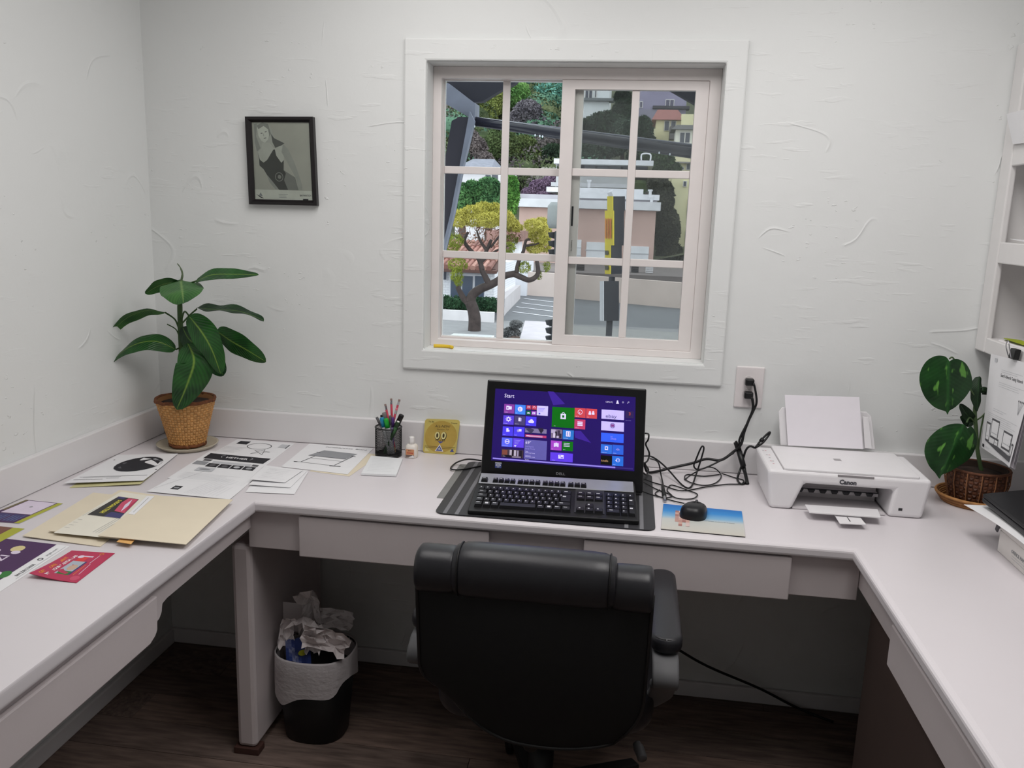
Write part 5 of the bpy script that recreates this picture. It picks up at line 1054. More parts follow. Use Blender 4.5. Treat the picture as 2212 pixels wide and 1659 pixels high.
# ------------------------------------------------------------------ right worktop: carton, laptop, paper
g = thing('carton', 'white paper carton standing on the right worktop', 'box', (1.30, -.70, .7702))
CM = mat((226, 222, 218), rough=.7, noise=.02)
MB().box(1.19, 1.46, -.80, -.512, .7702, .824).build('carton_body', CM, g, bevel=.002)
MB().box(1.187, 1.463, -.803, -.509, .826, .845).build('lid', CM, g, bevel=.002)
p = Panel((1.1895, -.56, .775), (1.1895, -.76, .775), (1.1895, -.76, .815), (1.1895, -.56, .815)); p.n = V3(-1, 0, 0); p.th = 0; p.text('OFFICE PAPER', .12, .5, .008, GREYINK, width=.08, bold=.02); p.lines(.14, .6, .35, .2, 2, LGREY); p.done(g, 'box_print')
tag(MB().prism([(1.184, -.506, .822), (1.184, -.518, .818), (1.190, -.522, .86), (1.190, -.508, .862)], (-.004, 0, 0)).build('bulldog_clip', DGREY, None, bevel=.001), 'dark grey clip on the corner of the white carton', 'clip')
bk = [PZ(2090, 1098, .862), V3(1.17, -.85, .851), V3(1.45, -.85, .851), V3(1.40, -.36, .862)]
p = Panel(V3(1.168, -.84, .852), V3(1.44, -.84, .852), V3(1.38, -.40, .852), V3(1.135, -.425, .852), curl=lambda u, v: .010*math.sin(math.pi*v)+.0*u)
tag(p.sheet('loose_sheet', WHITEP, None, th=.0006, nu=4, nv=10), 'curved white sheet sticking out between the carton and the black laptop', 'paper')
g = thing('laptop', 'closed black laptop lying on the paper carton', 'laptop', (1.33, -.62, .868))
zt = .868
A, B_, C_, D__ = V3(1.170, -.79, zt), V3(1.50, -.79, zt), V3(1.50, -.20, zt), V3(1.17, -.425, zt)
A2 = PZ(2122, 1074, zt+.012); 
q = [V3(A2[0]+.004, -.86, zt), V3(1.49, -.86, zt), V3(1.49, A2[1]+.16, zt), V3(A2[0], A2[1], zt)]
MB().prism(q, (0, 0, .012)).build('base', mat((30, 30, 33), rough=.4), g, bevel=.003)
MB().prism([p_+V3(0, 0, .013) for p_ in q], (0, 0, .009)).build('lid', mat((26, 26, 29), rough=.5, noise=.1), g, bevel=.003)

# ------------------------------------------------------------------ waste bin
def bin_():
    cx, cy = -.577, -.405; ax, ay = .113, .10
    r = thing('waste_bin', 'black waste bin with a white liner full of crumpled paper under the desk', 'bin', (cx, cy, 0))
    H_ = .262
    MB().lathe([(.78, 0), (.80, .004), (1.0, H_), (.985, H_), (.78, .012), (.01, .012)], 40, (cx, cy, .001), ax, ay, se=.8).build('bin_body', mat((16, 16, 18), rough=.45), r, True)
    LN = bpy.data.materials.new('bin_liner'); LN.use_nodes = True; b = LN.node_tree.nodes['Principled BSDF']; b.inputs['Base Color'].default_value = (*lin((228, 222, 224)), 1); b.inputs['Roughness'].default_value = .3; b.inputs['Alpha'].default_value = .66
    nz = LN.node_tree.nodes.new('ShaderNodeTexNoise'); nz.inputs['Scale'].default_value = 14; bp = LN.node_tree.nodes.new('ShaderNodeBump'); bp.inputs['Strength'].default_value = .35; bp.inputs['Distance'].default_value = .006; LN.node_tree.links.new(nz.outputs['Fac'], bp.inputs['Height']); LN.node_tree.links.new(bp.outputs[0], b.inputs['Normal'])
    rg = random.Random(7); n = 56; vs = []; prof = [(.93, H_-.06), (.97, H_-.01), (1.0, H_+.008), (1.025, H_+.002), (1.03, H_-.04), (1.035, 1)]
    drop = lambda a: .07+.055*max(0, math.cos(a-math.radians(235)))+.012*math.sin(5*a)
    for i, (f, z) in enumerate(prof):
        for k in range(n):
            a = 2*math.pi*k/n; ca, sa = math.cos(a), math.sin(a); ca = math.copysign(abs(ca)**.8, ca); sa = math.copysign(abs(sa)**.8, sa)
            zz = z if i < 5 else H_-drop(a); w = rg.uniform(-.006, .006)+(.012*math.sin(11*a+i) if i >= 4 else 0)
            vs.append((cx+ax*(f+w)*ca, cy+ay*(f+w)*sa, zz))
    mb = MB(); mb.add(vs, [(i*n+k, i*n+(k+1) % n, (i+1)*n+(k+1) % n, (i+1)*n+k) for i in range(len(prof)-1) for k in range(n)]); mb.build('liner', LN, r, True)
    return cx, cy, H_
bcx, bcy, bH = bin_()
def crumple(label, c, size, seed, m, flat=.55, n=7, name='crumpled_paper'):
    rg = random.Random(seed); mb = MB()
    ax1 = nrm(V3(rg.uniform(-1, 1), rg.uniform(-.6, .2), rg.uniform(.1, 1))); ax2 = nrm(np.cross(ax1, V3(rg.uniform(-1, 1), -1, rg.uniform(-.5, .5)))); ax3 = np.cross(ax1, ax2)
    H = {}
    def f(u, v):
        i, j = round(u*n), round(v*n)
        if (i, j) not in H: H[(i, j)] = (rg.uniform(-1, 1)*.22, rg.uniform(-.06, .06), rg.uniform(-.06, .06))
        h, a, b = H[(i, j)]
        q = (u-.5+a)*ax1*size*2+(v-.5+b)*ax2*size*2*flat+ax3*(h*size-(abs(u-.5)**2+abs(v-.5)**2)*size*1.2); return np.asarray(c)+q
    vs1 = [f(i/n, j/n) for j in range(n+1) for i in range(n+1)]; N = len(vs1)
    fs = []
    for j in range(n):
        for i in range(n):
            a = j*(n+1)+i; fs.append((a, a+1, a+n+2, a+n+1)); fs.append((N+a+n+1, N+a+n+2, N+a+1, N+a))
    mb.add(vs1+[p-ax3*.0005 for p in vs1], fs); return tag(mb.build(name, m, None), label, 'paper', 'crumpled papers in the waste bin')
TP = mat((232, 224, 224), rough=.75, noise=.03); TP2 = mat((216, 210, 210), rough=.7, noise=.04)
crumple('crumpled white tissue on top of the waste bin, highest piece', PY(674, 1304, bcy+.02), .055, 11, TP2)
crumple('crumpled white paper in the middle of the waste bin', PY(674, 1344, bcy-.02), .06, 22, TP)
crumple('torn white paper at the left of the waste bin', PY(616, 1360, bcy-.02), .045, 35, TP, .5)
crumple('folded white receipt paper at the right of the waste bin', PY(709, 1377, bcy-.04), .065, 43, TP, .5)
crumple('crumpled pale bag at the far right rim of the waste bin', PY(726, 1337, bcy+.03), .05, 57, TP2)
crumple('small crumpled paper hanging at the front rim of the waste bin', PY(674, 1384, bcy-.05), .034, 63, TP, .7)
c0 = PY(636, 1326, bcy+.04)
tag(MB().prism([c0+V3(-.035, 0, -.06), c0+V3(.03, 0, -.055), c0+V3(.035, .01, .03), c0+V3(-.04, .01, .03)], (0, .001, 0)).build('paper_sheet', TP, None), 'stiff white sheet standing at the back of the waste bin', 'paper')
c0 = PY(638, 1414, bcy-.062)
w = thing('snack_wrapper', 'blue snack wrapper with a yellow logo in the waste bin', 'wrapper', tuple(c0))
mb = MB(); rgx = random.Random(5)
mb.slab(lambda u, v, h: tuple(c0+V3((u-.5)*.075+(.5-v)*.02, .04*v, (v-.5)*.055+.006*math.sin(7*u+3*v)+h)), 8, 6, .001); mb.build('foil', mat((40, 58, 118), rough=.35, noise=.2), w)
MB().poly([tuple(c0+V3(.016+.013*math.cos(a)+.004*math.sin(a), .018-.002+.004*math.sin(a), .0+.008*math.sin(a)-.001)) for a in [2*math.pi*k/14 for k in range(14)]]).build('logo', mat((180, 180, 40), rough=.4), w)

# ------------------------------------------------------------------ office chair
def chair():
    LE = mat((36, 36, 40), rough=.38, noise=.1, bump=.08, bscale=160); FB = mat((11, 11, 12), rough=.8, noise=.15, nscale=80); PL = mat((88, 88, 90), rough=.6); DKP = mat((20, 20, 21), rough=.5)
    cx, yb = .121, -1.06
    r = thing('office_chair', 'black padded office chair seen from behind at the desk', 'chair', (cx, -.78, 0))
    # backrest: shell of superellipse outline, leaning back
    def outline(t):    # t 0 bottom .. 1 top -> half width
        return .227*(1-max(0, .34-t)**2*2.0)*(1+.02*t)
    zb, zt = .472, .828
    def back(u, v, h):
        t = v; hw = outline(t); x = (u-.5)*2*hw
        y = yb+.03*(1-t)+(.0)*t-.02*(1-((u-.5)*2)**2)*1.0-.018*math.sin(math.pi*t)*(1-((u-.5)*2)**4)
        z = zb+(zt-zb)*t+(.085 if u < .5 else .022)*((abs((u-.5)*2))**2.4)*(1-t)**3-.01*(1-t)*(2*u-1)
        return (cx+x, y+.055*(h/.1), z)
    mb = MB(); mb.slab(lambda u, v, h: back(u, v, .1-h), 16, 16, .1); mb.build('back_shell', FB, r, True, bevel=.02, segs=3)
    def cush(u, v, h):
        p = back(u, v, .1); return (p[0], p[1]+.06*h*(1-((u-.5)*2)**6)*(1-(2*v-1)**8)+.0, p[2])
    MB().slab(lambda u, v, h: cush(u, v, h), 12, 12, 1.0).build('back_cushion', LE, r, True)
    def roll(name, x0, x1, z, ry, rz, y, bulge=.0):
        pts = []
        mb = MB(); n = 20; m = 14; vs = []
        for i in range(m+1):
            t = i/m; x = x0+(x1-x0)*t; e = (1-abs(2*t-1)**6)**.5*.16+.84
            for k in range(n):
                a = 2*math.pi*k/n; vs.append((x, y+ry*e*math.copysign(abs(math.cos(a))**.8, math.cos(a)), z+rz*e*math.copysign(abs(math.sin(a))**.8, math.sin(a))))
        mb.add(vs, [(i*n+k, i*n+(k+1) % n, (i+1)*n+(k+1) % n, (i+1)*n+k) for i in range(m) for k in range(n)]+[tuple(range(n))[::-1], tuple(range(m*n, (m+1)*n))]); o = mb.build(name, LE, r, True, bevel=.004); return o
    hr = roll('headrest_roll', cx-.158, cx+.160, .840, .052, .054, yb+.018)
    for x in (cx-.146, cx+.148): MB().tube([(x, yb+.018+.049*math.copysign(abs(math.cos(a))**.8, math.cos(a)), .840+.0505*math.copysign(abs(math.sin(a))**.8, math.sin(a))) for a in [2*math.pi*k/28 for k in range(29)]], .0018, 5).build('seam', DKP, hr, True)
    roll('shoulder_roll', cx-.234, cx-.150, .836, .046, .046, yb+.02); roll('shoulder_roll', cx+.152, cx+.232, .830, .044, .044, yb+.02)
    # piping round the shell
    MB().tube([back(u, v, .0) for u, v in [(0, 1-k/12) for k in range(13)]+[(k/14, 0) for k in range(15)]+[(1, k/12) for k in range(13)]], .004, 6).build('piping', DKP, r, True)
    # seat
    mb = MB(); mb.prism([(*q, .405) for q in roundrect(cx-.235, cx+.262, -.90, -.42, .08)], (0, 0, .095)); mb.build('seat', LE, r, True, bevel=.03, segs=4)
    # arms
    for s, xa in ((1, .391), (-1, -.117)):
        mb = MB(); mb.prism([(*q, .654) for q in roundrect(xa-.033, xa+.034, -.968, -.600, .032)], (0, 0, .036)); o = mb.build('arm_pad', LE, r, True, bevel=.012, segs=3)
        MB().tube([(x, y, .687) for x, y in roundrect(xa-.026, xa+.026, -.962, -.611, .025)], .0016, 5).build('seam', DKP, o, True)
        path = smoothpath([(xa, -.64, .646), (xa, -.93, .646), (xa, -.985, .637), (xa, -1.005, .617), (xa, -.985, .598), (xa, -.93, .57), (xa, -.84, .49), (xa-.05*s, -.79, .42)], 5)
        mb = MB(); vs = []
        for i, p in enumerate(path):
            t = nrm(path[min(i+1, len(path)-1)]-path[max(0, i-1)]); nn = nrm(np.cross(t, V3(1, 0, 0)))
            vs += [p+V3(-.027, 0, 0)-nn*.008, p+V3(.027, 0, 0)-nn*.008, p+V3(.027, 0, 0)+nn*.008, p+V3(-.027, 0, 0)+nn*.008]
        N = len(path); mb.add(vs, [(i*4+k, i*4+(k+1) % 4, (i+1)*4+(k+1) % 4, (i+1)*4+k) for i in range(N-1) for k in range(4)]+[(3, 2, 1, 0), tuple(range(4*N-4, 4*N))]); mb.build('arm_frame', PL, r, True, bevel=.005)
    MB().box(cx-.10, cx+.10, -.80, -.58, .36, .405).build('seat_plate', DKP, r, bevel=.005)
    MB().tube([(cx, -1.0, .58), (cx, -.97, .42), (cx, -.85, .375), (cx, -.72, .375)], .018, 10).build('back_bracket', DKP, r, True)
    MB().tube([(cx, -.69, .09), (cx, -.69, .22), (cx, -.69, .22), (cx, -.69, .37)], [.032, .032, .022, .022], 16).build('gas_lift', DKP, r, True)
    lv = MB().tube([(cx+.1, -.72, .365), (cx+.20, -.74, .350)], .006, 8).build('lever_rod', DKP, r, True)
    lp = PY(1375, 1606, -.76); lq = PY(1388, 1640, -.80)
    MB().tube([(cx+.1, -.72, .37), lp+V3(-.02, .02, .01)], .006, 8).build('lever_rod', DKP, r, True)
    MB().tube(smoothpath([lp, (lp+lq)/2+V3(.001, 0, 0), lq]), [.010]*3+[.0125]*4+[.012]*5+[.011], 10).build('lever_handle', PL, r, True)
    for k in range(5):
        a = math.radians(90+72*k+20); d = V3(math.cos(a), math.sin(a), 0); c0 = V3(cx, -.69, 0); sd = V3(-d[1], d[0], 0)
        i0, i1 = c0+d*.02, c0+d*.31
        MB().hexa([i0-sd*.03+V3(0, 0, .085), i0+sd*.03+V3(0, 0, .085), i1+sd*.018+V3(0, 0, .062), i1-sd*.018+V3(0, 0, .062), i0-sd*.03+V3(0, 0, .125), i0+sd*.03+V3(0, 0, .125), i1+sd*.018+V3(0, 0, .082), i1-sd*.018+V3(0, 0, .082)]).build('base_leg', DKP, r, bevel=.006)
        wc = c0+d*.30+V3(0, 0, .028)
        for s in (-1, 1): MB().tube([wc+sd*s*.006, wc+sd*s*.022], .027, 16).build('caster', DKP, r, True)
        MB().tube([wc, wc+V3(0, 0, .04)], .008, 8).build('caster_stem', DKP, r)
chair()
# ------------------------------------------------------------------ outside the window
random.seed(12)
OUT = lambda c, rough=.8, noise=.08, ns=1.5, **k: mat(c, rough=rough, noise=noise, nscale=ns, **k)
ZG = -3.0; ZU = -1.75
def hz(y): return ZU+.42*max(0, y-75)
def fol(c1, c2, sc=.8):
    m = bpy.data.materials.new('foliage'); m.use_nodes = True; nt = m.node_tree; b = nt.nodes['Principled BSDF']; b.inputs['Roughness'].default_value = .8; b.inputs['Specular IOR Level'].default_value = .1
    tc = nt.nodes.new('ShaderNodeTexCoord'); n = nt.nodes.new('ShaderNodeTexNoise'); n.inputs['Scale'].default_value = sc; n.inputs['Detail'].default_value = 6; nt.links.new(tc.outputs['Object'], n.inputs['Vector'])
    r = nt.nodes.new('ShaderNodeValToRGB'); r.color_ramp.elements[0].position = .32; r.color_ramp.elements[1].position = .68; r.color_ramp.elements[0].color = (*lin(c1), 1); r.color_ramp.elements[1].color = (*lin(c2), 1); nt.links.new(n.outputs['Fac'], r.inputs[0]); nt.links.new(r.outputs[0], b.inputs['Base Color']); return m
# near awning frame on the building front
aw = thing('awning_frame', 'dark grey awning frame with slanting post outside the window', 'awning', tuple(PY(1000, 300, 1.0)))
Q7 = lambda cx, cy, y=1.0: PY(940+cx/5.721, 170+cy/5.721, y)
GB = mat((112, 116, 130), rough=.6, noise=.12, nscale=14); DKW = mat((34, 34, 44), rough=.7)
MB().prism([Q7(60, 20), Q7(170, 60), Q7(470, 290), Q7(495, 300), Q7(490, 500), Q7(465, 525), Q7(410, 470), Q7(60, 270)], (0, .10, 0)).build('rafter', GB, aw)
MB().prism([Q7(205, 520, .98), Q7(300, 470, .98), Q7(412, 475, .98), Q7(300, 1085, .98), Q7(190, 1659, .98), Q7(60, 2200, .98), Q7(-40, 2200, .98), Q7(120, 1000, .98)], (0, .11, 0)).build('post', mat((44, 42, 52), rough=.7), aw)
MB().prism([Q7(425, 400, .97), Q7(482, 520, .97), Q7(320, 1180, .97), Q7(230, 1659, .97), Q7(95, 2200, .97), Q7(60, 2200, .97), Q7(190, 1659, .97), Q7(300, 1085, .97)], (0, .04, 0)).build('post_edge', GB, aw)
MB().prism([Q7(60, -120, 1.12), Q7(1150, -120, 1.12), Q7(980, 62, 1.12), Q7(815, 140, 1.12), Q7(585, 280, 1.12), Q7(470, 292, 1.12), Q7(60, -20, 1.12)], (0, .05, 0)).build('soffit_board', DKW, aw)
MB().prism([PY(1432, 185, 1.12), PY(1560, 185, 1.12), PY(1560, 262, 1.12), PY(1503, 226, 1.12)], (0, .05, 0)).build('soffit_board', DKW, aw)
MB().box(-.64, -.57, .15, 1.08, 1.86, 2.0).build('wall_bracket', GB, aw)
MB().tube([PY(1018, 261, 1.02), PY(1250, 295, 1.02), PY(1560, 338, 1.02)], [.019, .022, .026], 12).build('front_tube', mat((30, 30, 42), rough=.25, noise=.1), aw, True)
MB().tube([PY(1018, 254, 1.03), PY(1250, 283, 1.03), PY(1560, 322, 1.03)], .006, 8).build('drip_wire', mat((90, 92, 104), rough=.3), aw, True)
dr = mat((214, 220, 226), rough=.1)
for u_, v_ in ((1025, 273), (1156, 292), (1166, 294), (1172, 295), (1424, 330), (1447, 333)):
    c_ = PY(u_, v_, 1.0); MB().ell(c_, .0035, .0035, .005, 8, 6).build('water_drop', dr, aw, True)
# ground surfaces
ASPH = OUT((138, 138, 140), ns=2.5); LOT = OUT((112, 114, 118), ns=2.0)
def ground(name, pts, z, m, th=.3): return struct(MB().prism([(p[0], p[1], z-th) for p in pts], (0, 0, th)).build(name, m))
ground('street', [(-60, 2), (60, 2), (60, 33), (-60, 33)], ZG, ASPH)
A, B_, C_ = PZ(1128, 637, ZG), PZ(1238, 645, ZG), PZ(1485, 668, ZG)
ground('parking_lot', [(-40, 33), (60, 33), (60, 62), (-40, 62)], ZG+.0, LOT)
pk = [p for p in bpy.data.objects if p.name.startswith('parking_lot')][0]
for (a, b) in (((1030, 1150), (1370, 1190)), ((1000, 1200), (1370, 1245)), ((940, 1245), (1370, 1298)), ((900, 1302), (1365, 1360))):
    p0, p1 = [PZ(940+q[0]/5.35, 430+q[1]/5.35, ZG+.01) for q in (a, b)]; p1 = p1+(p1-p0)*.35; d = nrm(p1-p0); s = V3(-d[1], d[0], 0)*.07
    MB().prism([p0-s, p1-s, p1+s, p0+s], (0, 0, .006)).build('parking_line', OUT((226, 226, 232)), pk)
q = [PZ(u_, v_, ZG+.01) for u_, v_ in ((1120, 745), (1190, 745), (1185, 697), (1134, 694))]
struct(MB().prism(q, (0, 0, .03)).build('driveway', OUT((196, 190, 196))))
q = [PZ(u_, v_, ZG+.01) for u_, v_ in ((1215, 735), (1500, 755), (1500, 722), (1225, 704))]
struct(MB().prism(q, (0, 0, .03)).build('pavement', OUT((150, 150, 148))))
# upper terrace and hillside
struct(MB().box(-60, 60, 47, 66, ZU-1.2, ZU).build('terrace', OUT((120, 112, 110), ns=.8)))
hb = MB(); rg = random.Random(9)
hb.grid(lambda u, v: ((u-.5)*240, 62+150*v, hz(62+150*v)+1.2*math.sin(u*37+v*9)+.8*math.sin(v*31+u*13)), 40, 24)
struct(hb.build('hillside', OUT((92, 96, 74), noise=.35, ns=.25), None, True))
ug = MB(); rs_ = np.random.RandomState(8); UG = [fol((40, 54, 36), (86, 100, 66), .3), fol((62, 74, 50), (112, 120, 86), .3), fol((56, 84, 66), (104, 140, 116), .3), fol((78, 72, 74), (122, 114, 112), .3)]
def cloud_(mb, c, r, n, size):
    d = rs_.normal(size=(n, 3)); d /= np.linalg.norm(d, axis=1)[:, None]; p = d*r*np.array([1, 1, .8])+np.asarray(c)
    a_ = rs_.normal(size=(n, 3)); a_ /= np.linalg.norm(a_, axis=1)[:, None]; b_2 = np.cross(a_, d); b_2 /= np.linalg.norm(b_2, axis=1)[:, None]; s_ = size*rs_.uniform(.6, 1.3, size=(n, 1))
    V = np.stack([p-a_*s_, p+b_2*s_*.5, p+a_*s_, p-b_2*s_*.5], axis=1).reshape(-1, 3); k0 = len(mb.v); mb.v.extend(map(tuple, V)); mb.f.extend([(k0+4*i, k0+4*i+1, k0+4*i+2, k0+4*i+3) for i in range(n)]); mb.m.extend([mb.mi]*n); mb.ell(c, r*.7, r*.7, r*.55, 8, 6)
def pix(p):
    d = np.asarray(p)-CAM; z_ = d@FWD; return 1106+F_PX*(d@RGT)/z_, 829.5-F_PX*(d@UPV)/z_
for k in range(330):
    yy = rs_.uniform(80, 165); xx = rs_.uniform(-.30, .10)*(yy+3)+.3; ug.mi = rs_.randint(4); r_ = rs_.uniform(1.4, 3.2)
    u_, v_ = pix((xx, yy, hz(yy)+r_*.5)); kp = F_PX/(yy+3)*r_*1.15      # keep the house plots clear
    if any(q0-kp < u_ < q2+kp and q1-kp < v_ < q3+kp for (q0, q1, q2, q3) in ((1400, 240, 1520, 316), (1448, 332, 1520, 390), (1256, 190, 1312, 238), (1382, 190, 1490, 255))) and yy < 125: continue
    cloud_(ug, (xx, yy, hz(yy)+r_*.5), r_, 650, .22)
ug = ug.build('undergrowth', UG); ug['kind'] = 'stuff'; tag(ug, 'mixed green undergrowth covering the hillside outside', 'bushes')
# retaining wall
RW = OUT((214, 198, 188), ns=.6)
t = thing('retaining_wall', 'long pale retaining wall behind the parking lot', 'wall', tuple(B_))
for (p, q_, m_) in ((A, B_, OUT((224, 208, 200), ns=.6)), (B_, C_, RW)):
    d = nrm(q_-p); n_ = V3(-d[1], d[0], 0)*.3; MB().hexa([p, q_, q_+n_, p+n_, p+V3(0, 0, 1.32), q_+V3(0, 0, 1.32), q_+n_+V3(0, 0, 1.32), p+n_+V3(0, 0, 1.32)]).build('wall_section', m_, t)
# objects on the terrace
for (u0, u1, v0, v1, c, lab, nm) in ((1243, 1262, 572, 592, (70, 66, 66), 'dark crate on the terrace near the garage', 'crate'), (1362, 1380, 575, 604, (72, 70, 72), 'dark stacked pallets on the terrace', 'pallet_stack'), (1394, 1411, 580, 592, (214, 212, 214), 'white box on the terrace right of the pallets', 'box')):
    p0, p1 = PY(u0, v1, 49), PY(u1, v0, 49); g = thing(nm, lab, 'crate', ((p0[0]+p1[0])/2, 49.3, ZU)); H_ = max(.4, p1[2]-ZU); n_ = 4
    for k in range(n_): MB().box(p0[0], p1[0], 49, 49.6, ZU+H_*k/n_+.02, ZU+H_*(k+1)/n_).build('board', OUT(c), g)
# pink garage block with stepped flat roofs
def rectbox(name, parent, u0, v0, u1, v1, y, depth, m, bevel=0):
    a, b = PY(u0, v1, y), PY(u1, v0, y); return MB().box(min(a[0], b[0]), max(a[0], b[0]), y, y+depth, min(a[2], b[2]), max(a[2], b[2])).build(name, m, parent, bevel=bevel)
pg = thing('garage_building', 'flat roofed pinkish garage block with white doors', 'building', tuple(PY(1270, 560, 56)))
PINKW = OUT((202, 172, 162), ns=.5); WR = OUT((222, 222, 226)); DKB = OUT((62, 58, 66)); GREYW = OUT((206, 206, 206))
a, b = PY(1122, 447, 56), PY(1418, 447, 56); MB().box(a[0], b[0], 56, 61, ZU, a[2]).build('wall', PINKW, pg)
rectbox('roof_edge', pg, 1116, 437, 1428, 446, 55.6, 6, WR); rectbox('roof_edge', pg, 1230, 421, 1425, 427, 58.5, 5, WR); rectbox('roof_band', pg, 1122, 427, 1420, 438, 58.8, 4, OUT((176, 172, 178)))
rectbox('roof_edge', pg, 1180, 409, 1390, 414, 61, 5, WR); rectbox('roof_band', pg, 1210, 413, 1388, 423, 61.3, 4, DKB)
for (u0, v0, u1, v1) in ((1240, 518, 1256, 585), (1264, 524, 1308, 590), (1352, 533, 1402, 592)):
    g = rectbox('garage_door', pg, u0, v0, u1, v1, 55.9, .1, OUT((232, 234, 238)))
    for k in range(1, 4): rectbox('door_seam', g, u0, v0+(v1-v0)*k/4, u1, v0+(v1-v0)*k/4+.8, 55.88, .03, OUT((190, 192, 196)))
for (u_, v_, h_) in ((1272, 405, 12), (1404, 426, 12), (1407, 440, 12), (1300, 418, 6)):
    c_ = PY(u_, v_, 58); MB().lathe([(.10, 0), (.10, h_*.033), (.16, h_*.033), (.16, h_*.033+.12)], 10, tuple(c_)).build('vent_pipe', WR, pg)
rectbox('meter_box', pg, 1190, 449, 1198, 468, 55.8, .3, OUT((226, 224, 224)))
# long low building behind it
lb = thing('low_building', 'long grey building with a white flat roof behind the garage', 'building', tuple(PY(1300, 400, 68)))
rectbox('wall', lb, 1200, 378, 1362, 410, 68, 5, GREYW); rectbox('roof_edge', lb, 1196, 347, 1412, 353, 66.5, 8, WR); rectbox('clerestory', lb, 1206, 353, 1400, 379, 68, 5, DKB)
rectbox('roof_edge', lb, 1190, 398, 1362, 402, 67.5, 3, WR); rectbox('post', lb, 1200, 352, 1203, 412, 66.6, .2, WR)
for k in range(5): rectbox('pane', lb, 1262+k*28, 356, 1286+k*28, 364, 67.95, .1, OUT((84, 84, 94), rough=.2))
c_ = PY(1395, 347, 67); g = MB().tube(smoothpath([c_+V3(-.35, 0, 0), c_+V3(-.35, 0, .45), c_+V3(0, 0, .55), c_+V3(.35, 0, .45), c_+V3(.35, 0, 0)]), .06, 8).build('roof_hoop', WR, lb, True)
# houses up the hill
def house(name, label, cat, body, y, col, wins=(), roof=None, depth=7, wcol=(84, 86, 96), extra=()):
    g = thing(name, label, cat, tuple(PY((body[0]+body[2])/2, body[3], y)))
    a, b = PY(body[0], body[1], y), PY(body[2], body[3], y); MB().box(a[0], b[0], y, y+depth, min(b[2], hz(y+depth)-.5), a[2]).build('wall', OUT(col, ns=.4), g)
    for (u0, v0, u1, v1) in wins:
        f = rectbox('window_frame', g, u0-1.2, v0-1.2, u1+1.2, v1+1.2, y-.12, .12, OUT((226, 224, 220)))
        n_ = 2 if u1-u0 > 14 else 1
        for k in range(n_): rectbox('pane', f, u0+(u1-u0)*k/n_+.4, v0, u0+(u1-u0)*(k+1)/n_-.4, v1, y-.16, .05, OUT(wcol, rough=.25))
    if roof:
        (u0, v0, u1, v1, rc) = roof; a, b = PY(u0, v1, y-.6), PY(u1, v1, y-.6); top = PY((u0+u1)/2, v0, y+depth/2); zt = top[2]; in_ = (b[0]-a[0])*.18
        P = [(a[0], y-.6, a[2]), (b[0], y-.6, a[2]), (b[0], y+depth+.6, a[2]), (a[0], y+depth+.6, a[2]), (a[0]+in_, y+depth*.5, zt), (b[0]-in_, y+depth*.5, zt)]
        MB().add(P, [(3, 2, 1, 0), (0, 1, 5, 4), (1, 2, 5), (2, 3, 4, 5), (3, 0, 4)]).build('roof', OUT(rc, noise=.2, ns=3), g)
    for (nm, q_, dy, dd, c2) in extra: rectbox(nm, g, *q_, y+dy, dd, OUT(c2, ns=.5))
    return g
CREAM = (246, 238, 196)
house('hill_house', 'yellow house with a red tiled roof high on the right hillside', 'house', (1418, 256, 1474, 318), 92, CREAM, ((1435, 262, 1446, 281), (1449, 262, 1460, 281)), (1408, 237, 1480, 258, (150, 96, 90)), extra=(('balcony', (1400, 278, 1419, 297), -1.5, 3, CREAM), ('wing', (1470, 247, 1520, 285), -1.0, 6, (240, 232, 190)), ('awning', (1446, 273, 1478, 300), -2.5, 2, (104, 100, 100))))
house('hill_house', 'white house with a big square bay window on the right hillside', 'house', (1460, 278, 1520, 318), 84, (238, 236, 226), ((1468, 287, 1491, 308),), (1450, 270, 1530, 279, (96, 94, 94)), depth=3)
house('hill_house', 'pale cream house low on the right hillside below the dark tube', 'house', (1448, 332, 1520, 400), 80, (236, 228, 190), ((1470, 362, 1477, 366), (1483, 355, 1491, 366)), (1458, 342, 1530, 352, (120, 116, 116)), depth=3)
house('apartment_house', 'tall cream apartment wall at the right edge of the window', 'building', (1452, 386, 1530, 600), 66, (232, 226, 184), ((1476, 392, 1483, 402), (1484, 430, 1489, 470), (1480, 500, 1485, 530)), None)
house('hill_house', 'white house with a tall window at the top of the sliding pane', 'house', (1252, 150, 1316, 214), 97, (226, 230, 232), ((1264, 186, 1280, 212), (1285, 190, 1289, 210)), None, extra=(('lower_storey', (1256, 216, 1300, 240), 1.5, 6, (206, 210, 214)), ('ledge', (1252, 212, 1326, 217), -.6, 2, (120, 124, 126))))
house('hill_house', 'lavender grey house at the top right of the window', 'house', (1380, 150, 1480, 262), 108, (158, 152, 176), ((1382, 220, 1388, 232), (1438, 216, 1456, 230)), None, wcol=(96, 92, 112), extra=(('ledge', (1410, 229, 1490, 234), -.8, 2, (70, 68, 76)), ('terrace_wall', (1380, 236, 1420, 262), -.5, 2, (150, 146, 164))))
house('hill_house', 'white house with two windows behind the green bushes', 'house', (985, 360, 1086, 425), 60, (232, 230, 234), ((1048, 378, 1060, 390), (1062, 378, 1076, 390)), (985, 343, 1062, 362, (128, 130, 142)))
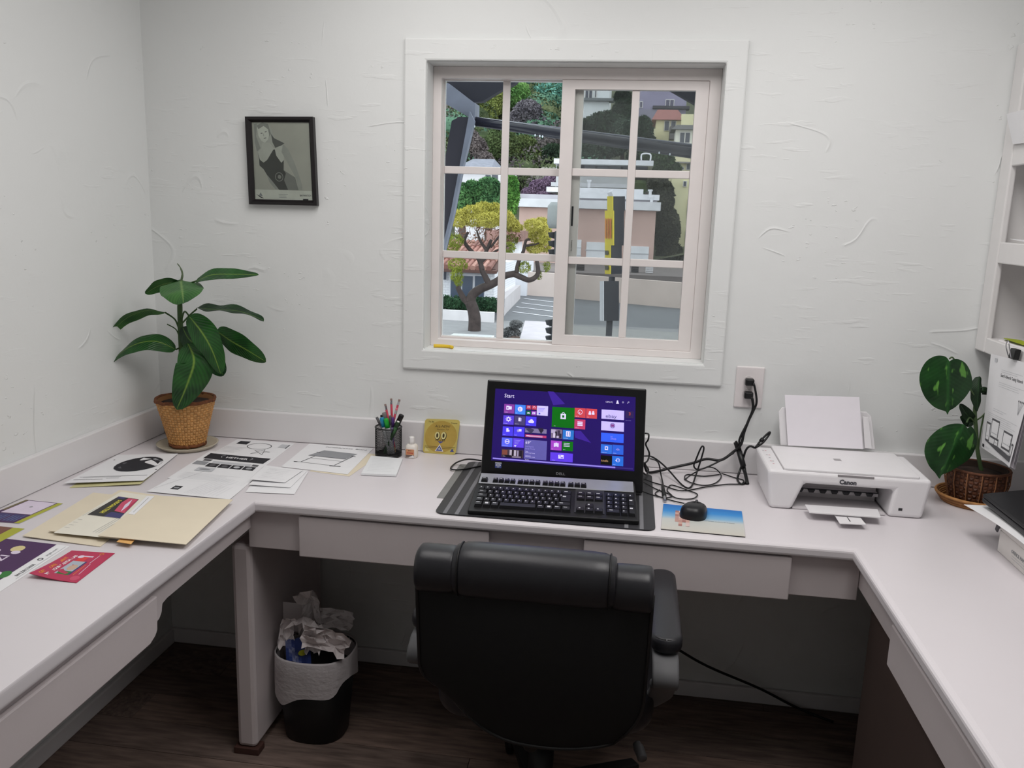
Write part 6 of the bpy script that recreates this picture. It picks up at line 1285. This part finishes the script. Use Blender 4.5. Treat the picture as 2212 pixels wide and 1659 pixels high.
# white house with tiled roof by the tree
def brickhouse():
    y = 35.0; g = thing('tile_roof_house', 'white painted brick house with a red tiled roof behind the tree', 'house', tuple(PY(1020, 672, y)))
    a, b = PY(900, 690, y), PY(1069, 577, y)
    m = bpy.data.materials.new('painted_brick'); m.use_nodes = True; nt = m.node_tree; bs = nt.nodes['Principled BSDF']; bk_ = nt.nodes.new('ShaderNodeTexBrick'); bk_.inputs['Color1'].default_value = (*lin((238, 238, 242)), 1); bk_.inputs['Color2'].default_value = (*lin((230, 230, 236)), 1); bk_.inputs['Mortar'].default_value = (*lin((202, 202, 210)), 1); bk_.inputs['Scale'].default_value = 2.2
    tc = nt.nodes.new('ShaderNodeTexCoord'); mp = nt.nodes.new('ShaderNodeMapping'); mp.inputs['Rotation'].default_value = (math.pi/2, 0, 0); nt.links.new(tc.outputs['Object'], mp.inputs[0]); nt.links.new(mp.outputs[0], bk_.inputs['Vector']); nt.links.new(bk_.outputs[0], bs.inputs['Base Color']); bs.inputs['Roughness'].default_value = .8
    MB().box(a[0], b[0], y, y+7, ZG, b[2]).build('wall', m, g)
    f = rectbox('window_frame', g, 970, 594, 1049, 645, y-.1, .12, OUT((226, 226, 232)))
    for (u0, u1) in ((973, 996), (998, 1021), (1025, 1046)): rectbox('pane', f, u0, 597, u1, 642, y-.14, .05, OUT((76, 86, 104), rough=.2))
    f = rectbox('window_frame', g, 955, 580, 966, 606, y-.1, .12, OUT((226, 226, 232))); rectbox('pane', f, 958, 582, 964, 604, y-.14, .05, OUT((66, 70, 84), rough=.2))
    rectbox('sill_ledge', g, 960, 646, 1050, 650, y-.25, .3, OUT((232, 232, 236)))
    # roof of barrel tiles
    ze = PY(1000, 580, y-.8)[2]; x0, x1 = a[0]-1, PY(1073, 578, y-.8)[0]; n_ = int((x1-x0)/.24); TM = [OUT(c, ns=4, noise=.2) for c in ((150, 104, 94), (130, 90, 82), (166, 124, 112))]
    rise = 1.0; run = 5.0; rg = random.Random(3)
    protos = []
    for k in range(n_):
        xc = x0+.24*k+.12
        for j in range(4):
            p0 = V3(xc, y-.8+run*j/4, ze+rise*j/4); p1 = V3(xc, y-.8+run*(j+1)/4+.1, ze+rise*(j+1)/4+.02)
            if k < 1 and j < 3: pass
            MB().tube([p0+V3(0, 0, .03), p1], [.13, .11], 7).build('roof_tile', TM[rg.randrange(3)], g)
    MB().prism([(x0, y-.8, ze-.05), (x1, y-.8, ze-.05), (x1, y-.8+run, ze+rise-.05), (x0, y-.8+run, ze+rise-.05)], (0, 0, -.12)).build('roof_deck', OUT((92, 66, 60)), g)
    rectbox('eave_board', g, 930, 581, 1070, 586, y-.6, .5, OUT((96, 74, 70)))
brickhouse()
g = thing('white_annex', 'white annex wall with a downpipe beside the parking lot', 'building', tuple(PY(1110, 650, 43)))
rectbox('wall', g, 1060, 512, 1108, 668, 43, 4, OUT((236, 236, 240))); rectbox('wall', g, 1100, 560, 1140, 655, 44.5, 3, OUT((232, 232, 238))); rectbox('roof', g, 1050, 500, 1124, 520, 42.6, 5, OUT((146, 112, 104), noise=.2)); rectbox('window', g, 1095, 566, 1112, 574, 44.3, .1, OUT((96, 98, 104)))
MB().tube([PY(1098, 585, 42.8), PY(1098, 640, 42.8), PY(1096, 668, 42.8)], .06, 8).build('downpipe', OUT((96, 92, 96)), g)
q = [PZ(u_, v_, ZG) for u_, v_ in ((1084, 690), (1094, 676), (1124, 645), (1086, 650))]
tag(MB().prism(q, (0, 0, .75)).build('ramp_wall', OUT((198, 192, 194)), None), 'grey concrete ramp wall beside the white annex', 'wall')
pl = thing('planter', 'low white planter wall with a clipped hedge in front of the house', 'planter', tuple(PZ(1010, 690, ZG)))
a, b = PZ(930, 689, ZG), PZ(1066, 697, ZG); MB().hexa([a, b, b+V3(0, .25, 0), a+V3(0, .25, 0), a+V3(0, 0, .42), b+V3(0, 0, .42), b+V3(0, .25, .42), a+V3(0, .25, .42)]).build('planter_wall', OUT((226, 222, 224)), pl)
# ------------------------------------------------------------------ trees
def cloud(mb, c, rx, ry, rz, n, size, rs, core=True, hang=0.0):
    """scatter n small leaf blades on and in an ellipsoid, vectorised"""
    d = rs.normal(size=(n, 3)); d /= np.linalg.norm(d, axis=1)[:, None]
    p = d*(rs.uniform(.55, 1.0, size=(n, 1))**.6)*np.array([rx, ry, rz])+np.asarray(c)
    a = rs.normal(size=(n, 3)); a[:, 2] -= hang; a /= np.linalg.norm(a, axis=1)[:, None]
    b = np.cross(a, rs.normal(size=(n, 3))); b /= np.linalg.norm(b, axis=1)[:, None]
    s = size*rs.uniform(.6, 1.3, size=(n, 1)); L_ = a*s; W_2 = b*s*(.42 if hang == 0 else .16)
    V = np.stack([p-L_, p+W_2, p+L_, p-W_2], axis=1).reshape(-1, 3)
    k0 = len(mb.v); mb.v.extend(map(tuple, V)); mb.f.extend([(k0+4*i, k0+4*i+1, k0+4*i+2, k0+4*i+3) for i in range(n)]); mb.m.extend([mb.mi]*n)
    if core: mb.ell(c, rx*.72, ry*.72, rz*.72, 10, 7)
BARK = OUT((92, 78, 72), noise=.3, ns=6)
def tree(label, blobs, y, m, leafsz, dens, cat='tree', name='tree', group=None, hillside=True, base=None):
    """blobs: (u, v, ru, rv) in photo pixels turned into real ellipsoids at distance y"""
    k = (y+2.58)/F_PX*1.02; rs = np.random.RandomState(abs(hash(label)) % 1000 if False else sum(map(ord, label)) % 997)
    cs = [PY(u, v, y+rs.uniform(-.6, .6)*ru*k) for (u, v, ru, rv) in blobs]; z0 = base if base is not None else hz(y)
    g = thing(name, label, cat, (cs[0][0], y, min(z0, min(c[2] for c in cs))), group)
    mb = MB()
    for c, (u, v, ru, rv) in zip(cs, blobs): cloud(mb, c, ru*k, ru*k, rv*k, int(3.2*dens*ru*rv/100), leafsz*.5, rs)
    o = mb.build('crown', m, g); o['kind'] = 'stuff'
    c = cs[0]; zb = min(z0, c[2]-blobs[0][3]*k*1.1)
    MB().tube([(c[0], y, zb-.2), (c[0]+.1, y, (zb+c[2])/2), tuple(c)], [.28, .22, .1], 8).build('trunk', BARK, g)
    return g
HG = 'trees on the hillside'
OLV = fol((54, 66, 40), (104, 116, 70)); DKG = fol((30, 42, 34), (64, 82, 62)); BRG = fol((70, 112, 58), (132, 172, 100)); TEALG = fol((54, 104, 92), (120, 172, 156), .4); YLG = fol((104, 118, 60), (162, 170, 100)); PRPG = fol((84, 80, 88), (128, 122, 128)); MAUV = fol((104, 84, 108), (160, 134, 158), 1.5); GRY = fol((92, 84, 86), (140, 128, 126))
tree('blue-green tree crown at the top right of the left pane', [(1185, 225, 48, 42), (1205, 190, 40, 35), (1160, 180, 40, 25), (1212, 270, 22, 22)], 118, TEALG, .55, 60, group=HG)
tree('bright green tree at the top middle of the left pane', [(1120, 205, 24, 30), (1100, 180, 20, 22), (1118, 232, 14, 14)], 112, BRG, .5, 90, group=HG)
tree('yellow-green tree on the hill left of the bright green one', [(1062, 228, 24, 26), (1078, 205, 20, 22), (1055, 255, 18, 20), (1042, 282, 16, 18)], 108, YLG, .5, 90, group=HG)
tree('grey-brown bare looking tree in the middle of the hill', [(1140, 245, 32, 28), (1160, 275, 30, 26), (1112, 262, 22, 20), (1180, 300, 22, 20)], 104, PRPG, .4, 110, group=HG)
tree('dark olive conifer above the purple blossom tree', [(1130, 325, 34, 32), (1150, 345, 34, 26), (1112, 345, 24, 26)], 92, OLV, .38, 120, group=HG)
tree('olive green tree right of the awning post', [(1075, 310, 24, 36), (1060, 340, 20, 26), (1095, 290, 18, 20)], 96, fol((66, 84, 50), (112, 128, 84)), .4, 110, group=HG)
tree('mauve grey shrub on the slope beside the awning post', [(1030, 322, 24, 26), (1045, 345, 22, 18), (1020, 300, 16, 18)], 88, GRY, .32, 120, 'shrub', 'shrub', HG)
tree('dark green tree at the middle window stile', [(1195, 335, 26, 24), (1205, 360, 20, 22), (1178, 372, 18, 16)], 90, DKG, .38, 110, group=HG)
tree('big dark tree filling the upper sliding pane', [(1315, 272, 48, 30), (1348, 250, 26, 36), (1275, 285, 26, 30), (1345, 210, 18, 16)], 91, DKG, .48, 70, group=HG)
tree('grey-green tree below the dark one in the sliding pane', [(1345, 285, 34, 26), (1370, 300, 24, 26), (1320, 315, 34, 22), (1275, 330, 28, 22)], 90, fol((52, 64, 54), (92, 108, 92)), .4, 90, group=HG)
tree('green tree left of the yellow hill house', [(1390, 285, 20, 32), (1398, 310, 18, 20), (1380, 340, 26, 18)], 89, DKG, .4, 100, group=HG)
tree('round dark bush below the yellow hill house', [(1430, 348, 26, 24), (1405, 335, 22, 16), (1455, 365, 16, 14)], 76, fol((40, 56, 40), (78, 98, 66)), .36, 110, 'shrub', 'shrub', HG)
tree('dark ivy covered tree right of the garage', [(1432, 430, 24, 40), (1440, 500, 28, 52), (1420, 395, 22, 20), (1452, 560, 24, 36), (1430, 560, 14, 30)], 64, fol((40, 46, 36), (84, 84, 70)), .3, 110, group=HG, base=ZU)
tree('glossy green bush left of the window bars', [(998, 425, 26, 28), (1020, 412, 24, 22), (985, 452, 18, 22)], 46, fol((44, 82, 48), (110, 156, 96), 1.5), .22, 150, 'shrub', 'shrub', 'green bushes beyond the white house', base=ZU)
tree('glossy green bush in the middle of the left panes', [(1055, 408, 28, 24), (1042, 435, 26, 26), (1070, 440, 22, 24)], 47, fol((42, 78, 50), (104, 148, 96), 1.5), .22, 150, 'shrub', 'shrub', 'green bushes beyond the white house', base=ZU)
tree('tall light green bush beside the garage corner', [(1104, 402, 16, 24), (1102, 440, 16, 30), (1112, 425, 10, 22)], 48, fol((54, 104, 44), (126, 176, 88), 1.5), .22, 150, 'shrub', 'shrub', 'green bushes beyond the white house', base=ZU)
tree('purple blossom tree behind the garage roof', [(1165, 408, 24, 20), (1188, 400, 18, 22), (1145, 420, 20, 16), (1180, 425, 22, 14)], 70, MAUV, .24, 160, group=None, base=ZU)
c = PY(1185, 375, 74)
pm = thing('palm_tree', 'drooping grey palm tree left of the white roof edge', 'palm', (c[0], c[1], hz(74)))
MB().tube([(c[0], c[1], hz(74)-.3), tuple(c+V3(0, 0, .2))], [.16, .12], 8).build('trunk', BARK, pm)
for k in range(10):
    a_ = 2*math.pi*k/10; d = V3(math.cos(a_), math.sin(a_), 0)
    MB().tube(smoothpath([c+V3(0, 0, .2), c+d*.5+V3(0, 0, .45), c+d*.95+V3(0, 0, .05), c+d*1.1+V3(0, 0, -.7)]), [.05]*6+[.1]*6+[.07]*6+[.01], 4).build('frond', OUT((134, 132, 122), noise=.2), pm)
# hedge in the planter
rs = np.random.RandomState(4); hd = MB(); 
for k in range(16):
    p = a+(b-a)*(k+.5)/16+V3(0, .7, .65); cloud(hd, p, .28, .4, .34, 160, .09, rs)
o = hd.build('hedge', fol((24, 50, 34), (62, 96, 66), 2), pl); o['kind'] = 'stuff'
# street tree with feathery yellow-green crown
def street_tree():
    y = 29.5; S = lambda cx, cy, dy=0: PY(940+cx/5.35, 430+cy/5.35, y+dy); k = (y+2.58)/F_PX
    g = thing('street_tree', 'street tree with twisting trunk and feathery yellow-green crown', 'tree', tuple(S(450, 1525)))
    BK = OUT((64, 54, 52), noise=.35, ns=5)
    def limb(pts, r0, r1, nm='branch'):
        P = smoothpath(pts, 5); n_ = len(P); MB().tube(P, [r0+(r1-r0)*i/(n_-1) for i in range(n_)], 9).build(nm, BK, g, True)
    base = S(450, 1540); base[2] = ZG-.05
    limb([base, S(455, 1400), S(440, 1290), S(400, 1180)], .26, .22, 'trunk')
    limb([S(385, 1200), S(330, 1150), S(290, 1080), S(255, 1010)], .14, .09); limb([S(410, 1190), S(430, 1110), S(520, 1040), S(620, 1000), S(700, 960), S(800, 890), S(930, 860)], .20, .12)
    limb([S(900, 860), S(1000, 905), S(1080, 935), S(1150, 910), S(1190, 850), S(1180, 740), S(1160, 640, .3)], .12, .07); limb([S(620, 985), S(580, 900), S(540, 820), S(530, 730), S(600, 580), S(650, 470)], .13, .06); limb([S(545, 820), S(500, 690), S(380, 560), S(340, 480), S(380, 380)], .10, .05)
    limb([S(940, 850), S(960, 740), S(1020, 600), S(1050, 480), S(1100, 470)], .09, .04); limb([S(1040, 540), S(1120, 530), S(1200, 510)], .05, .03); limb([S(600, 600), S(520, 480), S(480, 360)], .07, .03); limb([S(530, 730), S(700, 600), S(900, 520)], .06, .025); limb([S(340, 500), S(250, 440), S(210, 420)], .05, .02); limb([S(640, 560), S(780, 380), S(830, 330)], .05, .02)
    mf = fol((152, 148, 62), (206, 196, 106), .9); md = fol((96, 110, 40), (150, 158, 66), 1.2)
    rs = np.random.RandomState(5)
    def clump(nm, L_, m, hang, n_, sz):
        mb = MB()
        for (cx, cy, rx, ry) in L_: cloud(mb, S(cx, cy, rs.uniform(-.7, .7)), rx*k/5.35, rx*k/5.35, ry*k/5.35, int(n_*rx*ry/4000), sz, rs, core=False, hang=hang)
        o = mb.build(nm, m, g); o['kind'] = 'stuff'
    clump('crown', [(300, 190, 100, 70), (430, 150, 130, 80), (560, 120, 130, 90), (680, 150, 120, 110), (800, 230, 120, 100), (880, 300, 100, 80), (620, 240, 150, 90), (450, 240, 140, 80), (270, 270, 80, 60), (950, 330, 70, 50)], mf, .3, 420, .085)
    clump('crown', [(1130, 300, 110, 70), (1230, 290, 100, 80), (1270, 400, 80, 120), (1180, 420, 110, 90), (1270, 540, 80, 80), (1150, 570, 100, 60)], mf, .5, 400, .085)
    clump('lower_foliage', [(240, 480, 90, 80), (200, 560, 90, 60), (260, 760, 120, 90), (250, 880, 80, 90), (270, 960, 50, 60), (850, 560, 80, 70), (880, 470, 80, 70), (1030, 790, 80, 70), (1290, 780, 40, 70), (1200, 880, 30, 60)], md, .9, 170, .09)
    clump('twigs', [(420, 400, 200, 120), (640, 430, 200, 130), (900, 430, 120, 100)], fol((104, 70, 62), (150, 112, 92), 1), .2, 22, .12)
street_tree()
# grey shrub by the driveway
tree('grey bare shrub at the bottom edge by the driveway', [(1105, 718, 20, 12), (1115, 700, 14, 9), (1090, 728, 18, 10)], 27.5, fol((84, 86, 88), (132, 132, 132), 3), .1, 200, 'shrub', 'shrub', None, base=ZG)
# roadside pole sign
def sign():
    y = 12.0; g = thing('pole_sign', 'black pole sign with a yellow edge face outside the window', 'sign', (PY(1330, 720, y)[0], y, ZG))
    YL = OUT((226, 206, 34), rough=.4, ns=3); BKM = mat((30, 32, 42), rough=.5)
    def cab(name, u0, us, u1, v0, v1, fm, yy=y, slant=.9):
        # yellow face runs from u0 (far) to us (near corner), dark side from us to u1
        n0, n1 = PY(us, v0, yy), PY(us, v1, yy); s0, s1 = PY(u1, v0, yy+.02), PY(u1, v1, yy+.02); f0, f1 = PY(u0, v0, yy+slant), PY(u0, v1, yy+slant); ff0, ff1 = s0+(f0-n0), s1+(f1-n1)
        o = MB().hexa([n1, s1, ff1, f1, n0, s0, ff0, f0]).build(name, BKM, g)
        d = np.cross(f1-n1, n0-n1); d = nrm(d)*.01
        if d[0] > 0: d = -d
        MB().prism([n1+d*.2, f1+d*.2, f0+d*.2, n0+d*.2], d).build('face_panel', fm, o); return o, (n0, n1, f0, f1)
    o, q = cab('top_cabinet', 1313, 1325, 1350, 424, 455, YL)
    t0 = [PY(u_, v_, y) for u_, v_ in ((1325, 424), (1321, 414), (1325, 409), (1345, 409), (1350, 418), (1350, 424))]; MB().prism(t0, (-.10, .9, 0)).build('cap', OUT((226, 226, 232)), g)
    o, q = cab('main_cabinet', 1308, 1327, 1348, 455, 530, YL, y-.02)
    n0, n1, f0, f1 = q; p = Panel(f1, n1, n0, f0); p.th = .03; p.n = nrm(np.cross(n1-f1, f0-f1)); p.n = p.n if p.n[0] < 0 else -p.n
    OR = OUT((222, 110, 40), rough=.5)
    for kk in range(4): p.rect(.14+.2*kk, .2, .24+.2*kk, .78, OR)
    p.done(o, 'sign_lettering')
    o, q = cab('lower_cabinet', 1308, 1320, 1343, 530, 592, YL)
    n0, n1, f0, f1 = q; p = Panel(f1, n1, n0, f0); p.th = .03; p.n = nrm(np.cross(n1-f1, f0-f1)); p.n = p.n if p.n[0] < 0 else -p.n
    for kk in range(3): p.rect(.2, .15+.26*kk, .8, .3+.26*kk, mat((60, 56, 40)))
    p.done(o, 'sign_lettering')
    cab('message_box', 1297, 1305, 1337, 607, 693, OUT((216, 218, 222), rough=.4))
    a, b = PY(1322, 598, y+.10), PY(1318, 740, y+.10); MB().tube([(a[0], a[1], ZG), (a[0], a[1], a[2])], .055, 12).build('pole', BKM, g, True)
sign()
# traffic signal heads half hidden behind the middle stile
def signal():
    y = 14.0; base = PY(1206, 700, y); g = thing('traffic_signal', 'dark traffic signal heads beside the middle window stile', 'traffic light', (base[0], y, ZG)); BKM = mat((48, 50, 54), rough=.5)
    MB().tube([(base[0], y+.1, ZG), (base[0], y+.1, 1.6)], .06, 10).build('pole', mat((150, 152, 150), rough=.5), g, True)
    for (v0, v1, u0) in ((690, 742, 1184), (500, 556, 1190)):
        rectbox('housing', g, u0+6, v0, 1206, v1, y, .25, BKM)
        for k in range(3):
            vv = v0+(v1-v0)*(k+.5)/3; c = PY(u0+8, vv, y+.1); MB().prism([c+V3(0, 0, .075), c+V3(-.13, -.05, .06), c+V3(-.10, -.05, -.03), c+V3(0, 0, -.06)], (0, .14, 0)).build('visor', BKM, g)
    c = PY(1198, 465, y); MB().lathe([(.10, 0), (.14, .1), (.14, .42), (.08, .5)], 14, tuple(c-V3(0, 0, .25))).build('camera_housing', mat((128, 132, 132), rough=.5), g, True)
signal()
# parked white car seen from above
def car():
    c = PY(1020, 724, 20.5); z = ZG; x0 = c[0]; y0 = 18.2
    g = thing('car', 'parked white car with only its roof showing at the bottom of the window', 'car', (x0, y0+2.2, ZG)); WC = mat((236, 238, 242), rough=.25, coat=.5); GL = mat((40, 44, 52), rough=.1)
    zt = c[2]
    H_ = zt-z
    MB().prism([(x0-.9, y0, z+.25), (x0-.9, y0+4.5, z+.25), (x0-.9, y0+4.5, z+H_*.58), (x0-.9, y0+3.4, z+H_*.64), (x0-.9, y0+.1, z+H_*.62)], (1.8, 0, 0)).build('body', WC, g, bevel=.08, segs=3)
    MB().hexa([(x0-.82, y0+.3, z+H_*.6), (x0+.82, y0+.3, z+H_*.6), (x0+.82, y0+3.3, z+H_*.6), (x0-.82, y0+3.3, z+H_*.6), (x0-.58, y0+1.0, z+H_*.97), (x0+.58, y0+1.0, z+H_*.97), (x0+.58, y0+2.5, z+H_*.97), (x0-.58, y0+2.5, z+H_*.97)]).build('cabin_glass', GL, g, bevel=.05)
    MB().box(x0-.6, x0+.6, y0+.98, y0+2.52, z+H_*.95, z+H_).build('roof', WC, g, bevel=.03)
    for (dx, dy) in ((-.8, .8), (.8, .8), (-.8, 3.6), (.8, 3.6)): MB().tube([(x0+dx-.1, y0+dy, z+.32), (x0+dx+.1, y0+dy, z+.32)], .32, 16).build('wheel', BLACKM, g)
car()
